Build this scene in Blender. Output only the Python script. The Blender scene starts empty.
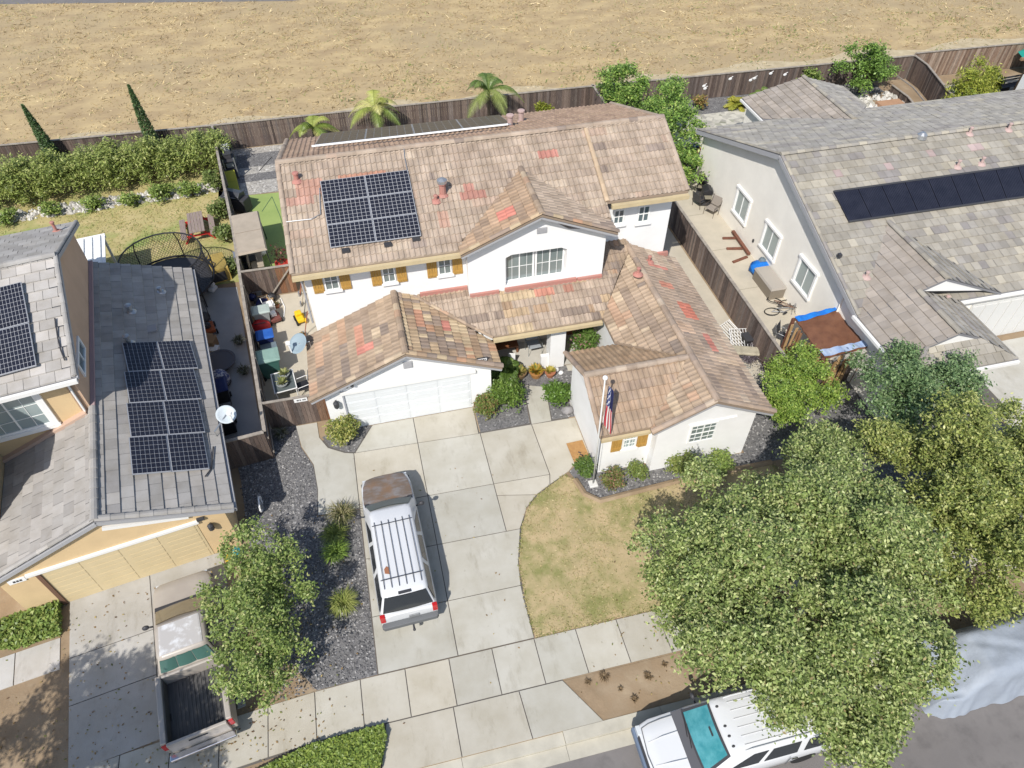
import bpy, math, random
import numpy as np
from mathutils import Vector, Matrix
rnd = random.Random(7)
C = bpy.context.scene.collection
R = math.radians

# ---------------------------------------------------------------- camera maths (metres; camera 22 m above the origin)
FPX, HC = 711.0, 22.053
PITCH, YAW = R(47.058), R(13.471)
_fw = Vector((math.sin(YAW)*math.cos(PITCH), math.cos(YAW)*math.cos(PITCH), -math.sin(PITCH)))
_rt = Vector((math.cos(YAW), -math.sin(YAW), 0))
_up = _rt.cross(_fw)
def _ray(x, y): return _fw*FPX + _rt*(x-512) + _up*(384-y)
def at(x, y, z=0.0):
    d = _ray(x, y); t = (z-HC)/d.z
    return Vector((d.x*t, d.y*t, z))
def atY(x, y, Y):
    d = _ray(x, y); t = Y/d.y
    return Vector((d.x*t, Y, HC+d.z*t))
def atX(x, y, X):
    d = _ray(x, y); t = X/d.x
    return Vector((X, d.y*t, HC+d.z*t))

# ---------------------------------------------------------------- materials
MATS = {}
def nodes_of(name):
    m = bpy.data.materials.new(name); m.use_nodes = True
    nt = m.node_tree; b = nt.nodes['Principled BSDF']
    return m, nt, b
def mat(name, c, rough=.7, c2=None, scale=3.0, detail=6.0, bump=0.0, bscale=40.0, metal=0.0, attr=False, spec=.3,
        stretch=None, c3=None, scale3=.4, coat=0.0, lo=.35, hi=.65, alpha=None, speck=None, trans=0.0, stain=None):
    if name in MATS: return MATS[name]
    m, nt, b = nodes_of(name); N, L = nt.nodes, nt.links
    b.inputs['Roughness'].default_value = rough; b.inputs['Metallic'].default_value = metal
    b.inputs['Specular IOR Level'].default_value = spec
    if coat: b.inputs['Coat Weight'].default_value = coat; b.inputs['Coat Roughness'].default_value = .08
    tc = N.new('ShaderNodeTexCoord'); vec = tc.outputs['Object']
    if stretch:
        mp = N.new('ShaderNodeMapping'); mp.inputs['Scale'].default_value = stretch
        L.new(vec, mp.inputs['Vector']); vec2 = mp.outputs['Vector']
    else: vec2 = vec
    def noise(sc, det, v=vec2, rg=.6):
        n = N.new('ShaderNodeTexNoise'); n.inputs['Scale'].default_value = sc; n.inputs['Detail'].default_value = det
        n.inputs['Roughness'].default_value = rg; L.new(v, n.inputs['Vector']); return n
    def mixc(fac, a, bb, mode='MIX'):
        x = N.new('ShaderNodeMix'); x.data_type = 'RGBA'; x.blend_type = mode
        for sock, val in ((x.inputs[0], fac), (x.inputs[6], a), (x.inputs[7], bb)):
            if isinstance(val, (int, float)): sock.default_value = val
            elif isinstance(val, tuple): sock.default_value = (*val, 1)
            else: L.new(val, sock)
        return x.outputs[2]
    def ramp(v, a, bb):
        r = N.new('ShaderNodeMapRange'); r.inputs[1].default_value = a; r.inputs[2].default_value = bb
        L.new(v, r.inputs[0]); return r.outputs[0]
    col = c
    if attr:
        a = N.new('ShaderNodeAttribute'); a.attribute_name = 'Col'; col = a.outputs['Color']
        if c2 is not None:
            n = noise(scale, detail); f = ramp(n.outputs['Fac'], lo, hi)
            g = mixc(f, (1, 1, 1), c2); col = mixc(1.0, col, g, 'MULTIPLY')
    elif c2 is not None:
        n = noise(scale, detail); f = ramp(n.outputs['Fac'], lo, hi); col = mixc(f, c, c2)
    if c3 is not None:
        n3 = noise(scale3, 5.0, vec); f3 = ramp(n3.outputs['Fac'], .48, .68); col = mixc(f3, col, c3)
    if speck is not None:
        sc, colr, amt = speck
        v = N.new('ShaderNodeTexVoronoi'); v.inputs['Scale'].default_value = sc; L.new(vec, v.inputs['Vector'])
        bw = N.new('ShaderNodeSeparateColor'); L.new(v.outputs['Color'], bw.inputs[0])
        f = ramp(bw.outputs[0], 1-amt, 1-amt+.15); col = mixc(f, col, colr)
        f2 = ramp(bw.outputs[1], .0, .5); col = mixc(f2, mixc(1.0, col, (.6, .6, .62), 'MULTIPLY'), col)
    if stain is not None:
        mp2 = N.new('ShaderNodeMapping'); mp2.inputs['Scale'].default_value = (1.0, .35, 1); L.new(vec, mp2.inputs['Vector'])
        n4 = noise(1.7, 9.0, mp2.outputs['Vector'], .7); f4 = ramp(n4.outputs['Fac'], .54, .74); col = mixc(f4, col, mixc(1.0, col, stain, 'MULTIPLY'))
        n5 = noise(5.5, 3.0, vec, .5); f5 = ramp(n5.outputs['Fac'], .70, .76); col = mixc(f5, col, mixc(1.0, col, (.86, .85, .83), 'MULTIPLY'))
    if isinstance(col, tuple): b.inputs['Base Color'].default_value = (*col, 1)
    else: L.new(col, b.inputs['Base Color'])
    if bump:
        n = noise(bscale, 5.0); bp = N.new('ShaderNodeBump'); bp.inputs['Strength'].default_value = bump
        bp.inputs['Distance'].default_value = .02; L.new(n.outputs['Fac'], bp.inputs['Height']); L.new(bp.outputs['Normal'], b.inputs['Normal'])
    if trans:
        tr = N.new('ShaderNodeBsdfTranslucent'); ms = N.new('ShaderNodeMixShader'); ms.inputs[0].default_value = trans
        if isinstance(col, tuple): tr.inputs[0].default_value = (*col, 1)
        else: L.new(col, tr.inputs[0])
        out = N['Material Output']; L.new(b.outputs[0], ms.inputs[1]); L.new(tr.outputs[0], ms.inputs[2]); L.new(ms.outputs[0], out.inputs[0])
    if alpha is not None: b.inputs['Alpha'].default_value = alpha
    MATS[name] = m; return m
def glassmat(name, c, rough=.05):
    return mat(name, c, rough, spec=.9, coat=.5)

stucco = mat('stucco_white', (.80, .797, .785), .9, (.75, .747, .73), 1.2, bump=.25, bscale=60)
stucco_grey = mat('stucco_grey', (.88, .845, .765), .9, (.82, .785, .71), 1.0, bump=.3, bscale=50)
stucco_tan = mat('stucco_tan', (.64, .475, .27), .9, (.58, .43, .245), 1.4, bump=.25, bscale=60)
stucco_brown = mat('stucco_brown', (.60, .42, .29), .9, (.55, .38, .26), 1.2, bump=.25, bscale=60)
tile_m = mat('clay_tile', (1, 1, 1), .85, (.68, .66, .63), 1.6, 8, attr=True, bump=.2, bscale=30, lo=.38, hi=.75)
flat_m = mat('concrete_tile', (1, 1, 1), .85, (.78, .76, .72), 1.5, attr=True, bump=.15, bscale=30, lo=.4, hi=.75)
under_m = mat('roof_underlay', (.06, .05, .045), .9)
fascia_cream = mat('fascia_cream', (.55, .45, .27), .6, (.48, .39, .24), 2)
fascia_white = mat('fascia_white', (.75, .74, .71), .6)
fascia_grey = mat('fascia_grey', (.36, .36, .37), .6)
soffit_grey = mat('soffit_grey', (.34, .35, .38), .8)
white_paint = mat('white_paint', (.82, .82, .80), .45)
white_door = mat('white_door_paint', (.68, .70, .70), .6, (.64, .66, .665), .8)
tan_door = mat('tan_door_paint', (.60, .49, .30), .5, (.55, .45, .27), .9)
shutter_m = mat('ochre_shutter_wood', (.50, .30, .08), .6, (.36, .20, .05), 8, stretch=(6, 6, .6))
glass = glassmat('window_glass', (.10, .14, .15))
glass_mid = glassmat('window_glass_grey', (.17, .205, .20), .1)
glass_lt = glassmat('window_glass_blinds', (.30, .36, .36), .12)
glass_dk = glassmat('dark_car_glass', (.02, .025, .03))
teal_glass = mat('teal_windshield', (.03, .21, .24), .25, (.08, .30, .33), 3.5, spec=.8, coat=.6)
wood_door = mat('brown_wood', (.22, .09, .04), .5, (.13, .05, .025), 6, stretch=(5, 5, .5))
board_m = mat('fence_board', (1, 1, 1), .9, (.6, .58, .56), 5, attr=True, stretch=(7, 7, .7), bump=.3, bscale=30)
cap_m = mat('fence_cap_rail', (.36, .32, .27), .85, (.24, .21, .18), 4)
black_m = mat('black_metal', (.025, .025, .028), .45)
dark_m = mat('dark_plastic', (.05, .05, .055), .5)
grey_m = mat('grey_plastic', (.28, .30, .30), .55, (.24, .26, .26), 3)
steel_m = mat('steel', (.45, .46, .47), .35, metal=.7)
white_pl = mat('white_plastic', (.78, .78, .77), .5)
blue_pl = mat('blue_plastic', (.02, .09, .36), .45, (.03, .12, .42), 3)
dblue_pl = mat('navy_plastic', (.012, .02, .085), .5)
green_pl = mat('sage_plastic', (.24, .36, .31), .5, (.20, .31, .27), 2.5)
dgreen_pl = mat('dark_green_plastic', (.05, .13, .11), .5)
red_pl = mat('red_fabric', (.42, .025, .025), .55, (.28, .015, .02), 4)
yellow_pl = mat('yellow_plastic', (.72, .47, .02), .5)
tan_fab = mat('tan_canvas', (.40, .34, .27), .9, (.34, .29, .23), 2)
terracotta = mat('terracotta', (.36, .15, .08), .8)
red_tile_m = mat('red_flashing_paint', (.44, .19, .155), .85, (.38, .20, .165), 3)
trunk_m = mat('bark', (.16, .12, .09), .95, (.09, .07, .05), 6, bump=.6, bscale=25, stretch=(4, 4, .8))
leaf_m = mat('leaf', (1, 1, 1), .42, attr=True, trans=.36, spec=.4)
straw_m = mat('straw', (1, 1, 1), .8, attr=True, trans=.15, spec=.1)
stone_m = mat('pale_stone', (1, 1, 1), .9, (.75, .74, .72), 6, attr=True)
solar_frame = mat('solar_frame', (.42, .43, .45), .4, metal=.5)
cell_m = mat('solar_cell', (.014, .015, .024), .3, (.018, .020, .032), 2, spec=.35)
back_m = mat('solar_backsheet', (.42, .43, .45), .5)
pool_m = mat('pool_heater_panel', (.016, .018, .03), .45, (.024, .026, .04), 2)
rubber = mat('rubber', (.02, .02, .02), .8)
rim_m = mat('alloy_rim', (.5, .5, .52), .35, metal=.6)
tail_red = mat('red_tail_light', (.45, .015, .015), .25, coat=.5)
orange_l = mat('amber_lens', (.6, .2, .03), .3)
clear_l = mat('clear_headlamp', (.55, .58, .6), .15, coat=.6)
chrome = mat('chrome', (.65, .66, .68), .15, metal=1.0)

# ---------------------------------------------------------------- mesh builder
class MB:
    def __init__(s): s.v = []; s.f = []; s.m = []; s.c = []
    def add(s, vs, fs, mi=0, col=(1, 1, 1)):
        o = len(s.v); s.v += [tuple(p) for p in vs]
        for f in fs: s.f.append(tuple(i+o for i in f)); s.m.append(mi); s.c.append(col)
        return s
    def box(s, x0, y0, z0, x1, y1, z1, mi=0, col=(1, 1, 1)):
        return s.add([(x0,y0,z0),(x1,y0,z0),(x1,y1,z0),(x0,y1,z0),(x0,y0,z1),(x1,y0,z1),(x1,y1,z1),(x0,y1,z1)],
              [(0,3,2,1),(4,5,6,7),(0,1,5,4),(1,2,6,5),(2,3,7,6),(3,0,4,7)], mi, col)
    def obox(s, c, size, M=None, mi=0, col=(1, 1, 1)):
        M = M or Matrix.Identity(3); c = Vector(c); h = [a/2 for a in size]
        vs = [c + M @ Vector((sx*h[0], sy*h[1], sz*h[2])) for sz in (-1, 1) for sx, sy in ((-1,-1),(1,-1),(1,1),(-1,1))]
        return s.add(vs, [(0,3,2,1),(4,5,6,7),(0,1,5,4),(1,2,6,5),(2,3,7,6),(3,0,4,7)], mi, col)
    def bar(s, a, b, w, h=None, mi=0, col=(1, 1, 1)):
        a, b = Vector(a), Vector(b); d = b-a; L = d.length; d.normalize(); h = h or w
        upv = Vector((0,0,1)) if abs(d.z) < .95 else Vector((0,1,0))
        x = d.cross(upv).normalized(); y = x.cross(d)
        return s.obox((a+b)/2, (w, L, h), Matrix((x, d, y)).transposed(), mi, col)
    def tube(s, pts, r, n=6, mi=0, col=(1, 1, 1), cap=True, closed=False):
        pts = [Vector(p) for p in pts]; rs = r if isinstance(r, (list, tuple)) else [r]*len(pts)
        o = len(s.v); K = len(pts)
        for i, p in enumerate(pts):
            if closed: d = pts[(i+1) % K]-pts[i-1]
            else: d = pts[min(i+1, K-1)]-pts[max(i-1, 0)]
            d.normalize(); upv = Vector((0,0,1)) if abs(d.z) < .9 else Vector((0,1,0))
            x = d.cross(upv).normalized(); y = x.cross(d)
            for k in range(n):
                t = 2*math.pi*k/n; s.v.append(tuple(p + (x*math.cos(t)+y*math.sin(t))*rs[i]))
        for i in range(K if closed else K-1):
            a, b = o+i*n, o+((i+1) % K)*n
            for k in range(n):
                s.f.append((a+k, a+(k+1) % n, b+(k+1) % n, b+k)); s.m.append(mi); s.c.append(col)
        if cap and not closed:
            for a in (o, o+(K-1)*n): s.f.append(tuple(range(a, a+n))); s.m.append(mi); s.c.append(col)
        return s
    def lathe(s, prof, c=(0, 0, 0), n=16, mi=0, col=(1, 1, 1), M=None):
        c = Vector(c); o = len(s.v); M = M or Matrix.Identity(3)
        for r, z in prof:
            for k in range(n):
                t = 2*math.pi*k/n; s.v.append(tuple(c + M @ Vector((r*math.cos(t), r*math.sin(t), z))))
        for i in range(len(prof)-1):
            for k in range(n):
                a, b = o+i*n, o+(i+1)*n
                s.f.append((a+k, a+(k+1) % n, b+(k+1) % n, b+k)); s.m.append(mi); s.c.append(col)
        for a in (o, o+(len(prof)-1)*n): s.f.append(tuple(range(a, a+n))); s.m.append(mi); s.c.append(col)
        return s
    def extr(s, poly, vec, mi=0, col=(1, 1, 1)):
        vec = Vector(vec); n = len(poly); a = [Vector(p) for p in poly]; b = [p+vec for p in a]
        return s.add(a+b, [tuple(range(n))[::-1], tuple(range(n, 2*n))]+[(i, (i+1) % n, n+(i+1) % n, n+i) for i in range(n)], mi, col)
    def prism(s, xy, z0, z1, mi=0, col=(1, 1, 1)):
        return s.extr([(p[0], p[1], z0) for p in xy], (0, 0, z1-z0), mi, col)
    def ball(s, c, r, nu=12, nv=8, mi=0, col=(1, 1, 1), noise=0.0, seed=1):
        rr = random.Random(seed); c = Vector(c); r = r if isinstance(r, (tuple, list)) else (r, r, r); o = len(s.v)
        for j in range(nv+1):
            ph = math.pi*j/nv
            for i in range(nu):
                th = 2*math.pi*i/nu; k = 1+noise*(rr.random()*2-1)
                s.v.append((c.x+r[0]*k*math.sin(ph)*math.cos(th), c.y+r[1]*k*math.sin(ph)*math.sin(th), c.z+r[2]*k*math.cos(ph)))
        for j in range(nv):
            for i in range(nu):
                a = o+j*nu; b = a+nu; s.f.append((a+i, b+i, b+(i+1) % nu, a+(i+1) % nu)); s.m.append(mi); s.c.append(col)
        return s
    def loft(s, rings, mi=0, col=(1, 1, 1), cap=True, closed=True):
        n = len(rings[0]); o = len(s.v)
        for r in rings: s.v += [tuple(p) for p in r]
        for i in range(len(rings)-1):
            for k in range(n if closed else n-1):
                a, b = o+i*n, o+(i+1)*n; s.f.append((a+k, a+(k+1) % n, b+(k+1) % n, b+k)); s.m.append(mi); s.c.append(col)
        if cap:
            for a in (o, o+(len(rings)-1)*n): s.f.append(tuple(range(a, a+n))); s.m.append(mi); s.c.append(col)
        return s
    def build(s, name, mats, parent=None, smooth=False, off=None, bev=0.0, sub=0, recalc=True):
        me = bpy.data.meshes.new(name); v = s.v
        if off is not None: v = [(p[0]-off[0], p[1]-off[1], p[2]-off[2]) for p in v]
        me.from_pydata(v, [], s.f)
        mats = mats if isinstance(mats, (list, tuple)) else [mats]
        for m in mats: me.materials.append(m)
        me.polygons.foreach_set('material_index', s.m)
        if smooth: me.polygons.foreach_set('use_smooth', [True]*len(s.f))
        if any(c != (1, 1, 1) for c in s.c):
            ca = me.color_attributes.new('Col', 'FLOAT_COLOR', 'CORNER'); buf = []
            for f, c in zip(s.f, s.c): buf += [c[0], c[1], c[2], 1.0]*len(f)
            ca.data.foreach_set('color', buf)
        me.validate(); me.update()
        if recalc:
            import bmesh
            bm = bmesh.new(); bm.from_mesh(me); bmesh.ops.recalc_face_normals(bm, faces=bm.faces); bm.to_mesh(me); bm.free()
        o = bpy.data.objects.new(name, me); C.objects.link(o)
        if parent is not None: o.parent = parent
        if bev:
            b = o.modifiers.new('bevel', 'BEVEL'); b.width = bev; b.segments = 2; b.limit_method = 'ANGLE'
        if sub:
            b = o.modifiers.new('sub', 'SUBSURF'); b.levels = sub; b.render_levels = sub
        return o
def build_each(mb, name, m, parent=None, off=None, **k):
    """every connected piece of the builder becomes an object of its own"""
    par = list(range(len(mb.v)))
    def find(a):
        while par[a] != a: par[a] = par[par[a]]; a = par[a]
        return a
    for f in mb.f:
        for q in f[1:]: par[find(q)] = find(f[0])
    groups = {}
    for i, f in enumerate(mb.f): groups.setdefault(find(f[0]), []).append(i)
    out = []
    for fs in groups.values():
        b = MB(); idx = {}
        for i in fs:
            for q in mb.f[i]:
                if q not in idx: idx[q] = len(b.v); b.v.append(mb.v[q])
            b.f.append(tuple(idx[q] for q in mb.f[i])); b.m.append(mb.m[i]); b.c.append(mb.c[i])
        out.append(b.build(name, m, parent, off=off, **k))
    return out
def tag(o, label=None, cat=None, group=None, kind=None):
    if label: o['label'] = label
    if cat: o['category'] = cat
    if group: o['group'] = group
    if kind: o['kind'] = kind
    return o
def thing(name, label, cat, loc, rz=0.0, group=None):
    o = bpy.data.objects.new(name, None); C.objects.link(o); o.empty_display_size = .2
    o.location = loc; o.rotation_euler = (0, 0, rz); return tag(o, label, cat, group)
def struct(name, mb, m, **k):
    o = mb.build(name, m, **k); o['kind'] = 'structure'; return o
def copy_thing(o, loc, rz, label, group=None, scale=None):
    r = o.copy(); C.objects.link(r); r.location = loc; r.rotation_euler = (0, 0, rz); r['label'] = label
    if group: r['group'] = group
    if scale: r.scale = scale
    for ch in list(o.children):
        c = ch.copy(); C.objects.link(c); c.parent = r
        for g in list(ch.children):
            d = g.copy(); C.objects.link(d); d.parent = c
    return r

# ---------------------------------------------------------------- roofs of real tiles
def clip_poly(poly, clip):
    out = poly
    for i in range(len(clip)):
        a, b = clip[i], clip[(i+1) % len(clip)]; ex, ey = b[0]-a[0], b[1]-a[1]; inp, out = out, []
        if not inp: return []
        side = lambda p: ex*(p[1]-a[1])-ey*(p[0]-a[0])
        for j in range(len(inp)):
            p, q = inp[j-1], inp[j]; sp, sq = side(p), side(q)
            if sq >= 0:
                if sp < 0: t = sp/(sp-sq); out.append((p[0]+(q[0]-p[0])*t, p[1]+(q[1]-p[1])*t))
                out.append(q)
            elif sp >= 0:
                t = sp/(sp-sq); out.append((p[0]+(q[0]-p[0])*t, p[1]+(q[1]-p[1])*t))
    return out
def inside(p, clip):
    return all((clip[(i+1) % len(clip)][0]-a[0])*(p[1]-a[1])-(clip[(i+1) % len(clip)][1]-a[1])*(p[0]-a[0]) >= 0 for i, a in enumerate(clip))
def ccw(poly):
    A = sum(poly[i-1][0]*poly[i][1]-poly[i][0]*poly[i-1][1] for i in range(len(poly)))
    return poly if A > 0 else poly[::-1]
class Plane:
    """z = z0 + s * ((p - p0) . D)"""
    def __init__(s, p0, D, z0, sl):
        s.p0 = p0; l = math.hypot(*D); s.D = (D[0]/l, D[1]/l); s.z0 = z0; s.s = sl; s.U = (s.D[1], -s.D[0])
    def z(s, x, y): return s.z0 + s.s*((x-s.p0[0])*s.D[0]+(y-s.p0[1])*s.D[1])
    def uv(s, p): dx, dy = p[0]-s.p0[0], p[1]-s.p0[1]; return (dx*s.U[0]+dy*s.U[1], dx*s.D[0]+dy*s.D[1])
    def xy(s, u, t): return (s.p0[0]+s.U[0]*u+s.D[0]*t, s.p0[1]+s.U[1]*u+s.D[1]*t)
def tiles(mb, pl, poly, tw=.205, te=.36, kind='barrel', palette=None, seed=1, patches=(), run=.45, step=.04):
    """palette: list of (weight, colour); patches: (x, y, rx, ry, colour) where a tile takes the colour."""
    rr = random.Random(seed); poly = ccw(poly)
    cl = ccw([pl.uv(p) for p in poly]); te = te/math.sqrt(1+pl.s**2)
    us = [p[0] for p in cl]; ts = [p[1] for p in cl]; u0, u1, t0, t1 = min(us), max(us), min(ts), max(ts)
    ws = [w for w, c in palette]; cs = [c for w, c in palette]
    nb = 4 if kind == 'barrel' else 1
    # slab
    n = len(poly); top = [(p[0], p[1], pl.z(*p)-.012) for p in poly]; bot = [(p[0], p[1], pl.z(*p)-.10) for p in poly]
    mb.add(top+bot, [tuple(range(n)), tuple(range(n, 2*n))[::-1]]+[(i, n+i, n+(i+1) % n, (i+1) % n) for i in range(n)], 1)
    j0 = math.floor((t0-.001)/te)
    for j in range(j0, math.ceil(t1/te)):
        ta, tb = j*te, (j+1)*te; off = (.5*tw if j % 2 else 0) if kind == 'flat' else 0
        col = None
        for i in range(math.floor((u0-off)/tw)-1, math.ceil((u1-off)/tw)+1):
            ua = off+i*tw; ub = ua+tw-(.011 if kind == 'flat' else 0)
            if col is None or rr.random() < (run*.75 if kind == 'barrel' else run): col = rr.choices(cs, ws)[0]
            cx, cy = pl.xy((ua+ub)/2, (ta+tb)/2); k = .86+.26*rr.random(); cc = col
            for (px, py, ax, ay, pc) in patches:
                if abs(cx-px) < ax and abs(cy-py) < ay: cc = pc
            cc = (cc[0]*k, cc[1]*k, cc[2]*k)
            hj = rr.uniform(-.004, .006)
            def h(u, t):
                f = (u-ua)/(ub-ua); fr = (t-ta)/(tb-ta)
                b = (.044*math.sin(math.pi*min(1, f/.62))**1.0 if f < .62 else -.004) if kind == 'barrel' else 0
                return max(b, 0) + step*(1-fr) + hj
            for k4 in range(nb):
                fs = [0, .18, .44, .62, 1.0] if nb > 1 else [0, 1]
            for k4 in range(len(fs)-1):
                a, b = ua+(ub-ua)*fs[k4], ua+(ub-ua)*fs[k4+1]
                quad = [(a, ta), (b, ta), (b, tb), (a, tb)]
                if not all(inside(q, cl) for q in quad):
                    quad = clip_poly(quad, cl)
                    if len(quad) < 3: continue
                vs = []
                for (u, t) in quad:
                    x, y = pl.xy(u, t); vs.append((x, y, pl.z(x, y)+h(u, t)))
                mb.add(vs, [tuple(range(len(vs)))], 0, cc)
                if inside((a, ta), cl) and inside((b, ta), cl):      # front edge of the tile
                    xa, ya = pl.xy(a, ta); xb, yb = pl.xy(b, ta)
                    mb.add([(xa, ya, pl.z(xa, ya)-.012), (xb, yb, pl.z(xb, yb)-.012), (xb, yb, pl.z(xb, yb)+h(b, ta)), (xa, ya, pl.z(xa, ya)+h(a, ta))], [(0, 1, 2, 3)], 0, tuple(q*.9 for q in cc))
def caps(mb, a, b, palette, seed=1, r=.13, seg=.38, lift=.02):
    """barrel caps along a ridge, hip or rake from a to b"""
    rr = random.Random(seed); a, b = Vector(a), Vector(b); d = b-a; L = d.length; d.normalize(); n = max(1, int(L/seg))
    x = d.cross(Vector((0, 0, 1))).normalized(); y = x.cross(d)
    if y.z < 0: y = -y
    ws = [w for w, c in palette]; cs = [c for w, c in palette]
    for i in range(n):
        c = rr.choices(cs, ws)[0]; k = .9+.2*rr.random(); c = tuple(q*k for q in c)
        p, q = a+d*(L*i/n-.02), a+d*(L*(i+1)/n); r0, r1 = r*1.08, r*.94; ring = []
        for pp, r_ in ((p, r0), (q, r1)):
            ring.append([pp + x*(r_*math.cos(math.pi*m/5)) + y*(r_*.75*math.sin(math.pi*m/5)+lift) for m in range(6)])
        mb.loft(ring, 0, c, cap=True, closed=False)
def valley(pa, pb, ta, tb): pass

# ---------------------------------------------------------------- foliage
def leaf_mesh(name, pts, size, palette, parent=None, seed=1, up=1.1, aspect=.55, mat_=None, off=(0, 0, 0)):
    g = np.random.default_rng(seed); pts = np.asarray(pts, float)-np.array(off); n = len(pts)
    d = g.normal(size=(n, 3)); d[:, 2] *= .6; d /= np.linalg.norm(d, axis=1)[:, None]
    nn = g.normal(size=(n, 3)); nn[:, 2] = np.abs(nn[:, 2])+up*2; s = np.cross(d, nn); s /= np.linalg.norm(s, axis=1)[:, None]+1e-9
    L = size*(.6+.8*g.random(n))[:, None]; W = L*aspect
    v = np.empty((n, 4, 3)); v[:, 0] = pts-d*L*.5; v[:, 1] = pts+s*W*.5; v[:, 2] = pts+d*L*.5; v[:, 3] = pts-s*W*.5
    me = bpy.data.meshes.new(name)
    me.vertices.add(n*4); me.loops.add(n*4); me.polygons.add(n)
    me.vertices.foreach_set('co', v.reshape(-1)); me.loops.foreach_set('vertex_index', np.arange(n*4, dtype=np.int32))
    me.polygons.foreach_set('loop_start', np.arange(0, n*4, 4, dtype=np.int32)); me.polygons.foreach_set('loop_total', np.full(n, 4, dtype=np.int32))
    pal = np.array([c for w, c in palette]); w = np.array([w for w, c in palette], float); w /= w.sum()
    idx = g.choice(len(pal), size=n, p=w); c = pal[idx]*(.75+.5*g.random(n))[:, None]
    ca = me.color_attributes.new('Col', 'FLOAT_COLOR', 'CORNER')
    c4 = np.ones((n, 4)); c4[:, :3] = c; ca.data.foreach_set('color', np.repeat(c4, 4, axis=0).reshape(-1))
    me.materials.append(mat_ or leaf_m); me.update(calc_edges=True); me.validate()
    o = bpy.data.objects.new(name, me); C.objects.link(o)
    if parent is not None: o.parent = parent
    return o
def crown_pts(blobs, per_m2=9, k=26, cr=.28, seed=1, shell=.55, flat=.75, hole=1.0):
    """leaf positions in clumps spread through the outer part of ellipsoids"""
    g = np.random.default_rng(seed); P = []
    for (x, y, z, rx, ry, rz) in blobs:
        m = int(per_m2*4*math.pi*((rx*ry+rx*rz+ry*rz)/3))
        d = g.normal(size=(m, 3)); d /= np.linalg.norm(d, axis=1)[:, None]; d[:, 2] = np.where(d[:, 2] < -.35, -d[:, 2], d[:, 2])
        rad = shell+(1-shell)*g.random(m)**.6; rad *= 1+.13*np.sin(d[:, 0]*7+x)*np.sin(d[:, 1]*6+y)+.08*np.sin(d[:, 2]*9+d[:, 0]*5)
        c = np.array([x, y, z])+d*rad[:, None]*np.array([rx, ry, rz])
        q3 = hole/max(cr, .05)*.30; hv = np.sin(c[:, 0]*4.1*q3+1.7*np.sin(c[:, 1]*2.3*q3))*np.sin(c[:, 1]*3.7*q3+c[:, 2]*2.9*q3)+.5*np.sin(c[:, 2]*5.3*q3+c[:, 0]*3.1*q3)
        c = c[(hv > -.30) | (g.random(m) < .10)]; m = len(c)
        sz = cr*(.6+.8*g.random(m)); q = g.normal(size=(m, k, 3))*sz[:, None, None]*np.array([1, 1, flat])*.6
        P.append((c[:, None, :]+q).reshape(-1, 3))
    return np.concatenate(P)
def lumps(blobs, seed, lr=.75, dens=1.0):
    """break big crown volumes into many boughs"""
    rr = random.Random(seed); out = []
    for (x, y, z, rx, ry, rz) in blobs:
        r = min(lr, .62*min(rx, ry, rz)); out.append((x, y, z-.1*rz, rx*.6, ry*.6, rz*.5)); n = int(dens*.62*(rx*ry+rx*rz+ry*rz)/(r*r))
        for _ in range(n):
            a = rr.random()*6.283; c = rr.uniform(-.45, 1); s_ = math.sqrt(1-c*c); k = rr.uniform(.68, 1.08); q = r*rr.uniform(.5, 1.2)
            out.append((x+rx*k*s_*math.cos(a), y+ry*k*s_*math.sin(a), z+rz*k*c, q, q, q*rr.uniform(.6, .85)))
    return out
GREEN = [(3, (.20, .29, .07)), (3, (.27, .36, .09)), (2, (.35, .41, .12)), (1, (.12, .18, .05))]
OLIVE = [(3, (.235, .31, .095)), (3, (.32, .395, .13)), (3, (.50, .545, .235)), (2.2, (.105, .145, .045)), (.2, (.42, .34, .17))]
BRIGHT = [(3, (.24, .36, .065)), (3, (.32, .44, .085)), (2, (.14, .23, .045)), (1, (.46, .54, .15))]
DEEP = [(3, (.15, .245, .10)), (3, (.20, .30, .125)), (2, (.31, .41, .20)), (1.6, (.08, .135, .055))]
YELLOWG = [(3, (.24, .27, .04)), (3, (.32, .33, .06)), (2, (.15, .20, .03))]
def limbs(mb, base, tips, r0, seed=1, fork=.45):
    rr = random.Random(seed); b = Vector(base); c = Vector((0, 0, 0))
    for t in tips: c += Vector(t)
    c /= len(tips); f = b.lerp(c, fork); f.x = b.x+(f.x-b.x)*.4; f.y = b.y+(f.y-b.y)*.4
    mb.tube([b-Vector((0, 0, .05)), b.lerp(f, .5)+Vector((rr.uniform(-.05, .05), rr.uniform(-.05, .05), 0)), f], [r0*1.25, r0, r0*.8], 8)
    for t in tips:
        t = Vector(t); m = f.lerp(t, .5)+Vector((rr.uniform(-.2, .2), rr.uniform(-.2, .2), .15))
        mb.tube([f, m, t], [r0*.55, r0*.34, r0*.1], 6)
        for _ in range(2):
            e = m.lerp(t, .3)+Vector((rr.uniform(-.8, .8), rr.uniform(-.8, .8), rr.uniform(0, .6)))
            mb.tube([m, e], [r0*.26, r0*.06], 5)
def tree(name, label, cat, base, blobs, leaf, palette, r0=.15, per=9, k=26, cr=.3, seed=1, group=None, aspect=.5, shell=.55, tipk=1, lr=.75, dens=1.0):
    t = thing(name, label, cat, base, 0, group); mb = MB()
    tips = [(b[0]-base[0], b[1]-base[1], b[2]-base[2]+b[5]*.3) for b in blobs]
    limbs(mb, (0, 0, 0), tips, r0, seed); mb.build('trunk', trunk_m, t, smooth=True)
    leaf_mesh('crown', crown_pts(lumps(blobs, seed, lr, dens), per, k, cr, seed, shell), leaf, palette, t, seed, aspect=aspect, off=base); return t
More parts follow.
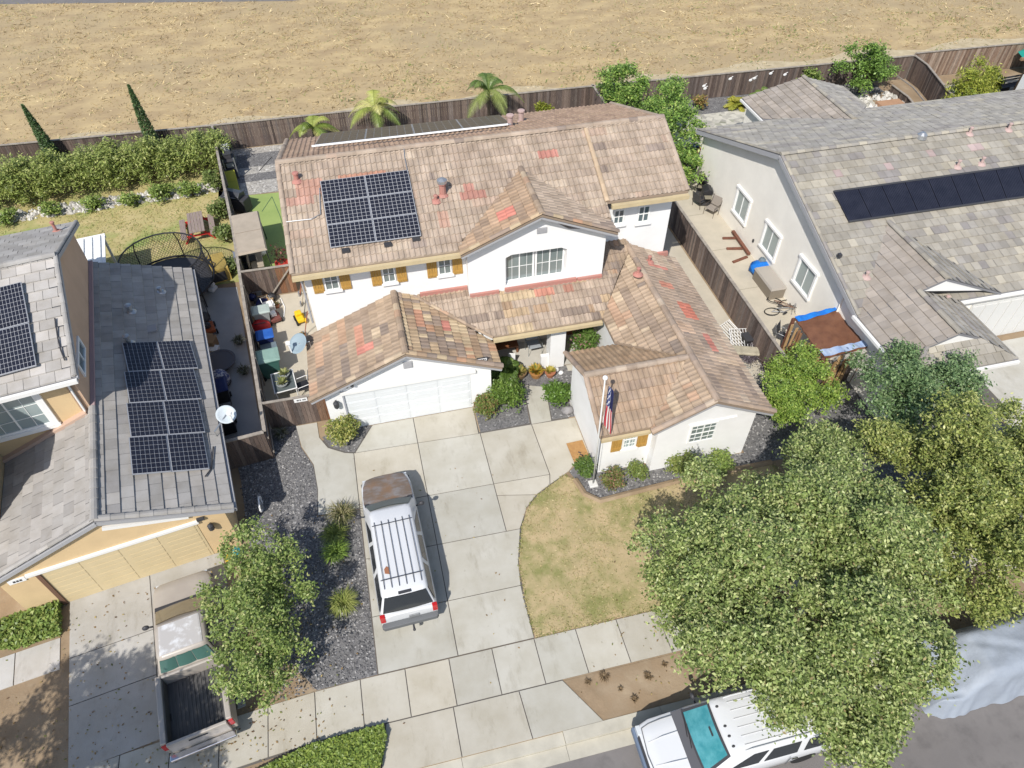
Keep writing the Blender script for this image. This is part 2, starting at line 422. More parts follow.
def shrub(name, label, base, r, h, leaf, palette, seed=1, per=26, k=16, cr=.13, group=None, cat='shrub', lobes=3):
    rr = random.Random(seed); bl = []
    for i in range(lobes):
        a = 2*math.pi*i/lobes+rr.random(); bl.append((base[0]+math.cos(a)*r*.35, base[1]+math.sin(a)*r*.35, base[2]+h*.5, r*.72, r*.72, h*.5*(.8+.35*rr.random())))
    t = thing(name, label, cat, base, 0, group); mb = MB()
    for b in bl: mb.tube([(0, 0, -.03), (b[0]-base[0], b[1]-base[1], h*.6)], [.025, .008], 5)
    mb.build('stem', trunk_m, t)
    leaf_mesh('foliage', crown_pts(bl, per, k, cr, seed, .4), leaf, palette, t, seed, off=base); return t
# ================================================================= SETTING
concrete = mat('concrete', (1, 1, 1), .9, (.76, .73, .66), .8, 9, attr=True, bump=.2, bscale=50, lo=.36, hi=.82, stain=(.74, .72, .68))
conc_plain = mat('concrete_walk', (.50, .48, .43), .9, (.43, .41, .36), 1.1, bump=.15, bscale=50)
joint_m = mat('concrete_joint', (.12, .11, .10), .95)
kerb_m = mat('kerb_concrete', (.50, .47, .39), .9, (.40, .375, .31), 1.4, bump=.2, bscale=40)
asphalt = mat('asphalt', (.17, .158, .152), .95, (.21, .195, .185), .8, 5, bump=.6, bscale=90, c3=(.145, .135, .13), scale3=1.6)
dirt_m = mat('dry_dirt', (.30, .22, .14), .95, (.22, .16, .10), 1.6, bump=.5, bscale=14, c3=(.36, .28, .19), scale3=.8)
field_m = mat('field_soil', (.50, .385, .205), .95, (.31, .225, .13), .75, 12, bump=1.0, bscale=3.5, c3=(.36, .28, .165), scale3=.10, stretch=(.55, 1.0, 1), lo=.30, hi=.70)
track_m = mat('pale_track_dirt', (.50, .42, .28), .95, (.38, .31, .19), 1.5, 8, bump=.6, bscale=6)
lawn_m = mat('patchy_lawn', (.45, .35, .20), .95, (.23, .225, .085), 1.3, 9, bump=.7, bscale=26, c3=(.42, .325, .19), scale3=.42, lo=.38, hi=.62)
ylawn_m = mat('dry_back_lawn', (.46, .38, .19), .95, (.34, .30, .12), 1.0, 9, bump=.7, bscale=20, c3=(.22, .29, .08), scale3=.45)
gravel_m = mat('dark_gravel', (.195, .19, .187), .95, (.145, .142, .14), 2.0, bump=1.0, bscale=38, speck=(17, (.42, .41, .40), .12))
gravel_lt = mat('light_gravel', (.42, .40, .36), .95, (.33, .31, .28), 2.5, bump=.9, bscale=25, speck=(12, (.6, .58, .54), .2))
turf_m = mat('artificial_turf', (.29, .37, .12), .9, (.25, .33, .105), 1.2, bump=.3, bscale=60)
paver_m = mat('backyard_concrete', (.50, .45, .36), .9, (.44, .40, .32), 1.2, bump=.15, bscale=40)
cool_conc = mat('side_yard_concrete', (.40, .40, .39), .9, (.33, .33, .32), .9, bump=.15, bscale=40)
cobble_m = mat('cobble_pavers', (.56, .53, .45), .9, (.46, .44, .37), 3, bump=.6, bscale=8, speck=(3.0, (.26, .26, .20), .16))

struct('ground', MB().add([(-500,-500,-.3),(700,-500,-.3),(700,900,-.3),(-500,900,-.3)], [(0,1,2,3)]), dirt_m)
struct('field', MB().box(-200, 43.25, -.28, 260, 420, 0), field_m)
struct('lot_ground', MB().box(-70, 6.175, -.28, 90, 43.24, 0), dirt_m)
struct('street', MB().add([(-120,-60,-.14),(150,-60,-.14),(150,5.47,-.14),(-120,5.47,-.14)], [(0,1,2,3)]), asphalt)
a_, b_ = at(-700, 12, 0), at(292, 1, 0); struct('far_road', MB().add([(a_.x, a_.y, .004), (b_.x, b_.y, .004), (b_.x+14, b_.y+1.8, .004), (b_.x+9, b_.y+6, .004), (a_.x, a_.y+6, .004)], [(0,1,2,3,4)]), asphalt)
tr = MB(); rr = random.Random(3); xs = [-70+i*1.0 for i in range(131)]
tr.add([(x, 43.3, .004) for x in xs]+[(x, 46.6+.5*math.sin(x*.7)+.4*rr.random(), .004) for x in xs], [(i, i+1, 132+i, 131+i) for i in range(130)])
struct('dirt_track', tr, track_m)
# street edge
kb = MB(); X = -60
while X < 60:
    kb.box(X, 5.82, -.2, X+2.99, 6.172, .02 if not (-2.4 < X+1.5 < 4.2) else -.035); kb.box(X, 5.40, -.2, X+2.99, 5.815, -.125); X += 3
struct('kerb', kb, kerb_m)

def sheet(name, xy, z, m, kind='structure', thick=None):
    mb = MB()
    if thick: mb.prism(xy, z-thick, z)
    else: mb.add([(p[0], p[1], z) for p in xy], [tuple(range(len(xy)))])
    o = mb.build(name, m, recalc=False)
    if o.data.polygons[0].normal.z < 0 and not thick: o.data.flip_normals()
    o['kind'] = kind; return o
# slabs with real gaps
def shrink(poly, d):
    poly = ccw(poly); n = len(poly); out = []
    for i in range(n):
        p0, p1, p2 = Vector(poly[i-1]), Vector(poly[i]), Vector(poly[(i+1) % n])
        e1 = (p1-p0).normalized(); e2 = (p2-p1).normalized(); n1 = Vector((-e1.y, e1.x)); n2 = Vector((-e2.y, e2.x))
        k = 1+n1.dot(n2); out.append(tuple(p1+(n1+n2)*(d/max(k, .3))))
    return out
def slabs(name, polys, z=.03, under=None, base=(.475, .452, .39), seed=1, gap=.015):
    mb = MB(); rr = random.Random(seed)
    for p in polys:
        k = rr.uniform(.92, 1.06); w = rr.uniform(-.012, .012)
        mb.prism(shrink(p, gap), -.05, z, 0, (base[0]*k+w, base[1]*k, base[2]*k-w))
    if under: mb.add([(p[0], p[1], .008) for p in under], [tuple(range(len(under)))], 1)
    return struct(name, mb, [concrete, joint_m])
XL, XA, XB = -2.05, .44, 2.92
RC = [(2.91, 9.08), (2.91, 9.16), (2.9, 10.38), (3.05, 11.78), (3.46, 13.06)]
drv = [
 [(XL, 9.06), (XA, 9.06), (XA, 10.93), (XL, 10.95)], [(XL, 10.95), (XA, 10.93), (XA, 13.08), (XL, 13.1)], [(XL, 13.1), (XA, 13.08), (XA, 15.18), (XL, 15.2)],
 [(XL, 15.2), (XA, 15.18), (XA, 17.72), (XL, 17.8)], [(XA, 9.06), (XB-.02, 9.06), (2.9, 10.38), (2.92, 10.91), (XA, 10.93)],
 [(XA, 10.93), (2.92, 10.91), (3.05, 11.78), (3.42, 13.03), (XA, 13.08)], [(XA, 13.08), (XB, 13.04), (XB, 15.13), (XA, 15.18)],
 [(XB, 13.04), (3.42, 13.03), (3.87, 13.83), (4.36, 14.29), (XB, 14.6)], [(XB, 14.6), (4.36, 14.29), (4.96, 14.61), (5.08, 15.06), (XB, 15.13)],
 [(XA, 15.18), (XB, 15.13), (XB, 17.63), (XA, 17.72)], [(XB, 15.13), (5.08, 15.06), (5.02, 17.6), (XB, 17.63)],
 [(5.08, 15.06), (4.96, 14.61), (5.83, 15.03), (6.45, 15.6), (6.83, 15.6), (6.83, 17.55), (5.02, 17.6)],
 [(-2.0, 17.8), (XA, 17.72), (XA, 19.05), (-1.2, 19.05)], [(XA, 17.72), (2.86, 17.63), (2.92, 19.05), (XA, 19.05)],
 [(5.02, 17.6), (5.86, 17.6), (6.12, 19.45), (5.22, 19.78)], 
 [(-2.05, 15.2), (-2.05, 17.8), (-2.38, 17.9), (-3.0, 18.3), (-3.3, 18.9), (-3.35, 19.72), (-4.2, 19.72), (-4.02, 18.6), (-3.6, 17.6), (-3.5, 16.4), (-3.56, 15.26)],
 [(7.3, 20.1), (8.7, 20.1), (8.7, 20.49), (7.3, 20.49)]]
slabs('driveway', drv, .03, [(-3.56, 15.26), (-2.06, 15.2), (-2.06, 9.05), (2.9, 9.05), (3.0, 11.6), (3.8, 13.8), (5.8, 15.05), (6.6, 17.5), (6.1, 19.5), (5.2, 19.7), (5.0, 17.7), (2.9, 17.7), (2.9, 19.05), (-1.2, 19.05), (-4.0, 18.6), (-3.6, 17.6)], seed=4)
ap = [[(-1.98, 7.58), (.02, 7.58), (.02, 6.165), (-2.3, 6.165)], [(.02, 7.58), (2.03, 7.58), (2.1, 6.165), (.02, 6.165)], [(2.03, 7.58), (3.4, 7.58), (4.25, 6.165), (2.1, 6.165)]]
slabs('driveway_apron', ap, .028, [(-2.0, 7.6), (3.4, 7.6), (4.2, 6.18), (-2.3, 6.18)], seed=8)
sw = []; X = -5.7
joints = [-30+1.37*i for i in range(50)]
for a, b in zip(joints[:-1], joints[1:]):
    yb = lambda x: 9.04 if x > -3 else 9.04-.06*(-3-x)**1.3*.8
    yf = lambda x: yb(x)-1.45
    sw.append([(a, yf(a)), (b, yf(b)), (b, yb(b)), (a, yb(a))])
slabs('sidewalk', sw, .03, [(-30, yf(-30)), (-10, yf(-10)), (-3, 7.6), (38, 7.6), (38, 9.03), (-3, 9.03), (-10, yb(-10)), (-30, yb(-30))], seed=6)
# front yard
lawn_xy = [(2.94, 9.07), (2.93, 10.38), (3.08, 11.78), (3.49, 13.08), (3.9, 13.8), (4.38, 14.26), (4.98, 14.58), (5.6, 14.9), (5.94, 14.6), (6.1, 13.9), (6.55, 13.48), (7.65, 13.54), (9.77, 13.64), (13.5, 13.6), (14.2, 9.07)]
sheet('lawn', lawn_xy, .02, lawn_m)
sheet('gravel_bed', [(5.83, 15.02), (5.94, 14.66), (6.12, 13.98), (6.57, 13.55), (7.65, 13.6), (9.77, 13.7), (16.5, 13.66), (16.8, 20.5), (12.7, 20.5), (12.7, 14.3), (6.9, 14.8), (6.5, 15.5)], .012, gravel_m)
bor = MB(); bp = [(5.94, 14.6), (6.1, 13.9), (6.55, 13.48), (7.65, 13.54), (9.77, 13.64), (13.5, 13.62)]
bor.tube([(p[0], p[1], .03) for p in bp], .11, 5); struct('bed_edging', bor, dirt_m)
sheet('gravel_yard', [(-5.9, 14.3), (-5.2, 8.98), (-2.07, 9.06), (-2.07, 15.18), (-3.58, 15.22), (-3.52, 16.4), (-3.62, 17.6), (-4.04, 18.6), (-4.2, 20.0), (-6.8, 20.0), (-6.3, 17.6)], .012, gravel_m)
sheet('front_dirt', [(-6.05, 10.2), (-5.3, 8.95), (-3.9, 9.02), (-4.6, 10.0)], .018, dirt_m)
sheet('planter_bed', [(2.94, 17.68), (4.98, 17.68), (5.2, 19.72), (4.2, 20.4), (3.8, 20.4), (3.75, 19.06), (2.96, 19.06)], .016, gravel_m)
sheet('planter_bed', [(5.9, 17.66), (6.84, 17.6), (6.84, 19.3), (6.15, 19.4)], .016, gravel_m)
sheet('planter_bed', [(4.2, 20.42), (5.2, 19.80), (6.15, 19.42), (6.84, 19.32), (8.7, 19.4), (8.7, 20.48), (4.2, 20.48)], .020, gravel_m)
sheet('planter_bed', [(-2.7, 19.05), (-1.25, 19.05), (-2.02, 17.86), (-2.36, 17.95), (-2.95, 18.35), (-3.2, 18.9)], .016, gravel_m)
sheet('porch_floor', [(3.75, 20.5), (9.0, 20.5), (9.0, 22.5), (3.75, 22.5)], .035, conc_plain)
sheet('parkway_dirt', [(3.45, 7.55), (14, 7.55), (14, 6.2), (4.35, 6.2)], .014, dirt_m)
# side and back yards
sheet('side_patio', [(-5.6, 19.8), (-2.75, 19.8), (-2.75, 28.2), (-5.9, 28.2)], .014, paver_m)
sheet('backyard_gravel', [(-7.9, 37.55), (12.5, 37.5), (15.4, 42.9), (-8, 42.9)], .010, gravel_lt)
for y0, y1 in ((40.55, 42.1), (38.9, 39.75)): sheet('dark_gravel_strip', [(-7.0, y0), (-2.0, y0+.15), (-2.0, y1+.15), (-7.0, y1)], .018, gravel_m)
sheet('artificial_turf', [(-6.3, 37.5), (-3.0, 37.3), (-3.0, 29.0), (-6.3, 29.0)], .016, turf_m)
sheet('side_concrete', [(12.6, 17.5), (15.55, 17.5), (15.5, 32), (12.6, 32)], .020, paver_m)
sheet('neighbour_patio', [(15.72, 17.2), (18.7, 17.2), (18.7, 34.0), (15.72, 34.0)], .024, paver_m)
mb = MB()
for y in (20.2, 23.4, 26.6, 29.8): mb.box(15.75, y, .0, 17.9, y+.03, .028)
mb.box(16.55, 17.2, 0, 16.58, 30, .028); struct('patio_joints', mb, mat('faint_joint', (.30, .27, .21), .95))
sheet('cobble_yard', [(15.75, 34.0), (34.0, 33.5), (34.5, 40.6), (15.75, 40.4)], .015, cobble_m)
sheet('planting_strip', [(15.75, 40.4), (36, 40.6), (36, 42.9), (15.75, 42.9)], .012, gravel_m)
sheet('back_lawn', [(-40, 28), (-8.9, 29.7), (-6.4, 29.7), (-8.2, 42.9), (-40, 42.9)], .010, ylawn_m)
sheet('side_yard_concrete', [(-8.7, 29.6), (-6.7, 29.3), (-5.62, 20.4), (-5.3, 18.5), (-6.9, 18.1), (-7.6, 22)], .016, cool_conc)
sheet('far_patio', [(39.2, 33), (62, 33), (62, 40.5), (40, 40.5)], .012, paver_m)
# the neighbouring driveways
LO, LA = Vector((-6.2, 14.68)), R(9.0)
def loc2(u, v): return (LO.x+u*math.cos(LA)-v*math.sin(LA), LO.y+u*math.sin(LA)+v*math.cos(LA))
nd = []
for a, b in ((-5.55, -3.05), (-3.05, -.65)):
    for c, d in ((0, -2.05), (-2.05, -3.6), (-3.6, -5.6)):
        nd.append([loc2(a, d), loc2(b, d), loc2(b, c), loc2(a, c)])
slabs('neighbour_driveway', nd, .026, [loc2(-5.5, -5.55), loc2(-.7, -5.55), loc2(-.7, 0), loc2(-5.5, 0)], base=(.42, .405, .375), seed=11)
slabs('neighbour_walk', [[loc2(-7.1-i*1.3, -2.3), loc2(-5.8-i*1.3, -2.3), loc2(-5.8-i*1.3, -1.2), loc2(-7.1-i*1.3, -1.2)] for i in range(6)], .026, None, base=(.50, .48, .45), seed=12)
slabs('right_driveway', [[(23.6, 6.3), (27, 6.3), (27, 10), (23.6, 10)], [(23.6, 10), (27, 10), (27, 13.8), (23.6, 13.8)], [(24.2, 13.8), (30, 13.8), (30, 17.4), (24.2, 17.4)], [(27, 6.3), (30, 6.3), (30, 13.8), (27, 13.8)]], .026, [(23.6, 6.4), (30, 6.4), (30, 17.3), (23.6, 17.3)], base=(.52, .50, .45), seed=13)
sheet('right_front_gravel', [(16.6, 9.1), (23.5, 9.1), (23.5, 14.7), (18.7, 14.7), (18.7, 17.2), (16.6, 17.2)], .017, gravel_m)

# grass and weeds that nobody could count
g = np.random.default_rng(5)
def blades(name, x0, x1, y0, y1, n, size, pal, seed, keep=None, z=.0, up=.0, asp=.14):
    g = np.random.default_rng(seed); p = np.stack([g.uniform(x0, x1, n), g.uniform(y0, y1, n), np.full(n, z)], 1)
    cl = np.sin(p[:, 0]*.9+np.sin(p[:, 1]*.7)*2)*np.sin(p[:, 1]*1.1+np.sin(p[:, 0]*.5)*2); p = p[g.random(n) < .55+.45*cl]
    if keep is not None: p = p[[keep(q) for q in p]]
    p[:, 2] += size*.25*g.random(len(p)); o = leaf_mesh(name, p, size, pal, None, seed, up=up, aspect=asp, mat_=straw_m); o['kind'] = 'stuff'; return o
STRAW = [(4, (.54, .425, .23)), (3, (.45, .34, .175)), (2, (.66, .545, .33)), (2, (.27, .195, .11)), (1.0, (.34, .34, .15))]
_kf = lambda q: q[1] < a_.y+(q[0]-a_.x)*(b_.y-a_.y)/(b_.x-a_.x) or q[0] > b_.x+10
o = blades('dry_grass', -32, 64, 46.5, 82, 90000, .26, STRAW, 21, keep=_kf)
blades('field_weeds', -30, 60, 46.5, 74, 14000, .28, [(2, (.36, .36, .17)), (2, (.42, .38, .19)), (1, (.28, .31, .13))], 27, keep=lambda q: math.sin(q[0]*.21+1)+math.sin(q[1]*.9+q[0]*.15)+.6*math.sin(q[0]*.9) > .35)
blades('dry_grass', -32, 64, 47, 84, 9000, .55, STRAW, 28, keep=_kf, asp=.10)
o = blades('field_weeds', -5, 60, 45.2, 53, 5200, .38, [(2, (.22, .26, .09)), (2, (.36, .34, .14)), (1, (.16, .22, .07))], 22, keep=lambda q: (math.sin(q[0]*.43)+math.sin(q[0]*1.3+1)+math.sin(q[1]*1.2)) > .5-.02*q[0])
ly = [Vector(p) for p in lawn_xy]; lc = ccw(lawn_xy)
def in_lawn(q):
    c = False; n = len(lawn_xy)
    for i in range(n):
        a, b = lawn_xy[i-1], lawn_xy[i]
        if (a[1] > q[1]) != (b[1] > q[1]) and q[0] < (b[0]-a[0])*(q[1]-a[1])/(b[1]-a[1])+a[0]: c = not c
    return c
blades('lawn_grass', 2.8, 14.2, 9.1, 14.9, 26000, .10, [(3, (.50, .41, .22)), (2, (.34, .30, .13)), (3, (.22, .25, .075)), (1, (.60, .51, .31)), (1, (.30, .22, .12))], 23, keep=in_lawn, z=.02)
blades('back_lawn_grass', -22, -7.4, 29.8, 39.5, 14000, .18, [(3, (.50, .41, .20)), (2, (.38, .34, .14)), (2, (.22, .28, .08))], 24, z=.01)
# stones strewn over the gravel
def stones(name, xy, n, size, pal, seed, z=.02):
    rr = random.Random(seed); mb = MB(); x0 = min(p[0] for p in xy); x1 = max(p[0] for p in xy); y0 = min(p[1] for p in xy); y1 = max(p[1] for p in xy); k = 0
    def inn(q):
        c = False
        for i in range(len(xy)):
            a, b = xy[i-1], xy[i]
            if (a[1] > q[1]) != (b[1] > q[1]) and q[0] < (b[0]-a[0])*(q[1]-a[1])/(b[1]-a[1])+a[0]: c = not c
        return c
    while k < n:
        q = (rr.uniform(x0, x1), rr.uniform(y0, y1))
        if not inn(q): continue
        k += 1; s = size*rr.uniform(.5, 1.5); a = rr.random()*6.28; c = rr.choice(pal); h = s*.5
        pts = [(q[0]+s*.6*math.cos(a+t)*rr.uniform(.7, 1.1), q[1]+s*.6*math.sin(a+t)*rr.uniform(.7, 1.1), z) for t in (0, 1.57, 3.14, 4.71)]
        mb.add(pts+[(q[0]+rr.uniform(-.2, .2)*s, q[1]+rr.uniform(-.2, .2)*s, z+h)], [(0, 1, 4), (1, 2, 4), (2, 3, 4), (3, 0, 4)], 0, c)
    o = mb.build(name, stone_m); o['kind'] = 'stuff'
GP = [(.12, .12, .125), (.18, .175, .18), (.24, .235, .235), (.40, .39, .38), (.09, .09, .095), (.15, .15, .155)]
stones('loose_gravel', [(-5.9, 14.3), (-5.2, 9.0), (-2.1, 9.1), (-2.1, 15.1), (-3.62, 15.2), (-3.55, 16.4), (-3.66, 17.6), (-4.1, 18.6), (-4.2, 19.6), (-6.4, 18)], 6500, .06, GP, 31, .012)
stones('loose_gravel', [(5.94, 14.5), (6.2, 13.9), (6.57, 13.6), (9.77, 13.75), (16.4, 13.7), (16.7, 20), (12.8, 20), (12.8, 14.3), (6.9, 14.7)], 3000, .06, GP, 32, .012)
stones('white_rubble', [(-20, 37.7), (-7.9, 38.2), (-7.9, 39.3), (-20, 38.8)], 520, .26, [(.55, .53, .49), (.48, .46, .42), (.62, .60, .56), (.40, .38, .34)], 33)
stones('bright_rubble', [(29, 38.0), (36.5, 38.3), (36.2, 40.3), (29, 40.2)], 260, .34, [(.55, .53, .49), (.48, .46, .42), (.62, .60, .56)], 34)

# ================================================================= FENCES
BOARD = [(.135, .10, .085), (.165, .125, .105), (.105, .08, .07), (.20, .155, .13), (.12, .095, .085), (.17, .14, .125)]
BOARD_RED = [(.22, .11, .06), (.27, .14, .08), (.18, .095, .055), (.24, .15, .10)]
BOARD_WORN = [(.27, .19, .14), (.33, .25, .19), (.22, .15, .11), (.38, .30, .24), (.24, .17, .13)]
def fence(label, pts, h=1.6, pal=BOARD, seed=1, name='board_fence', z=0, gap=0.0, rail=True, bw=.145, side=1):
    """boards along a polyline of (x, y[, top])"""
    rr = random.Random(seed); P = [Vector((p[0], p[1], (p[2] if len(p) > 2 else h))) for p in pts]
    base = P[0].copy(); base.z = z; t = thing(name, label, 'fence', base); mb = MB(); rl = MB(); ps = []
    for a, b in zip(P[:-1], P[1:]):
        d = b-a; L = math.hypot(d.x, d.y); n = max(1, round(L/bw)); e = Vector((d.x/L, d.y/L, 0)); nn = Vector((-e.y, e.x, 0))
        for i in range(n):
            f = (i+.5)/n; c = a+d*f; top = c.z+rr.uniform(-.025, .012); k = rr.uniform(.75, 1.2); col = tuple(q*k for q in rr.choice(pal))
            M = Matrix((e, nn, Vector((0, 0, 1)))).transposed()
            mb.obox((c.x, c.y, (z+.03+top)/2), (L/n-.008-gap, .022, top-z-.03), M, 0, col)
        if rail:
            rl.bar((a.x, a.y, a.z+.02), (b.x, b.y, b.z+.02), .13, .045)
            for zz in (.35, 1.2): rl.bar((a.x+nn.x*.04*side, a.y+nn.y*.04*side, z+zz), (b.x+nn.x*.04*side, b.y+nn.y*.04*side, z+zz), .04, .09)
        for i in range(int(L/2.45)+1): ps.append((a+e*min(i*2.45, L)+nn*.06*side, a.z+(b.z-a.z)*min(1, i*2.45/L)))
    mb.build('board_panel', board_m, t, off=base)
    if rail: rl.build('rail', cap_m, t, off=base)
    for q, tz in ps: MB().box(q.x-.045, q.y-.045, z, q.x+.045, q.y+.045, tz+.0).build('post', cap_m, t, off=base)
    return t
fence('long dark brown board fence dividing the yards from the dry field', [(-24, 43.55), (-8.06, 43.05), (12.7, 42.85), (38.6, 42.1)], seed=2)
fence('weathered reddish board fence behind the far right patio', [(38.7, 42.1), (52, 41.7), (64, 41.3)], 1.75, BOARD_WORN, 3)
fence('brown board fence between the hedge yard and the side yard with bins', [(-8.0, 42.95), (-6.5, 31.7), (-6.02, 27.2), (-5.27, 20.5), (-5.03, 18.3)], 1.6, BOARD, 4)
fence('short dark board fence beside the gabled garage, meeting the yard fence', [(-6.75, 18.1), (-5.06, 18.28)], 1.6, BOARD, 5)
fence('brown board fence along the narrow walk right of the main house', [(15.6, 17.3), (15.62, 23.6), (15.62, 43.0)], 1.6, [tuple(q*1.25 for q in c) for c in BOARD], 6, side=-1)
fence('dark stepped board fence at the corner of the cobbled yard', [(38.6, 42.0, 1.62), (38.55, 40.6, 1.6), (37.6, 37.0, 1.5), (37.2, 34, 1.5)], 1.6, BOARD, 7)
fence('low brown retaining fence by the cobbled yard steps', [(36.2, 40.4), (36.2, 38.6), (35.6, 36.2)], .55, BOARD, 8, rail=True)
# gate of the main house and inner divider
gt = thing('yard_gate', 'wooden gate with reddish end boards left of the white garage', 'gate', (-4.1, 19.75, 0)); mb = MB(); m2 = MB(); rr = random.Random(9)
for i in range(17):
    x = -5.12+i*.148; pal = BOARD_RED if i > 12 else BOARD; k = rr.uniform(.8, 1.2); mb.box(x, 19.74, .04, x+.14, 19.765, 1.58+rr.uniform(-.02, .01), 0, tuple(q*k for q in rr.choice(pal)))
mb.build('board_panel', board_m, gt, off=gt.location); m2.box(-5.15, 19.70, 1.585, -2.8, 19.80, 1.625); m2.box(-5.15, 19.77, .4, -2.8, 19.81, .49); m2.build('rail', cap_m, gt, off=gt.location)
for x in (-3.75, -2.84): MB().box(x-.045, 19.772, 0, x+.045, 19.86, 1.58).build('post', cap_m, gt, off=gt.location)
sg = MB().box(-3.95, 19.715, 1.36, -3.45, 19.735, 1.55).build('sign', white_pl, gt, off=gt.location); q = MB()
for x0, x1 in ((-3.85, -3.77), (-3.74, -3.69), (-3.63, -3.58), (-3.56, -3.51)): q.box(x0, 19.708, 1.43, x1, 19.716, 1.49)
q.build('lettering', dark_m, sg, off=gt.location)
dv = thing('yard_divider', 'brown board divider with a swung gate behind the bin yard', 'fence', (-5, 28.3, 0)); mb = MB(); m2 = MB()
for i in range(15):
    x = -6.1+i*.152; k = rr.uniform(.8, 1.2); mb.box(x, 28.28, .03, x+.145, 28.305, 1.58, 0, tuple(q*k for q in rr.choice(BOARD if i < 10 else BOARD_RED)))
mb.build('board_panel', board_m, dv, off=dv.location); m2.box(-6.1, 28.22, 1.585, -3.8, 28.33, 1.63); m2.bar((-5.0, 28.2, .15), (-3.9, 28.2, 1.5), .07, .05); m2.build('rail', cap_m, dv, off=dv.location)
# ================================================================= MAIN HOUSE
PAL_MAIN = [(5, (.405, .325, .255)), (4, (.43, .345, .27)), (3, (.38, .30, .235)), (.6, (.30, .24, .20)), (.8, (.46, .375, .29)), (.4, (.44, .33, .255))]
PAL_LOW = [(3, (.36, .275, .20)), (3, (.40, .305, .22)), (2, (.30, .23, .175)), (1.6, (.46, .365, .26)), (1.0, (.25, .20, .165)), (.6, (.43, .29, .20))]
PAL_CHK = [(2, (.36, .255, .17)), (2, (.44, .33, .215)), (2, (.50, .395, .26)), (2.2, (.265, .21, .17)), (2, (.30, .23, .18)), (.9, (.45, .27, .17))]
PAL_WING = [(4, (.39, .30, .23)), (3, (.42, .32, .24)), (2, (.35, .275, .215)), (.9, (.48, .39, .30)), (.8, (.30, .235, .19))]
RED = (.50, .215, .17)
H0 = Vector((4.5, 22.0, 0))
house = thing('main_house', 'white two-storey house with brown barrel-tile roofs, ochre shutters and rooftop solar panels', 'house', H0)
def hp(mb, name, m, **k): return mb.build(name, m, house, off=H0, **k)
# walls
w = MB(); w.box(-2.72, 22.4, 0, 9.1, 31.8, 3.0); w.box(9.102, 23.5, 0, 12.5, 31.8, 3.0); w.box(-2.72, 22.4, 3.0, 9.1, 31.8, 5.42); w.box(9.1, 23.5, 3.0, 12.5, 31.8, 5.6)
w.extr([(-2.72, 22.4, 5.42), (-2.72, 31.8, 5.42), (-2.72, 26.4, 7.5)], (.2, 0, 0)); w.extr([(12.5, 23.5, 5.6), (12.5, 31.8, 5.42), (12.5, 26.4, 7.5)], (-.2, 0, 0))
hp(w, 'wall', stucco)
w = MB()      # garage block
w.extr([(-2.72, 19.1, 0), (3.72, 19.1, 0), (3.72, 19.1, 2.33), (.52, 19.1, 3.62), (-2.72, 19.1, 2.30)], (0, .35, 0))
w.box(-2.72, 19.45, 0, -2.5, 22.4, 2.3); w.box(3.5, 19.45, 0, 3.72, 22.4, 2.3)
hp(w, 'wall', stucco)
# pop-out bay, its window in a real recess
w = MB(); PY = 22.02; xl, xr = 3.5, 9.12; wl, wr, wb, wt = atY(505.5, 261.6, PY).x, atY(567, 253.8, PY).x, 3.62, 5.02
w.extr([(xl, PY, 3.0), (wl, PY, 3.0), (wl, PY, 5.98), (xl, PY, 5.72)], (0, .38, 0)); w.extr([(wr, PY, 3.0), (xr, PY, 3.0), (xr, PY, 5.72), (wr, PY, 5.98)], (0, .38, 0))
w.box(wl, PY, 3.0, wr, PY+.38, wb); w.extr([(wl, PY, wt), (wl+.25, PY, wt+.12), (wr-.25, PY, wt+.12), (wr, PY, wt), (wr, PY, 5.98), (6.32, PY, 6.85), (wl, PY, 5.98)], (0, .38, 0))
w.box(xr-.25, PY+.38, 3.0, xr, 23.6, 5.72); w.box(xl, PY+.38, 3, xl+.25, 22.5, 5.72)
hp(w, 'wall', stucco)
# right wing
w = MB(); w.box(8.8, 14.75, 0, 12.6, 23.49, 2.45); w.extr([(8.8, 14.35, 0), (12.6, 14.35, 0), (12.6, 14.35, 2.72), (10.65, 14.35, 3.62), (8.8, 14.35, 2.72)], (0, .42, 0))
w.box(6.85, 14.73, 0, 8.82, 18.4, 2.62); w.extr([(6.85, 14.73, 2.6), (6.85, 18.4, 2.6), (6.85, 16.45, 3.55)], (.2, 0, 0))
hp(w, 'wall', stucco)
# porch front: column, low wall and arched header
w = MB(); w.box(6.55, 20.45, 0, 7.2, 21.0, 2.2)
def arch(x0, x1, zs, rise, ztop, y0, y1):
    pts = [(x0, zs)]+[(x0+(x1-x0)*i/10, zs+rise*math.sin(math.pi*i/10)**.6) for i in range(1, 10)]+[(x1, zs)]
    for (a, za), (b, zb) in zip(pts[:-1], pts[1:]): w.extr([(a, y0, za), (b, y0, zb), (b, y0, ztop), (a, y0, ztop)], (0, y1-y0, 0))
arch(3.75, 6.55, 2.05, .32, 2.62, 20.5, 20.75); arch(7.2, 8.78, 2.0, .42, 2.62, 20.5, 20.75)
w.box(6.55, 20.5, 2.2, 7.2, 20.75, 2.62); w.box(6.2, 20.55, 0, 6.55, 20.72, .7)
hp(w, 'wall', stucco)
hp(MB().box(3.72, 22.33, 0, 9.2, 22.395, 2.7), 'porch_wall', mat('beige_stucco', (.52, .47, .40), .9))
d = hp(MB().box(7.25, 22.26, .05, 8.35, 22.325, 2.2), 'front_door', wood_door, bev=.01); hp(MB().box(8.2, 22.21, 1.0, 8.25, 22.255, 1.15), 'handle', steel_m).parent = d

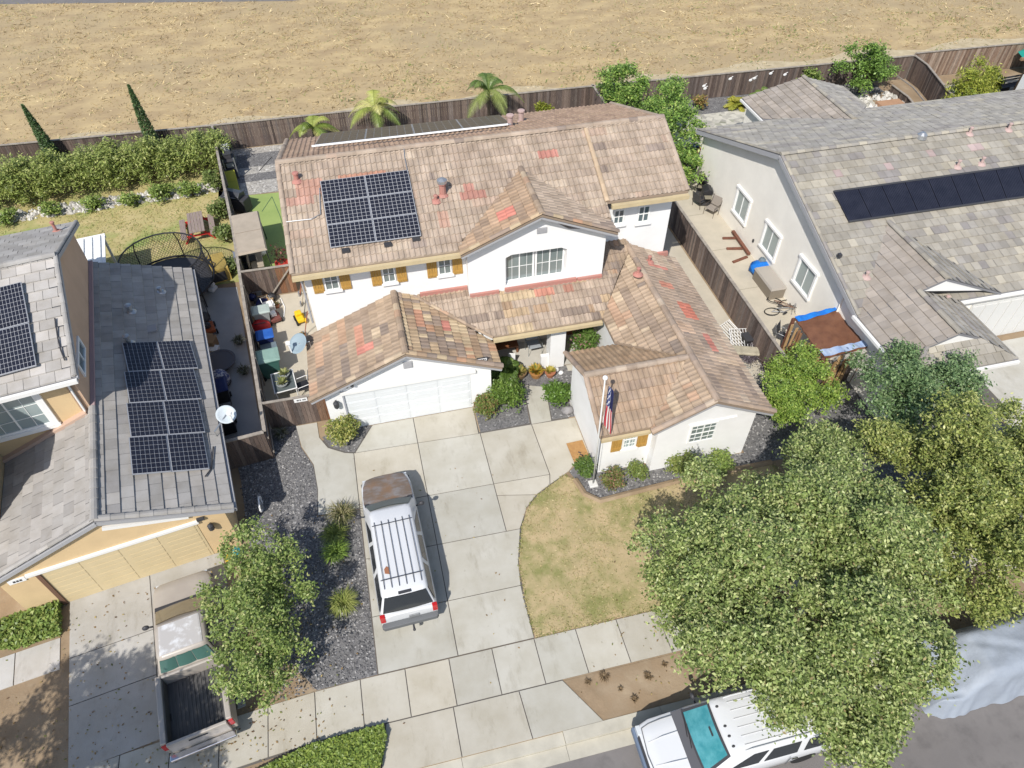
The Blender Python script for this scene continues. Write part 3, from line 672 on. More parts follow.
# roofs
def roof(calls, capl, name, soffit=None):
    mb = MB()
    for c in calls: tiles(mb, *c[0], **c[1])
    o = hp(mb, name, [tile_m, soffit or mat('roof_edge_brown', (.26, .20, .15), .9)])
    for i, (a, b, pal, r) in enumerate(capl): cm = MB(); caps(cm, a, b, pal, i+3, r); hp(cm, 'ridge_cap', tile_m).parent = o
    return o
MF = Plane((0, 21.97), (0, 1), 5.70, .463); RZ = MF.z(0, 26.4); MR = Plane((0, 32.4), (0, -1), 5.55, (RZ-5.55)/6.0)
mfl = [(-3.05, 21.97), (3.4, 21.97), (3.4, 26.4), (-3.05, 26.4)]; mfm = [(3.4, 22.43), (9.42, 22.43), (9.42, 26.4), (3.4, 26.4)]
p1 = [(-2.0, 25.2, .55, .28, (.47, .28, .215)), (-2.35, 24.75, .5, .3, (.46, .28, .22)), (.1, 25.35, .9, .2, (.50, .27, .19)), (4.15, 24.1, .5, .22, (.48, .25, .20)), (4.1, 24.5, .2, .2, (.48, .25, .20)), (7.6, 25.35, .38, .15, (.50, .235, .19)), (2.9, 23.4, .16, .3, (.45, .29, .22))]
pa = [(MF, mfl), dict(palette=PAL_MAIN, seed=11, patches=p1, run=.4)]; pam = [(MF, mfm), dict(palette=PAL_MAIN, seed=10, patches=p1, run=.4)]
MF2 = Plane((0, 21.97), (0, 1), 5.75, .463)
pb = [(MF2, [(9.42, 23.05), (12.9, 23.05), (12.9, 26.4), (9.42, 26.4)]), dict(palette=PAL_MAIN, seed=12, run=.3)]
pc = [(MR, [(-3.05, 26.4), (12.9, 26.4), (12.9, 32.4), (-3.05, 32.4)]), dict(palette=[(3, (.40, .28, .20)), (3, (.37, .26, .19)), (2, (.42, .30, .21))], seed=13, run=.3)]
upper = roof([pa, pam, pb, pc], [((-3.05, 26.4, RZ), (12.9, 26.4, RZ+.03), PAL_MAIN, .14), ((-3.0, 22.0, 5.73), (-3.0, 26.4, RZ), PAL_MAIN, .10), ((-3.0, 32.4, 5.57), (-3.0, 26.4, RZ), PAL_MAIN, .10), ((12.86, 23.07, 6.28), (12.86, 26.4, RZ), PAL_MAIN, .10), ((12.86, 32.4, 5.57), (12.86, 26.4, RZ), PAL_MAIN, .10), ((9.44, 23.07, 6.27), (9.44, 26.4, RZ), [(1, (.50, .38, .26))], .10)], 'roof', mat('roof_edge_brown', (.26, .20, .15), .9))
# pop-out gable
PRX, PRZ = 6.32, 7.08
gl = Plane((3.2, 0), (1, 0), PRZ-.42*3.12, .42); gr = Plane((9.44, 0), (-1, 0), PRZ-.42*3.12, .42)
yM = lambda z: 21.97+(z-5.70)/.463
gable = roof([[(gl, [(3.2, 21.6), (PRX, 21.6), (PRX, yM(PRZ)), (3.2, yM(gl.z0))]), dict(palette=[(3, (.36, .26, .18)), (2, (.40, .28, .19)), (1, (.30, .22, .16))], seed=14, patches=[(5.1, 22.6, .3, .28, (.56, .22, .17))])],
              [(gr, [(PRX, 21.6), (9.44, 21.6), (9.44, yM(gr.z0)+.2), (PRX, yM(PRZ))]), dict(palette=PAL_MAIN, seed=15)]],
             [((PRX, 21.6, PRZ+.03), (PRX, yM(PRZ), PRZ+.03), PAL_LOW, .12), ((3.2, 21.66, gl.z0+.03), (PRX, 21.66, PRZ+.03), PAL_CHK, .10), ((9.44, 21.66, gr.z0+.03), (PRX, 21.66, PRZ+.03), PAL_CHK, .10)], 'roof')
# garage gable
GX, GZ = .52, 3.86; ga = Plane((-3.22, 0), (1, 0), GZ-.43*3.74, .43); gb = Plane((4.12, 0), (-1, 0), GZ-.43*3.6, .43)
PF = Plane((0, 20.2), (0, 1), 2.66, .40)
vx = lambda y: 4.12-(PF.z(0, y)-gb.z0)/.43
garage_roof = roof([[(ga, [(-3.22, 18.8), (GX, 18.8), (GX, 22.39), (-3.22, 22.39)]), dict(palette=PAL_LOW, seed=16, run=.35, patches=[(-1.0, 20.8, .16, .7, (.45, .24, .17)), (-1.0, 20.1, .3, .2, RED)])],
   [(gb, [(GX, 18.8), (4.12, 18.8), (4.12, 20.2), (vx(20.2), 20.2), (vx(22.39), 22.39), (GX, 22.39)]) if False else (gb, [(GX, 18.8), (4.12, 18.8), (4.12, 20.2), (vx(22.39), 22.39), (GX, 22.39)]), dict(palette=PAL_CHK, seed=17, run=.75, patches=[(2.3, 20.75, .22, .28, RED), (1.35, 21.1, .2, .5, (.44, .24, .16))])]],
   [((GX, 18.8, GZ+.03), (GX, 22.39, GZ+.03), PAL_LOW, .13), ((-3.22, 18.87, ga.z0+.03), (GX, 18.87, GZ+.03), PAL_LOW, .11), ((4.12, 18.87, gb.z0+.03), (GX, 18.87, GZ+.03), PAL_CHK, .11)], 'roof')
# porch roof and right wing
WX, WZ = 10.65, 3.76; wa = Plane((8.62, 0), (1, 0), WZ-.5*2.03, .5); wb_ = Plane((13.16, 0), (-1, 0), WZ-.5*2.51, .5)
wv = lambda y: 8.62+(PF.z(0, y)-wa.z0)/.5
yr = 20.2+(WZ-2.66)/.40
PTOP = lambda y: y
porch_roof = roof([[(PF, [(4.06, 20.2), (8.62, 20.2), (wv(22.0), 22.0), (vx(22.0), 22.0)]), dict(palette=PAL_CHK[:4]+PAL_MAIN[:3], seed=18, run=.35, patches=[(6.6, 21.55, .4, .18, (.48, .23, .17)), (7.6, 21.7, .2, .3, (.45, .24, .18))])],
   [(PF, [(vx(22.0), 22.0), (3.5, 22.0), (3.5, 22.39), (vx(22.39), 22.39)]), dict(palette=PAL_LOW, seed=19)],
   [(PF, [(9.12, 22.0), (wv(22.0), 22.0), (WX, yr), (WX, 23.49), (9.12, 23.49)]), dict(palette=PAL_LOW, seed=20)]],
   [((4.05, 20.2, PF.z(0, 20.2)-.02), (vx(22.39), 22.39, PF.z(0, 22.39)), PAL_LOW, .07)], 'roof')
EF = Plane((0, 14.33), (0, 1), 2.70, .48); EZ = EF.z(0, 16.4); EB = Plane((0, 18.72), (0, -1), EZ-.48*2.32, .48)
ef = lambda y: 8.62+(EF.z(0, y)-wa.z0)/.5
ev = lambda z: 8.62+(z-wa.z0)/.5
wing_roof = roof([[(wa, [(8.62, 18.72), (8.62, 20.2), (WX, yr), (WX, 16.4), (ev(EZ), 16.4)]), dict(palette=PAL_LOW, seed=21, run=.3)],
   [(wa, [(8.45, 14.1), (WX, 14.1), (WX, 16.4), (ev(EZ), 16.4), (8.45, 14.33)]), dict(palette=PAL_LOW, seed=22, run=.25)],
   [(wb_, [(WX, 14.1), (13.16, 14.1), (13.16, 23.49), (WX, 23.49)]), dict(palette=PAL_WING, seed=23, run=.35, patches=[(11.75, 22.2, .45, .12, RED), (11.6, 20.9, .35, .2, (.52, .24, .17)), (11.9, 19.4, .3, .45, (.54, .2, .14)), (12.1, 17.6, .2, .5, RED), (11.2, 18.2, .5, .3, (.50, .36, .26)), (12.4, 16.6, .5, .3, (.52, .40, .29))])],
   [(EF, [(6.58, 14.33), (8.5, 14.33), (ef(16.4), 16.4), (6.58, 16.4)]), dict(palette=[(3, (.38, .285, .205)), (2, (.41, .295, .205)), (1.2, (.47, .36, .255)), (1.2, (.34, .255, .19))], seed=24, run=.35)],
   [(EB, [(6.58, 16.4), (ev(EZ), 16.4), (8.62, 18.72), (6.58, 18.72)]), dict(palette=[(3, (.36, .26, .17)), (2, (.40, .28, .18)), (1, (.32, .23, .15))], seed=25, run=.3)]],
   [((WX, 14.1, WZ+.03), (WX, 23.49, WZ+.03), PAL_WING, .13), ((6.58, 16.4, EZ+.03), (ev(EZ), 16.4, EZ+.03), PAL_MAIN, .13), ((8.45, 14.16, wa.z(8.45, 0)+.03), (WX, 14.16, WZ+.03), PAL_WING, .11), ((13.16, 14.16, wb_.z0+.03), (WX, 14.16, WZ+.03), PAL_WING, .11), ((6.62, 14.35, 2.73), (6.62, 16.4, EZ+.02), PAL_WING, .10), ((6.62, 18.7, EB.z0+.03), (6.62, 16.4, EZ+.02), PAL_WING, .10)], 'roof')
# gutters and fascias
f = MB(); f.box(-3.05, 21.80, 5.50, 3.22, 21.955, 5.66); f.box(9.6, 22.88, 5.97, 12.9, 23.035, 6.15); build_each(f, 'gutter', fascia_cream, house, H0)
f = MB(); f.box(4.06, 20.04, 2.47, 8.6, 20.185, 2.62); hp(f, 'gutter', fascia_cream)
f = MB(); f.box(6.6, 14.2, 2.52, 8.42, 14.315, 2.64); hp(f, 'gutter', fascia_cream)
f = MB(); f.tube([(-2.80, 22.34, 5.35), (-2.80, 22.34, 3.0)], .04, 6); f.tube([(-3.0, 21.9, 5.5), (-2.80, 22.2, 5.3), (-2.80, 22.34, 5.2)], .04, 6); hp(f, 'downspout', fascia_grey)
f = MB()
for a, b in (((-3.2, 18.83, ga.z0-.16), (GX, 18.83, GZ-.17)), ((4.1, 18.83, gb.z0-.16), (GX, 18.83, GZ-.17)), ((3.22, 21.63, gl.z0-.16), (PRX, 21.63, PRZ-.17)), ((9.42, 21.63, gr.z0-.16), (PRX, 21.63, PRZ-.17)), ((8.5, 14.13, wa.z(8.5, 0)-.16), (WX, 14.13, WZ-.17)), ((13.14, 14.13, wb_.z0-.16), (WX, 14.13, WZ-.17))): f.bar(a, b, .05, .075)
build_each(f, 'fascia', fascia_grey, house, H0)
# red flashing at the wall foot
f = MB(); f.box(vx(22.3)+.2, 22.28, PF.z(0, 22.28)-.02, 3.48, 22.39, PF.z(0, 22.39)+.14); f.box(3.52, 21.9, PF.z(0, 21.9)-.02, wl-.3, 22.01, PF.z(0, 22)+.14); f.box(wr+.5, 21.9, PF.z(0, 21.9)-.02, 9.1, 22.01, PF.z(0, 22)+.14); f.box(wl-.05, 21.9, PF.z(0, 21.9)-.02, wr+.45, 22.01, PF.z(0, 22)+.18); f.box(12.1, 23.36, 2.82, 12.7, 23.49, 3.02)
build_each(f, 'flashing', red_tile_m, house, H0)
# windows
def window(par, off, o, U, N, w_, h_, cols=2, rows=2, gm=None, fr=.07, sash=None, trim=0.0, trim_m=None, proud=.05, fm=None, sill=True):
    """window centred at o, U along the wall, N outward"""
    o, U, N = Vector(o), Vector(U).normalized(), Vector(N).normalized(); Z = Vector((0, 0, 1)); M = Matrix((U, N, Z)).transposed(); mb = MB()
    def bx(cu, cz, wu, hz, d0, d1, target): target.obox(o+U*cu+Z*cz+N*((d0+d1)/2), (wu, d1-d0, hz), M)
    for s in (-1, 1): bx(s*(w_/2-fr/2), 0, fr, h_, -.03, proud, mb); bx(0, s*(h_/2-fr/2), w_-2*fr-.004, fr, -.03, proud, mb)
    for i in range(1, cols): bx(-w_/2+w_*i/cols, 0, fr*.6, h_-2*fr-.004, -.03, proud-.006, mb)
    for j in range(1, rows): bx(0, -h_/2+h_*j/rows, w_-2*fr-.004, fr*.45, -.03, proud-.012, mb)
    if sash:
        for i in range(1, sash[0]): bx(-w_/2+w_*i/sash[0], 0, .013, h_-2*fr-.004, -.03, proud-.02, mb)
        for j in range(1, sash[1]): bx(0, -h_/2+h_*j/sash[1], w_-2*fr-.004, .013, -.03, proud-.022, mb)
    f_ = mb.build('window', fm or white_paint, par, off=off)
    g = MB(); bx(0, 0, w_-2*fr+.01, h_-2*fr+.01, -.02, .012, g); g.build('pane', gm or glass, f_, off=off)
    if sill or trim:
        t = MB()
        if trim:
            for s in (-1, 1): bx(s*(w_/2+trim/2+.002), 0, trim, h_, -.03, proud+.03, t)
            bx(0, h_/2+trim/2+.002, w_+2*trim+.1, trim, -.03, proud+.06, t); bx(0, -h_/2-trim/2-.002, w_+2*trim+.06, trim, -.03, proud+.05, t)
        else: bx(0, -h_/2-.05, w_+.16, .09, -.02, proud+.06, t)
        t.build('sill', trim_m or white_paint, f_, off=off)
    return f_
def shutter(o, w_, h_, par=house, off=H0):
    mb = MB(); n = 4
    for i in range(n): mb.box(o[0]-w_/2+w_*i/n+.004, o[1]-.05, o[2]-h_/2, o[0]-w_/2+w_*(i+1)/n-.004, o[1]-.008, o[2]+h_/2)
    for z in (-h_*.36, h_*.36): mb.box(o[0]-w_/2+.01, o[1]-.07, o[2]+z-.05, o[0]+w_/2-.01, o[1]-.052, o[2]+z+.05)
    mb.build('shutter', shutter_m, par, off=off)
for (lx, ly, rx, ry, tx, ty, bx_, by) in ((323.6, 280.9, 338.4, 279.4, 330.2, 271.0, 331.9, 289.5), (382.2, 273.9, 395, 272.3, 387.7, 264.5, 389.5, 282), (437.7, 265.3, 451, 263, 443.1, 256.3, 445, 274)):
    xa, xb = atY(lx, ly, 22.4).x, atY(rx, ry, 22.4).x; zt, zb = atY(tx, ty, 22.4).z, atY(bx_, by, 22.4).z; cx, cz, ww, hh = (xa+xb)/2, (zt+zb)/2, xb-xa, zt-zb
    window(house, H0, (cx, 22.4, cz), (1, 0, 0), (0, -1, 0), ww, hh, 2, 2, glass_mid, .05, sash=(1, 1))
    for s in (-1, 1): shutter((cx+s*(ww/2+.24), 22.4, cz), .40, hh+.12)
for i in range(2):
    ww = (wr-wl)/2-.04; window(house, H0, (wl+(wr-wl)*(i*.5+.25), PY+.3, (wb+wt)/2), (1, 0, 0), (0, -1, 0), ww, wt-wb, 2, 1, glass_mid, .07, sash=(4, 2), sill=False)
hp(MB().box(wl, PY+.36, wb-.1, wr, PY+.375, wt+.13), 'recess_back', stucco)
for (lx, ly, rx, ry, tx, ty, bx_, by) in ((613, 216, 624.5, 214.5, 618.6, 208.8, 620, 223.6), (637.3, 214, 649.8, 212, 644, 205, 642, 222)):
    xa, xb = atY(lx, ly, 23.5).x, atY(rx, ry, 23.5).x; zt, zb = atY(tx, ty, 23.5).z, atY(bx_, by, 23.5).z
    window(house, H0, ((xa+xb)/2, 23.5, (zt+zb)/2), (1, 0, 0), (0, -1, 0), xb-xa, zt-zb, 2, 2)
xa, xb = atY(623, 440.5, 14.73).x, atY(636.5, 437, 14.73).x; zt, zb = atY(630, 430.5, 14.73).z, atY(629, 447, 14.73).z
window(house, H0, ((xa+xb)/2, 14.73, (zt+zb)/2), (1, 0, 0), (0, -1, 0), xb-xa, zt-zb, 2, 2, glass_lt, .05, sash=(4, 4))
for s in (-1, 1): shutter(((xa+xb)/2+s*((xb-xa)/2+.24), 14.73, (zt+zb)/2), .40, zt-zb+.12)
xa, xb = atY(689, 434, 14.35).x, atY(715.5, 429, 14.35).x; zt, zb = atY(705, 423, 14.35).z, atY(700, 440.5, 14.35).z
window(house, H0, ((xa+xb)/2, 14.35, (zt+zb)/2), (1, 0, 0), (0, -1, 0), xb-xa, zt-zb, 2, 2, glass_mid, .055, sash=(4, 4), sill=False); hp(MB().box(xa-.1, 14.30, zt+.04, xb+.7, 14.348, zt+.085), 'header_trim', white_paint)
# garage door
gd = MB(); dx0, dx1, dz = -2.0, 2.88, 2.04
gd.box(dx0, 19.085, .02, dx1, 19.098, dz)
for i in range(4):
    for j in range(4):
        a = dx0+(dx1-dx0)*i/4+.09; b = dx0+(dx1-dx0)*(i+1)/4-.09; z0 = .02+(dz-.02)*j/4+.05; z1 = .02+(dz-.02)*(j+1)/4-.05
        gd.box(a, 19.066, z0, b, 19.083, z1); gd.box(a+.06, 19.056, (z0+z1)/2-.02, b-.06, 19.06, (z0+z1)/2+.02)
    
for j in range(5): gd.box(dx0, 19.072, .02+(dz-.05)*j/4, dx1, 19.0835, .045+(dz-.05)*j/4)
hp(gd, 'garage_door', white_door)
t = MB(); t.box(dx0-.12, 18.98, dz+.02, dx1+.22, 19.095, dz+.14); hp(t, 'header_trim', fascia_white)
t = MB(); t.box(dx0-.07, 19.03, .02, dx0-.006, 19.096, dz+.01); hp(t, 'door_jamb', soffit_grey)
t = MB(); t.box(.38, 19.05, 2.88, .72, 19.095, 3.20)
for k in range(5): t.box(.40, 19.035, 2.91+k*.055, .70, 19.048, 2.935+k*.055)
hp(t, 'gable_vent', fascia_grey)
t = MB(); t.box(6.25, PY-.04, 5.98, 6.65, PY-.005, 6.22)
for k in range(4): t.box(6.27, PY-.055, 6.01+k*.05, 6.63, PY-.042, 6.03+k*.05)
hp(t, 'gable_vent', fascia_grey)
npz = atY(482, 359, 19.1); t = MB(); t.box(npz.x-.22, 19.06, npz.z-.1, npz.x+.22, 19.095, npz.z+.1); pl_ = hp(t, 'number_plaque', dark_m); t = MB(); t.box(npz.x-.18, 19.05, npz.z-.065, npz.x+.18, 19.058, npz.z+.065); q = hp(t, 'plaque_face', white_pl); q.parent = pl_
t = MB()
for k, wd in enumerate((.05, .07, .07, .05)): t.box(npz.x-.13+k*.075, 19.042, npz.z-.035, npz.x-.13+k*.075+wd*.7, 19.049, npz.z+.035)
q = hp(t, 'lettering', dark_m); q.parent = pl_
lz = atY(336, 402, 19.1); t = MB(); t.lathe([(.05, -.2), (.1, -.12), (.11, .1), (.06, .16), (.02, .22)], (lz.x, 18.95, lz.z), 8); t.bar((lz.x, 19.09, lz.z+.1), (lz.x, 18.97, lz.z+.1), .04); hp(t, 'wall_lantern', dark_m)
fl = atY(349, 383, 19.1); t = MB(); t.box(fl.x-.12, 19.0, fl.z-.06, fl.x+.12, 19.09, fl.z+.04); t.ball((fl.x-.1, 18.93, fl.z), .07, 8, 6); t.ball((fl.x+.1, 18.93, fl.z), .07, 8, 6); hp(t, 'floodlight', dark_m)
# vents and pipes on the roof
def pipe_vent(p, pl, hgt=.35, r=.06, m=None, par=house, off=H0, name='vent_pipe'):
    z = pl.z(p[0], p[1]); mb = MB(); mb.lathe([(.22, -.02), (.14, .06), (r, .08), (r, hgt), (r*1.4, hgt), (r*1.4, hgt+.06), (.01, hgt+.08)], (p[0], p[1], z), 10); mb.build(name, m or red_tile_m, par, off=off)
def roof_pt(px, py, pl):    # where the sight line meets a roof plane
    lo, hi = 0., 12.
    for _ in range(40):
        mid = (lo+hi)/2; p = at(px, py, mid)
        if pl.z(p.x, p.y) > mid: lo = mid
        else: hi = mid
    return at(px, py, lo)
for px, py, h_, r_ in ((297, 181, .3, .09), (443, 195, .5, .13), (436, 201, .2, .06)): p = roof_pt(px, py, MF); pipe_vent((p.x, p.y), MF, h_, r_)
p = roof_pt(443, 195, MF); MB().lathe([(.2, 0), (.2, .12), (.05, .2)], (p.x, p.y, p.z+.55), 10).build('vent_cap', steel_m, house, off=H0)
for px, py in ((649, 262), (638, 274)): p = roof_pt(px, py, wb_); pipe_vent((p.x, p.y), wb_, .25, .06)
for px, py in ((510, 127), (521, 122)): p = roof_pt(px, py, MR); pipe_vent((p.x, p.y), MR, .5, .12, mat('grey_pinkish', (.45, .33, .30), .8))
# ---- solar arrays
def module(par, off, c, U, V, w_, h_, nx, ny, frame=.016):
    """one module: frame box, backsheet and cells, standing off the roof"""
    c, U, V = Vector(c), Vector(U).normalized(), Vector(V).normalized(); N = U.cross(V); M = Matrix((U, V, N)).transposed()
    mb = MB(); mb.obox(c-N*.02, (w_, h_, .04), M, 0); mb.obox(c+N*.004, (w_-2*frame, h_-2*frame, .006), M, 1)
    cw, ch = (w_-2*frame-.01)/nx, (h_-2*frame-.01)/ny
    for i in range(nx):
        for j in range(ny): mb.obox(c+U*(-w_/2+frame+.005+cw*(i+.5))+V*(-h_/2+frame+.005+ch*(j+.5))+N*.011, (cw-.014, ch-.014, .006), M, 2)
    return mb.build('solar_panel', [solar_frame, back_m, cell_m], par, off=off, recalc=False)
def array(par, off, pl, corners, nc, nr, cx, cy, lift=.16, local=None, frame=.016):
    """corners: tl, tr, br, bl pixels on the roof plane"""
    P = [roof_pt(px, py, pl) if local is None else local(px, py, pl) for px, py in corners]
    for i in range(nc):
        for j in range(nr):
            def q(a, b): return (P[0]*(1-a)+P[1]*a)*(1-b)+(P[3]*(1-a)+P[2]*a)*b
            a, b = (i+.5)/nc, (j+.5)/nr; c = q(a, b); U = q((i+1)/nc, b)-q(i/nc, b); V = q(a, j/nr)-q(a, (j+1)/nr)
            U_ = U.normalized(); V_ = (V-U_*V.dot(U_)); N = U_.cross(V_).normalized()
            module(par, off, c+N*lift, U_, V_, U.length-.012, V_.length-.012, cx, cy, frame)
    return P
array(house, H0, MF, [(320.5, 183.5), (408, 172), (421.5, 238), (331, 250)], 2, 3, 10, 6)
pr_ = array(house, H0, MR, [(324, 137), (504, 118), (507, 128), (313, 149)], 4, 1, 6, 5)
mb = MB(); a, b = roof_pt(313, 152, MR), roof_pt(508, 130, MR); a.z += .25; b.z += .25; mb.tube([a, b], .045, 6); mb.build('rail', white_pl, house, off=H0)
mb = MB()
for px, py in ((346, 252), (388, 246), (416, 240)): p = roof_pt(px, py, MF); mb.box(p.x-.14, p.y-.1, p.z+.02, p.x+.14, p.y+.1, p.z+.12)
build_each(mb, 'mount', dark_m, house, H0)
mb = MB(); pp = [roof_pt(404, 150, MF), roof_pt(405, 160, MF), roof_pt(407.5, 172, MF)]; mb.tube([q+Vector((0, 0, .1)) for q in pp], .02, 5); mb.build('conduit', steel_m, house, off=H0); mb = MB(); pp = [roof_pt(285, 224, MF), roof_pt(312, 221, MF), roof_pt(321, 216, MF), roof_pt(320, 190, MF)]; mb.tube([q+Vector((0, 0, .09)) for q in pp], .02, 5); mb.build('conduit', steel_m, house, off=H0)
# dish on the garage eave
# ================================================================= LEFT NEIGHBOUR (local frame: u along its front, v back)
LB = (LO.x, LO.y, 0)
nb = thing('tan_house', 'tan stucco house with flat grey tile roofs and solar panels on two levels', 'house', LB, LA)
Zi = Matrix.Rotation(-LA, 3, 'Z')
def to_loc(p): return Zi @ (Vector(p)-Vector(LB))
def lroof_pt(px, py, pl):
    lo, hi = 0., 12.
    for _ in range(40):
        mid = (lo+hi)/2; p = to_loc(at(px, py, mid))
        if pl.z(p.x, p.y) > mid: lo = mid
        else: hi = mid
    return to_loc(at(px, py, lo))
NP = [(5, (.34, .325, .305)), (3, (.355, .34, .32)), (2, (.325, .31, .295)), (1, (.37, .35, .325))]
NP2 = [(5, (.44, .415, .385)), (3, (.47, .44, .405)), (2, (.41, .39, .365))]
def nbuild(mb, name, m, **k): return mb.build(name, m, nb, **k)
w = MB(); RIDGE, EU, EL = -3.31, .32, -6.94; ZR, ZE = 3.72, 2.3; sl = (ZR-ZE)/(EU-RIDGE)
w.extr([(0, 0, 0), (0, 0, 2.3), (RIDGE, 0, 3.5), (-6.7, 0, 2.25), (-6.7, 0, 0)], (0, .3, 0)); w.box(-.2, .3, 0, 0, 13.2, 2.3); w.box(-6.7, .3, 0, -6.5, 13.2, 2.3); w.box(-6.5, 13.0, 0, -.2, 13.2, 2.3)
w.extr([(0, 13.2, 2.3), (RIDGE, 13.2, 3.5), (-6.7, 13.2, 2.3)], (0, -.15, 0))
nbuild(w, 'wall', stucco_tan)
uw = MB(); V0, V1 = 4.75, 13.45
uw.extr([(-3.36, V0, 2.6), (-3.36, V1, 2.6), (-3.36, V1, 5.32), (-3.36, (V0+V1)/2, 6.8), (-3.36, V0, 5.32)], (-.3, 0, 0)); nbuild(uw, 'gable_wall', stucco_brown)
uw = MB(); uw.box(-16, V0, 2.4, -3.40, V0+.25, 5.3); uw.box(-16, V1-.2, 2.4, -3.7, V1, 5.3); nbuild(uw, 'upper_wall', stucco_tan)
uw = MB(); uw.box(-16, V0+.3, 0, -6.72, V1, 3); uw.box(-15, 2.1, 0, -6.6, V0-.02, 5.2); nbuild(uw, 'wall', stucco_tan)  # second box: unseen front bay, added to cast shadow on the lower roof
edge_m = mat('roof_edge_grey', (.20, .20, .21), .9)
def nroof(calls, capl, name='roof'):
    mb = MB()
    for c in calls: tiles(mb, *c[0], **c[1])
    o = nbuild(mb, name, [flat_m, edge_m])
    for i, (a, b, r) in enumerate(capl): cm = MB(); caps(cm, a, b, NP, i+30, r); nbuild(cm, 'ridge_cap', flat_m).parent = o
    return o
LR = Plane((EU, 0), (-1, 0), ZE, sl); LL = Plane((EL, 0), (1, 0), ZE, sl); kw = dict(tw=.46, te=.40, kind='flat', step=.045)
nroof([[(LR, [(RIDGE, -.12), (EU, -.12), (EU, 13.5), (RIDGE, 13.5)]), dict(palette=NP, seed=41, **kw)], [(LL, [(EL, -.12), (RIDGE, -.12), (RIDGE, V0), (EL, V0)]), dict(palette=[(3, (.355, .335, .312)), (2, (.37, .35, .325)), (1, (.34, .32, .30))], seed=42, **kw)],
       [(LL, [(-9, -.12), (EL, -.12), (EL, V0), (-9, V0)]), dict(palette=NP, seed=46, **kw)] if False else [(LL, [(EL, -.12), (EL+.01, -.12), (EL+.01, V0), (EL, V0)]), dict(palette=NP, seed=46, **kw)]],
      [((RIDGE, -.1, ZR+.02), (RIDGE, V0, ZR+.02), .13), ((EU, -.05, ZE+.03), (RIDGE, -.05, ZR+.03), .11), ((EL, -.05, ZE+.03), (RIDGE, -.05, ZR+.03), .09)])
UF = Plane((0, 4.4), (0, 1), 5.5, .337); UB = Plane((0, 13.75), (0, -1), 5.5, .337); VR = (4.4+13.75)/2; UZ = UF.z(0, VR)
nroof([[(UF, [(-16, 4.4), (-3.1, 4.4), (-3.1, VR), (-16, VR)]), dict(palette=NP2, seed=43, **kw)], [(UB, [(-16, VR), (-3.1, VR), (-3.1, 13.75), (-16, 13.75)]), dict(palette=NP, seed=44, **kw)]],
      [((-16, VR, UZ+.02), (-3.1, VR, UZ+.02), .13), ((-3.12, 4.45, 5.53), (-3.12, VR, UZ), .08), ((-3.12, 13.7, 5.53), (-3.12, VR, UZ), .08)])
BF = Plane((0, 1.7), (0, 1), 5.3, .337)  # roof of the unseen front bay, added and sized for its shadow
nroof([[(BF, [(-15.4, 1.7), (-6.2, 1.7), (-6.2, 4.38), (-15.4, 4.38)]), dict(palette=NP, seed=45, **kw)]], [])
f = MB(); f.bar((EL, -.14, ZE-.10), (RIDGE, -.14, ZR-.12), .05, .14); f.bar((EU, -.14, ZE-.10), (RIDGE, -.14, ZR-.12), .05, .14); f.box(EU+.005, -.1, ZE-.2, EU+.09, 13.5, ZE-.06); build_each(f, 'fascia', fascia_grey, nb)
f = MB(); f.bar((-3.07, 4.4, 5.42), (-3.07, VR, UZ-.1), .05, .14); f.bar((-3.07, 13.75, 5.42), (-3.07, VR, UZ-.1), .05, .14); build_each(f, 'fascia', fascia_grey, nb)
f = MB(); f.box(-16, 4.27, 5.32, -3.1, 4.385, 5.46); nbuild(f, 'gutter', fascia_white); f = MB(); f.tube([(-3.55, 4.68, 5.3), (-3.55, 4.68, 3.6)], .04, 6); nbuild(f, 'downspout', fascia_white)
f = MB(); f.extr([(-4.7, -.02, 2.62), (-.1, -.02, 2.30), (-.1, -.02, 2.36), (-1.8, -.02, 2.93), (-3.3, -.02, 3.40), (-4.6, -.02, 2.94)], (0, .015, 0)) if False else f.bar((-1.0, -.06, 2.52), (-3.3, -.06, 3.22), .09, .13); build_each(f, 'frieze_trim', fascia_white, nb)
f = MB(); f.box(-3.35, V0+.02, 3.42, -3.05, V1, 3.80) if False else f.bar((-3.28, V0, 3.78), (-3.28, V1, 3.78), .14, .10); nbuild(f, 'flashing', mat('faded_red_flashing', (.36, .26, .26), .8))
f = MB(); f.bar((-6.6, V0-.1, 2.55), (-3.5, V0-.1, 3.70), .22, .12); nbuild(f, 'flashing', mat('pink_flashing', (.50, .36, .28), .8))
# garage door
gd = MB(); a, b = -5.58, -.93; gd.box(a, -.016, .02, b, -.004, 1.98)
for i in range(4):
    for j in range(4):
        x0, x1 = a+(b-a)*i/4+.09, a+(b-a)*(i+1)/4-.09; z0 = .02+1.96*j/4
        for k in range(2): gd.box(x0, -.027, z0+.05+k*.22, x1, -.018, z0+.24+k*.22)
nbuild(gd, 'garage_door', tan_door)
f = MB(); f.box(a-.35, -.10, 2.03, b+.10, -.004, 2.14); nbuild(f, 'header_trim', fascia_white)
f = MB(); f.box(a-.13, -.06, .02, a-.004, -.004, 2.02); nbuild(f, 'door_jamb', mat('brown_jamb', (.16, .09, .06), .7))
f = MB(); f.box(-6.45, -.04, 1.88, -5.98, -.005, 2.08); p_ = nbuild(f, 'number_plaque', white_pl); f = MB()
for k in range(3): f.box(-6.32+k*.09, -.05, 1.94, -6.26+k*.09, -.042, 2.02)
nbuild(f, 'lettering', dark_m).parent = p_
f = MB(); f.lathe([(.05, -.16), (.10, -.1), (.10, .1), (.03, .18)], (-.55, -.14, 1.72), 8); f.bar((-.55, -.01, 1.78), (-.55, -.12, 1.78), .04); nbuild(f, 'wall_lantern', dark_m)
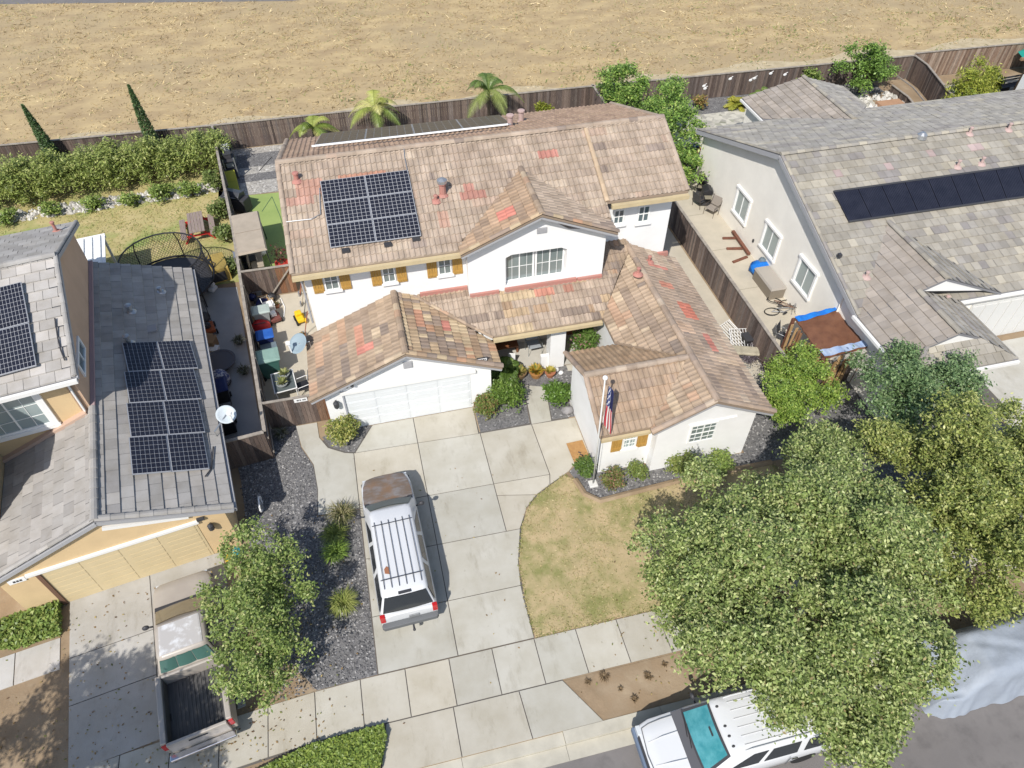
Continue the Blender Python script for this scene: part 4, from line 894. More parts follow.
f = MB(); f.box(-.85, -.1, 2.14, -.62, -.01, 2.24); nbuild(f, 'floodlight', dark_m)
# upper windows
window(nb, None, (-3.35, 6.55, 4.55), (0, 1, 0), (1, 0, 0), 1.55, .62, 2, 1, glass, .09, sill=False)
window(nb, None, (-5.55, V0, 4.30), (1, 0, 0), (0, -1, 0), 1.9, 1.55, 2, 1, glass_lt, .08, sash=(4, 3), trim=.16)
pipe_vent((-2.15, 8.2), LR, .35, .09, steel_m, nb, None); pipe_vent((-.95, 11.6), LR, .2, .07, steel_m, nb, None)
p = lroof_pt(131, 312, LR); pipe_vent((p.x, p.y), LR, .3, .1, steel_m, nb, None)
p = lroof_pt(57, 232, UB); pipe_vent((p.x, p.y), UB, .4, .06, red_tile_m, nb, None)
mb = MB(); p = lroof_pt(152, 330, LR); mb.box(p.x-.2, p.y-.2, p.z+.02, p.x+.2, p.y+.2, p.z+.10); mb.build('roof_vent', mat('grey_vent', (.30, .29, .29), .6), nb)
array(nb, None, LR, [(124, 346), (192, 343), (208, 472), (131, 478)], 2, 4, 8, 8, local=lroof_pt)
array(nb, None, UF, [(-62, 306), (24, 284), (39, 368), (-58, 394)], 2, 2, 12, 9, local=lroof_pt)
mb = MB(); q = [lroof_pt(px, py, UF)+Vector((0, 0, .08)) for px, py in ((56, 320), (59, 340), (62, 352), (66, 362))]; mb.tube(q, .025, 5); q = [lroof_pt(px, py, LR)+Vector((0, 0, .08)) for px, py in ((206, 478), (212, 470), (214, 448))]; mb.tube(q, .025, 5); build_each(mb, 'conduit', dark_m, nb)
# satellite dish on the garage eave
def dish(name, label, base, ctr, r, aim, arm_to, m=None):
    t = thing(name, label, 'satellite dish', base); off = t.location; aim = Vector(aim).normalized(); q = aim.to_track_quat('Z', 'Y').to_matrix(); mb = MB(); prof = [(.001, 0), (r*.4, r*.03), (r*.75, r*.11), (r, r*.22), (r*1.03, r*.2), (r*.75, r*.06), (.001, -.03)]
    mb.lathe(prof, ctr, 24, M=Matrix.Diagonal((1, 1, 1)) and q); mb.build('reflector', m or mat('dish_grey', (.55, .60, .62), .5), t, smooth=True, off=off)
    mb = MB(); low = Vector(ctr)+q @ Vector((0, -r*1.0, r*.2)); fe = Vector(ctr)+aim*r*1.25+q @ Vector((0, -r*.35, 0)); mb.bar(low, fe, .05); mb.build('feed_arm', white_pl, t, off=off); MB().obox(fe, (.16, .12, .1)).build('feed_horn', white_pl, t, off=off)
    mb = MB(); mb.tube([base, Vector(base)+Vector((0, 0, .3)), ctr], .03, 6); mb.build('mast', steel_m, t, off=off); return t
p = to_loc(at(216, 436, 2.4)); dish('satellite_dish', 'pale round satellite dish on the grey roof edge above dark bins', at(217, 437, 2.34), at(226, 415, 2.75), .34, (.35, -.45, 1.0), None)

# ================================================================= RIGHT NEIGHBOUR
RB = Vector((22, 22, 0)); rn = thing('grey_house', 'pale grey stucco house with mottled flat tile roof and black pool heating panels', 'house', RB)
def rb(mb, name, m, **k): return mb.build(name, m, rn, off=RB, **k)
WXr, EXr = 18.7, 18.32; RY, RZr = 25.35, 5.9; FS, RS = .345, .353
w = MB(); w.extr([(WXr, 14.6, 0), (WXr, 33.0, 0), (WXr, 33.0, 2.95), (WXr, RY, 5.66), (WXr, 17.7, 3.05), (WXr, 14.6, 3.0)], (.25, 0, 0)); w.box(WXr+.25, 14.6, 0, 22.6, 14.9, 2.95); w.box(22.4, 14.9, 0, 22.6, 17.8, 2.95); w.box(WXr+.25, 32.8, 0, 46, 33.0, 2.9); w.box(22.6, 17.8, 0, 46, 18.1, 3.0)
w.box(23.0, 33.0, 0, 28.6, 36.3, 2.55); rb(w, 'wall', stucco_grey)
RP = [(4, (.33, .305, .26)), (2, (.36, .33, .275)), (2, (.30, .28, .25)), (1.2, (.40, .365, .295)), (.8, (.27, .25, .235))]
RPg = [(4, (.385, .36, .32)), (2, (.42, .39, .335)), (1, (.35, .325, .30)), (.4, (.46, .42, .34))]
kw = dict(tw=.36, te=.40, kind='flat', step=.04, run=.5)
RF = Plane((0, 17.4), (0, 1), RZr-FS*(RY-17.4), FS); RR = Plane((0, 33.25), (0, -1), RZr-RS*(33.25-RY), RS)
def rroof(calls, capl):
    mb = MB()
    for c in calls: tiles(mb, *c[0], **c[1])
    o = rb(mb, 'roof', [flat_m, edge_m])
    for i, (a, b, r) in enumerate(capl): cm = MB(); caps(cm, a, b, RP, i+50, r); rb(cm, 'ridge_cap', flat_m).parent = o
pch = [(x, y, .22, .17, (.45, .35, .33)) for x, y in ((20.5, 24.0), (23.1, 24.1), (25.3, 24.4), (27.7, 24.5), (24.5, 20.8), (30.4, 24.6), (21.5, 19.9))]
rroof([[(RF, [(EXr, 17.4), (46, 17.4), (46, RY), (EXr, RY)]), dict(palette=RP, seed=61, patches=pch, **kw)], [(RR, [(EXr, RY), (46, RY), (46, 33.25), (EXr, 33.25)]), dict(palette=RPg, seed=62, **kw)]],
      [((EXr, RY, RZr+.02), (46, RY, RZr+.02), .12), ((EXr+.05, 17.5, RF.z(0, 17.5)+.02), (EXr+.05, RY, RZr), .08), ((EXr+.05, 33.2, RR.z0+.02), (EXr+.05, RY, RZr), .08)])
# front cross gables: shared left slope, ridges stepping down
GLs = .41; gL = Plane((EXr, 0), (1, 0), 3.15, GLs); X1, Z1 = 21.65, gL.z(21.65, 0); X2, Z2 = 20.6, gL.z(20.6, 0); yF = lambda z: 17.4+(z-RF.z0)/FS
gR1 = Plane((X1, 0), (1, 0), Z1, -.41); gR2 = Plane((X2, 0), (1, 0), Z2, -.41)
hipF = Plane((0, 13.95), (0, 1), 3.12, .50); XH = 19.42; XK = 21.75
PLN = [(3, (.335, .295, .255)), (2, (.355, .31, .265)), (1, (.315, .28, .245))]
rroof([[(gL, [(EXr, 13.95), (XH, 14.88), (XH, 17.35), (EXr, 17.35)]), dict(palette=PLN, seed=63, **kw)], [(gL, [(XH, 14.88), (X2, 14.88), (X2, 17.35), (XH, 17.35)]), dict(palette=PLN, seed=69, **kw)],
       [(gL, [(EXr, 17.35), (X1, 17.35), (X1, yF(Z1)), (EXr, 17.45)]), dict(palette=PLN, seed=70, **kw)],
       [(gR2, [(X2, 14.88), (XK, 14.88), (XK, 17.45), (X2, 17.45)]), dict(palette=RPg, seed=64, **kw)], [(gR2, [(XK, 14.88), (22.95, 13.95), (22.95, 17.45), (XK, 17.45)]), dict(palette=RPg, seed=73, **kw)],
       [(gR1, [(X1, 17.35), (24.9, 17.35), (X1, yF(Z1))]), dict(palette=RPg, seed=65, **kw)],
       [(hipF, [(EXr, 13.95), (22.95, 13.95), (XK, 14.9), (XH, 14.9)]), dict(palette=RP, seed=66, **kw)]],
      [((X1, 17.35, Z1+.02), (X1, yF(Z1), Z1+.02), .12), ((X2, 14.9, Z2+.02), (X2, 17.4, Z2+.02), .12), ((EXr, 13.95, 3.17), (XH, 14.88, gL.z(XH, 0)+.02), .09)])
f = MB(); f.extr([(X1-1.0, 17.37, Z1-.43), (X1+2.6, 17.37, Z1-1.08), (X1, 17.37, Z1-.02)], (0, .05, 0)); f.extr([(XH, 14.90, gL.z(XH, 0)-.03), (XK, 14.90, gR2.z(XK, 0)-.03), (X2, 14.90, Z2-.02)], (0, .05, 0)); build_each(f, 'gablet', fascia_white, rn, RB)
# rear cross gable
RX, RZ3 = 26.1, 3.95; gA = Plane((22.75, 0), (1, 0), 2.8, (RZ3-2.8)/(RX-22.75)); gB = Plane((29.4, 0), (-1, 0), 2.8, (RZ3-2.8)/(29.4-RX)); yRr = lambda z: 33.25-(z-RR.z0)/RS
rroof([[(gA, [(22.75, yRr(2.8)-.1), (RX, yRr(RZ3)), (RX, 36.2), (22.75, 36.7)]), dict(palette=PLN, seed=67, **kw)], [(gB, [(RX, yRr(RZ3)), (29.4, yRr(2.8)), (29.4, 36.7), (RX, 36.2)]), dict(palette=RPg, seed=68, **kw)]], [((RX, yRr(RZ3), RZ3+.02), (RX, 36.2, RZ3+.02), .12)])
f = MB()
f.bar((EXr-.01, 17.5, RF.z(0, 17.5)-.13), (EXr-.01, RY, RZr-.15), .05, .2); f.bar((EXr-.01, 33.25, RR.z0-.13), (EXr-.01, RY, RZr-.15), .05, .2); build_each(f, 'fascia', fascia_grey, rn, RB)
f = MB(); f.box(EXr-.13, 13.95, 3.0, EXr-.005, 17.6, 3.12); f.box(EXr, 13.83, 2.96, 22.95, 13.94, 3.08); f.box(22.66, 33.5, 2.64, 22.74, 36.7, 2.76); f.box(23.0, 17.27, 2.98, 46, 17.385, 3.10); build_each(f, 'gutter', fascia_white, rn, RB)
f = MB(); f.tube([(18.66, 18.9, 3.4), (18.66, 18.9, .1)], .04, 6); rb(f, 'downspout', stucco_grey)
for (tlx, tly, brx, bry) in ((737, 181, 743, 226), (766, 216, 770, 262), (801, 253, 807, 300)):
    pass
for k, (tp, bt, lf, rt) in enumerate((((746, 194), (738, 216), (735, 199), (751, 208)), ((776, 230), (766, 252), (764, 233), (779, 246)), ((812, 267), (801, 290), (797, 268), (815, 285)))):
    zt, zb = atX(*tp, WXr).z, atX(*bt, WXr).z; ya, yb = atX(*lf, WXr).y, atX(*rt, WXr).y
    window(rn, RB, (WXr, (ya+yb)/2, (zt+zb)/2), (0, -1, 0), (-1, 0, 0), 1.25, 1.30, 2, 1, glass_lt, .05, trim=.11)
f = MB(); f.box(18.64, 25.9, .75, 18.69, 26.0, .9); f.box(18.55, 19.9, 4.2, 18.69, 20.05, 4.35); rb(f, 'floodlight', dark_m)
f = MB(); f.box(24.3, 17.74, .02, 29.5, 17.79, 2.3)
for i in range(8): f.box(24.35+i*.64, 17.71, .1, 24.9+i*.64, 17.74, 2.2)
rb(f, 'garage_door', mat('off_white_siding', (.60, .60, .58), .6))
for px, py in ((969, 134), (957, 167), (981, 164), (945, 302), (1008, 130)): p = roof_pt(px, py, RF); pipe_vent((p.x, p.y), RF, .28, .06, mat('grey_pinkish', (.45, .33, .30), .8), rn, RB)
p = roof_pt(921, 138, RF); MB().lathe([(.25, 0), (.22, .18), (.1, .28)], (p.x, p.y, p.z), 10).build('turbine_vent', steel_m, rn, off=RB)
p = roof_pt(866, 277, RF); pipe_vent((p.x, p.y), RF, .22, .06, mat('grey_pinkish', (.45, .33, .30), .8), rn, RB)
# pool heating panels
P = [roof_pt(833, 193.5, RF), roof_pt(1060, 162, RF), roof_pt(1070, 192, RF), roof_pt(848, 223.5, RF)]
for i in range(10):
    def q(a, b): return (P[0]*(1-a)+P[1]*a)*(1-b)+(P[3]*(1-a)+P[2]*a)*b
    a0, a1 = i/10+.0015, (i+1)/10-.0015; mb = MB(); up_ = Vector((0, 0, .06))
    for k in range(14):
        b0, b1 = a0+(a1-a0)*k/14, a0+(a1-a0)*(k+.8)/14; c4 = [q(b0, 0)+up_, q(b1, 0)+up_, q(b1, 1)+up_, q(b0, 1)+up_]; mb.extr(c4, (0, 0, .045))
    c4 = [q(a0, 0)+up_*.6, q(a1, 0)+up_*.6, q(a1, 1)+up_*.6, q(a0, 1)+up_*.6]; mb.extr(c4, (0, 0, .03)); mb.build('pool_heating_panel', pool_m, rn, off=RB)
mb = MB()
for b in (0, 1): mb.tube([q(0, b)+Vector((0, 0, .1)), q(1, b)+Vector((0, 0, .1))], .045, 6)
build_each(mb, 'header_pipe', dark_m, rn, RB)
# far house at the right edge
fh = thing('far_house', 'orange-brown tiled house corner at the far right beyond the grey roof', 'house', (47, 36, 0)); mb = MB(); pl = Plane((43, 0), (1, 0), 2.9, .36)
tiles(mb, Plane((0, 31), (0, 1), 3.0, .0) if False else Plane((0, 29), (0, 1), 2.9, .30), [(40.5, 35.6), (40.2, 30), (60, 30), (60, 37.2)], palette=[(3, (.44, .27, .17)), (2, (.40, .24, .15)), (1, (.48, .31, .2))], seed=71)
mb.build('roof', [tile_m, edge_m], fh, off=fh.location); MB().box(41, 30.5, 0, 59.5, 35.4, 2.9).build('wall', stucco, fh, off=fh.location)
# ================================================================= VEHICLES (local frame: +y is the nose, origin on the ground)
def car_paint(name, c, rough=.3, c2=None, sc=2): return mat(name, c, rough, c2, sc, coat=.4, spec=.5)
def lower_body(t, st, m, zs=.34, seg=None, name='body', cut=None):
    """st: list of (y, half width, top z, bottom z) from tail to nose"""
    rings = []
    for (y, w_, zt, zb) in st:
        zm = zb+(zt-zb)*.5
        half = [(w_*.93, zb), (w_*.985, zb+.10), (w_, zm), (w_*.985, zt-.14), (w_*.955, zt-.045), (w_*.89, zt-.006), (w_*.5, zt+.012)]
        rings.append([(x, y, z) for x, z in half]+[(-x, y, z) for x, z in reversed(half)])
    mb = MB(); mb.loft(rings); o = mb.build(name, m, t, smooth=True)
    md = o.modifiers.new('edge', 'EDGE_SPLIT'); md.split_angle = R(38); return o
side_gl = mat('tinted_side_glass', (.03, .035, .04), .15, spec=.25)
class Cabin:
    def __init__(s, wb, wr, yb0, yb1, yr0, yr1, zb, zr):      # rear/front y at the belt and at the roof
        s.b = [Vector((-wb, yb0, zb)), Vector((wb, yb0, zb)), Vector((wb, yb1, zb)), Vector((-wb, yb1, zb))]
        s.r = [Vector((-wr, yr0, zr)), Vector((wr, yr0, zr)), Vector((wr, yr1, zr)), Vector((-wr, yr1, zr))]; s.zr = zr
    def build(s, t, m, crown=.05):
        def inset(ring, k, dz): c = sum(ring, Vector())/4; return [c+(p-c)*k+Vector((0, 0, dz)) for p in ring]
        def rnd(ring, k=.10):
            out = []
            for i in range(4):
                p, a, b = ring[i], ring[i-1], ring[(i+1) % 4]; la, lb = (a-p).length, (b-p).length
                out += [p+(a-p)*(.16/la), p+((a-p)/la+(b-p)/lb)*.045, p+(b-p)*(.16/lb)]
            return out
        mb = MB(); mb.loft([rnd(s.b), rnd([b.lerp(r, .93) for b, r in zip(s.b, s.r)]), rnd(inset(s.r, .985, .0)), rnd(inset(s.r, .93, crown*.7)), rnd(inset(s.r, .6, crown))])
        o = mb.build('cabin', m, t, smooth=True); md = o.modifiers.new('edge', 'EDGE_SPLIT'); md.split_angle = R(42); return o
    def face(s, side):
        i, j = {'back': (0, 1), 'right': (1, 2), 'front': (2, 3), 'left': (3, 0)}[side]; return s.b[i], s.b[j], s.r[j], s.r[i]
    def glass(s, t, side, u0, u1, v0, v1, m, name, taper=(0, 0), push=.012):
        a, b, c, d = s.face(side)
        def P(u, v): return (a*(1-u)+b*u)*(1-v)+(d*(1-u)+c*u)*v
        n = (b-a).cross(d-a).normalized(); q = [P(u0, v0), P(u1, v0), P(u1-taper[1], v1), P(u0+taper[0], v1)]
        N = 6; lo = [q[0].lerp(q[1], i/N) for i in range(N+1)]; hi = [q[3].lerp(q[2], i/N) for i in range(N+1)]; bow = .035 if side == 'back' else (.06 if side == 'front' else .0)
        mb = MB(); f = lambda i: n*(push+bow*math.sin(math.pi*i/N))
        mb.loft([[p+f(i) for i, p in enumerate(lo)], [p+f(i) for i, p in enumerate(hi)]], cap=False, closed=False)
        mb.loft([[p+f(i)-n*.02 for i, p in enumerate(lo)], [p+f(i)-n*.02 for i, p in enumerate(hi)]], cap=False, closed=False)
        return mb.build(name, m, t, smooth=True, recalc=False)
def wheels(t, ys, x, r=.36, wd=.24):
    for y in ys:
        for s in (-1, 1):
            M = Matrix.Rotation(math.pi/2, 3, 'Y'); mb = MB(); mb.lathe([(r*.62, -wd/2), (r*.93, -wd/2), (r, -wd*.3), (r, wd*.3), (r*.93, wd/2), (r*.62, wd/2)], (s*x, y, r), 20, M=M); w_ = mb.build('wheel', rubber, t, smooth=True)
            mb = MB(); mb.lathe([(r*.63, -wd*.4), (r*.6, wd*.42*s if s > 0 else -wd*.42), (.08, .3*wd*s)], (s*x, y, r), 14, M=M); mb.build('rim', rim_m, w_)
def mirror(t, x, y, z, m):
    for s in (-1, 1):
        mb = MB(); mb.ball((s*(x+.16), y, z), (.11, .07, .09), 8, 6); mb.bar((s*(x-.04), y-.02, z-.04), (s*(x+.12), y, z-.02), .04); mb.build('mirror', m, t, smooth=True)
def pairs(t, name, m, bx):
    for s in (-1, 1):
        x0, x1 = sorted((s*bx[0], s*bx[3])); MB().box(x0, bx[1], bx[2], x1, bx[4], bx[5]).build(name, m, t, bev=.015)
white_car = car_paint('white_car_paint', (.60, .61, .62)); silver = car_paint('aged_white_paint', (.70, .70, .69), .4, (.62, .62, .61), 1.5)
tan_car = car_paint('champagne_paint', (.40, .36, .31), .38, (.36, .32, .28), 1.5)
worn_hood = mat('peeling_hood', (.15, .115, .09), .7, (.20, .185, .18), 2.2, 7, c3=(.19, .12, .075), scale3=1.6, stretch=(.8, 2.4, 1), lo=.42, hi=.60)
grey_trim = mat('grey_bumper', (.115, .12, .125), .6)
worn_roof = mat('worn_clearcoat', (.44, .42, .40), .45, (.62, .62, .62), 2.2, 7, lo=.5, hi=.6)

# --- white SUV on the drive
t = thing('parked_suv', 'white boxy SUV with a brown peeling hood and roof rack on the main driveway', 'car', (-.90, 12.98, .03), R(1.8)); su = t; t.scale = (1, 1.055, 1)
st = [(-2.50, .86, 1.0, .42), (-2.46, .90, 1.04, .34), (-2.0, .93, 1.06, .30), (0, .935, 1.05, .30), (1.4, .93, 1.03, .30), (1.5, .93, .99, .30), (2.3, .90, .93, .30), (2.58, .84, .88, .34), (2.66, .78, .82, .42)]
lower_body(t, st, white_car)
cb = Cabin(.885, .70, -2.42, 1.50, -2.16, .86, 1.02, 1.64); cb.build(t, white_car)
cb.glass(t, 'front', .04, .96, .04, .97, glass_dk if False else mat('grey_windshield', (.16, .20, .195), .3, spec=.3), 'windshield'); cb.glass(t, 'back', .05, .95, .10, .93, glass_dk, 'rear_window')
for side in ('left', 'right'):
    for (u0, u1, tp) in (((.02, .31, (.0, .02)), (.35, .60, (0, 0)), (.64, .86, (0, .10))) if side == 'right' else ((.14, .36, (.10, 0)), (.40, .65, (0, 0)), (.69, .98, (.02, .0)))): cb.glass(t, side, u0, u1, .08, .84, side_gl, 'side_window', tp)
hd = MB(); rings = []
for (y, w_, z) in ((1.56, .86, 1.0), (1.9, .85, .985), (2.3, .80, .955), (2.56, .70, .915), (2.62, .66, .89)): rings.append([(-w_+2*w_*i/8, y+.06*(1-((i-4)/4)**2)*(1 if y > 2.2 else -.6), z+.035*(1-((i-4)/4)**2)+(.012 if i in (1, 2, 6, 7) else 0)) for i in range(9)])
hd.loft(rings, cap=False, closed=False); hd.build('hood', worn_hood, t, smooth=True)
MB().loft([[(-.84, 1.42, 1.045), (.84, 1.42, 1.045), (.84, 1.58, 1.02), (-.84, 1.58, 1.02)], [(-.84, 1.42, 1.02), (.84, 1.42, 1.02), (.84, 1.58, 1.0), (-.84, 1.58, 1.0)]]).build('cowl', dark_m, t)
for s in (-1, 1): MB().tube([(s*.15, 1.52, 1.05), (s*.15+.55, 1.46, 1.10)], .012, 5).build('wiper', black_m, t)
rk = MB(); zt = 1.735
for i in range(6): x = -.58+i*.232; rk.tube([(x, .38, zt-.03), (x, .25, zt), (x, -1.72, zt), (x, -1.95, zt-.03)], .011, 5)
for y in (.22, -1.68): rk.tube([(-.66, y, zt+.025), (.66, y, zt+.025)], .015, 6)
rk.build('roof_rack', dark_m, t)
rs = MB(); rs.add([(-.50, -1.45, 1.703), (-.36, -1.50, 1.706), (-.35, -1.28, 1.708), (-.42, -1.22, 1.707), (-.5, -1.3, 1.704)], [(0, 1, 2, 3, 4)]); rs.build('rust_patch', mat('rust_spot', (.30, .13, .07), .8), t)
MB().box(-.2, -2.19, 1.655, .2, -2.10, 1.675).build('brake_light', dark_m, t)
pairs(t, 'tail_light', tail_red, (.74, -2.52, .72, .90, -2.40, 1.06)); pairs(t, 'headlight', clear_l, (.5, 2.58, .62, .80, 2.70, .80))
MB().loft([[(x*.92, -2.44, z) for x, z in ((-.9, .40), (.9, .40), (.9, .66), (-.9, .66))], [(x, -2.58, z) for x, z in ((-.9, .42), (.9, .42), (.9, .64), (-.9, .64))], [(x*.93, -2.66, z) for x, z in ((-.9, .44), (.9, .44), (.9, .62), (-.9, .62))]]).build('bumper', grey_trim, t, bev=.02)
MB().box(-.88, 2.60, .38, .88, 2.72, .60).build('bumper', grey_trim, t, bev=.03)
h = MB(); h.bar((.06, -2.6, .42), (.06, -2.82, .42), .06); h.ball((.06, -2.84, .50), .05, 8, 6); h.build('tow_hitch', dark_m, t)
MB().box(-.02, -2.535, .70, .30, -2.515, .83).build('emblem_plate', steel_m, t)
mirror(t, .93, 1.08, 1.12, dark_m); wheels(t, (-1.55, 1.72), .80)
# --- champagne pickup
t = thing('parked_pickup', 'champagne pickup with open dark bed beside the leafy tree on the left drive', 'car', (-7.42, 10.78, .03), R(9.5))
st = [(-.62, .92, 1.10, .34), (0, .93, 1.09, .32), (1.3, .93, 1.06, .32), (1.42, .93, 1.02, .32), (2.2, .91, .97, .32), (2.46, .85, .92, .36), (2.55, .76, .86, .44)]
lower_body(t, st, tan_car); cb = Cabin(.875, .70, -.66, 1.52, -.42, .68, 1.06, 1.66); cb.build(t, tan_car)
MB().loft([[(x*k, y, z) for x, y in ((-.60, -.36), (.60, -.36), (.58, .58), (-.58, .58))] for k, z in ((1, 1.712), (.92, 1.722))]).build('roof_panel', worn_roof, t)
cb.glass(t, 'front', .04, .96, .05, .95, mat('painted_reflection_glass', (.20, .16, .11), .05, spec=.9, coat=.6), 'windshield')  # tan reflection is painted into the windshield's base colour
for i in range(3): cb.glass(t, 'back', .05+i*.305, .345+i*.305, .25, .90, mat('green_glass', (.06, .13, .11), .06, spec=.9), 'rear_window')
for side in ('left', 'right'): cb.glass(t, side, *((.10, .94) if side == 'left' else (.06, .90)), .08, .86, glass_dk, 'side_window', (.14, .02) if side == 'left' else (.02, .14))
MB().loft([[(-.82, 1.44, 1.085), (.82, 1.44, 1.085), (.82, 1.66, 1.045), (-.82, 1.66, 1.045)], [(-.82, 1.44, 1.0), (.82, 1.44, 1.0), (.82, 1.66, 1.0), (-.82, 1.66, 1.0)]]).build('cowl', dark_m, t)
bd = MB(); zb, zt = .70, 1.17
for s in (-1, 1): bd.box(min(s*.79, s*.95), -2.62, .42, max(s*.79, s*.95), -.64, zt)
bd.box(-.79, -.74, .5, .79, -.64, zt); o = bd.build('bed_side', tan_car, t, bev=.03)
MB().box(-.80, -2.72, .52, .80, -2.625, zt-.01).build('tailgate', tan_car, t, bev=.02)
bl = MB(); bl.box(-.79, -2.62, zb-.05, .79, -.745, zb)
for i in range(14): bl.box(-.72+i*.106, -2.6, zb, -.67+i*.106, -.76, zb+.018)
for s in (-1, 1): bl.box(min(s*.76, s*.789), -2.60, zb, max(s*.76, s*.789), -.76, zt-.05)
bl.build('bed_liner', mat('bed_liner', (.07, .068, .066), .7, (.11, .105, .10), 3, stretch=(6, .6, 1)), t)
MB().box(-.90, -2.94, .42, .90, -2.74, .60).build('bumper', chrome, t, bev=.03); MB().box(-.88, 2.50, .40, .88, 2.62, .62).build('bumper', chrome, t, bev=.03)
MB().box(-.25, -2.735, .98, .25, -2.72, 1.04).build('handle', dark_m, t); pairs(t, 'tail_light', tail_red, (.80, -2.66, .76, .952, -2.60, 1.08)); pairs(t, 'headlight', clear_l, (.5, 2.45, .66, .80, 2.57, .84))
mirror(t, .93, 1.05, 1.14, dark_m); wheels(t, (-1.75, 1.75), .80)
# --- white SUV at the kerb
t = thing('kerbside_suv', 'white SUV with a teal windshield parked at the kerb under the large tree', 'car', (7.72, 4.80, -.14), R(90))
st = [(-2.72, .90, 1.08, .45), (-2.66, .95, 1.14, .38), (0, .98, 1.14, .34), (1.3, .975, 1.12, .34), (1.42, .97, 1.09, .34), (2.4, .93, 1.03, .36), (2.66, .86, .97, .40), (2.76, .78, .88, .48)]
lower_body(t, st, white_car); cb = Cabin(.93, .76, -2.62, 1.46, -2.36, .80, 1.10, 1.82); cb.build(t, white_car)
cb.glass(t, 'front', .03, .97, .02, .97, dark_m, 'windshield_border'); cb.glass(t, 'front', .075, .925, .09, .91, teal_glass, 'windshield', push=.022); MB().box(-.12, 1.02, 1.66, .12, 1.05, 1.73).build('mirror', dark_m, t); cb.glass(t, 'back', .08, .92, .15, .88, glass_dk, 'rear_window')
for side in ('left', 'right'):
    for (u0, u1, tp) in (((.04, .30, (.0, .02)), (.35, .60, (0, 0)), (.64, .87, (0, .10))) if side == 'right' else ((.13, .36, (.10, 0)), (.40, .65, (0, 0)), (.70, .96, (.02, .0)))): cb.glass(t, side, u0, u1, .12, .84, side_gl, 'side_window', tp)
MB().loft([[(-.90, 1.40, 1.135), (.90, 1.40, 1.135), (.88, 1.74, 1.108), (-.88, 1.74, 1.108)], [(-.9, 1.4, 1.0), (.9, 1.4, 1.0), (.88, 1.74, 1.0), (-.88, 1.74, 1.0)]]).build('cowl', mat('dark_cowl', (.10, .10, .11), .6), t)

for s in (-1, 1):
    MB().tube([(s*.80, 1.74, 1.112), (s*.79, 2.1, 1.085), (s*.76, 2.45, 1.04), (s*.70, 2.66, .985)], .012, 5).build('hood_seam', grey_trim, t); MB().tube([(s*.36, 1.76, 1.125), (s*.34, 2.2, 1.10), (s*.30, 2.62, 1.0)], .010, 5).build('hood_crease', mat('rib_grey', (.55, .55, .555), .5), t)
    for y in (.25, -1.0): MB().box(min(s*.985, s*.999), y-.008, .5, max(s*.985, s*.999), y+.008, 1.1).build('door_seam', grey_trim, t)
    for y in (.1, -1.15): MB().box(min(s*.985, s*1.01), y-.10, .92, max(s*.985, s*1.01), y+.08, .955).build('door_handle', chrome, t)
MB().tube([(-.70, 2.67, .985), (0, 2.74, .99), (.70, 2.67, .985)], .012, 5).build('hood_seam', grey_trim, t); rr_ = MB()
for i in range(6): x = -.56+i*.224; rr_.tube([(x, .35, 1.872), (x, -2.0, 1.872)], .014, 5)
rr_.build('roof_rib', mat('rib_grey', (.55, .55, .555), .5), t)
for s in (-1, 1): MB().tube([(s*.70, .4, 1.86), (s*.70, .2, 1.90), (s*.70, -2.1, 1.90), (s*.70, -2.25, 1.86)], .02, 6).build('roof_rail', white_car, t)
for i in (-2, -1, 0, 2): MB().ball((i*.26, .66, 1.862), (.035, .05, .025), 8, 5).build('marker_lamp', dark_m, t)
MB().box(-.88, 2.72, .42, .88, 2.86, .68).build('bumper', mat('blue_grey_bumper', (.13, .17, .24), .5), t, bev=.04); MB().box(-.55, 2.76, .70, .55, 2.80, .86).build('grille', dark_m, t)
pairs(t, 'headlight', clear_l, (.56, 2.68, .70, .82, 2.80, .92)); pairs(t, 'tail_light', tail_red, (.80, -2.75, .8, .93, -2.66, 1.2)); mirror(t, .97, 1.0, 1.22, dark_m)
for s in (-1, 1): MB().tube([(s*.15, 1.55, 1.15), (s*.15+.6, 1.44, 1.20)], .012, 5).build('wiper', black_m, t)
dd = MB(); dd.box(-.5, 1.2, 1.13, .6, 1.3, 1.16); dd.build('dashboard', dark_m, t); wheels(t, (-1.62, 1.75), .84, .39)
# --- car under a grey cover
t = thing('covered_car', 'vehicle wholly draped in a pale blue-grey cover beneath the right-hand trees', 'car', (16.35, 5.0, -.14)); t.scale = (.92, .92, .95); mb = MB(); rings = []; rr = random.Random(5)
for i in range(41):
    x = -2.95+5.9*i/40; e = min(1, (2.95-abs(x))/.5)**.5; cabz = max(0, min(1, (x+2.0)/.8))*max(0, min(1, (2.4-x)/.7)); ring = []
    for j in range(33):
        a = j/32*2-1; w_ = 1.18*(.86+.14*e); zt = .95*e**.35+.82*cabz*(1-max(0, abs(a)-.42)**.9*1.6 if abs(a) > .42 else 1)
        if abs(a) < .62: y, z = a/.62*.93*(.9+.1*e), zt-.06*(a/.62)**4
        else: f = (abs(a)-.62)/.38; y = math.copysign(.93*(.9+.1*e)+(w_-.93)*f, a); z = (.95*e**.35)*(1-f)+.02; 
        z = max(z, .01); wr_ = .05*math.sin(x*4+y*5+math.sin(y*6+x)*1.6)+.03*math.sin(x*11-y*8+math.sin(x*3)*2)+(.05*math.sin(x*16)*max(0, abs(a)-.6) if abs(a) > .6 else 0)
        ring.append((x+wr_*.4*(abs(a) > .6), y+wr_*(abs(a) > .6), z+wr_*(.5 if z > .1 else 0)))
    rings.append(ring)
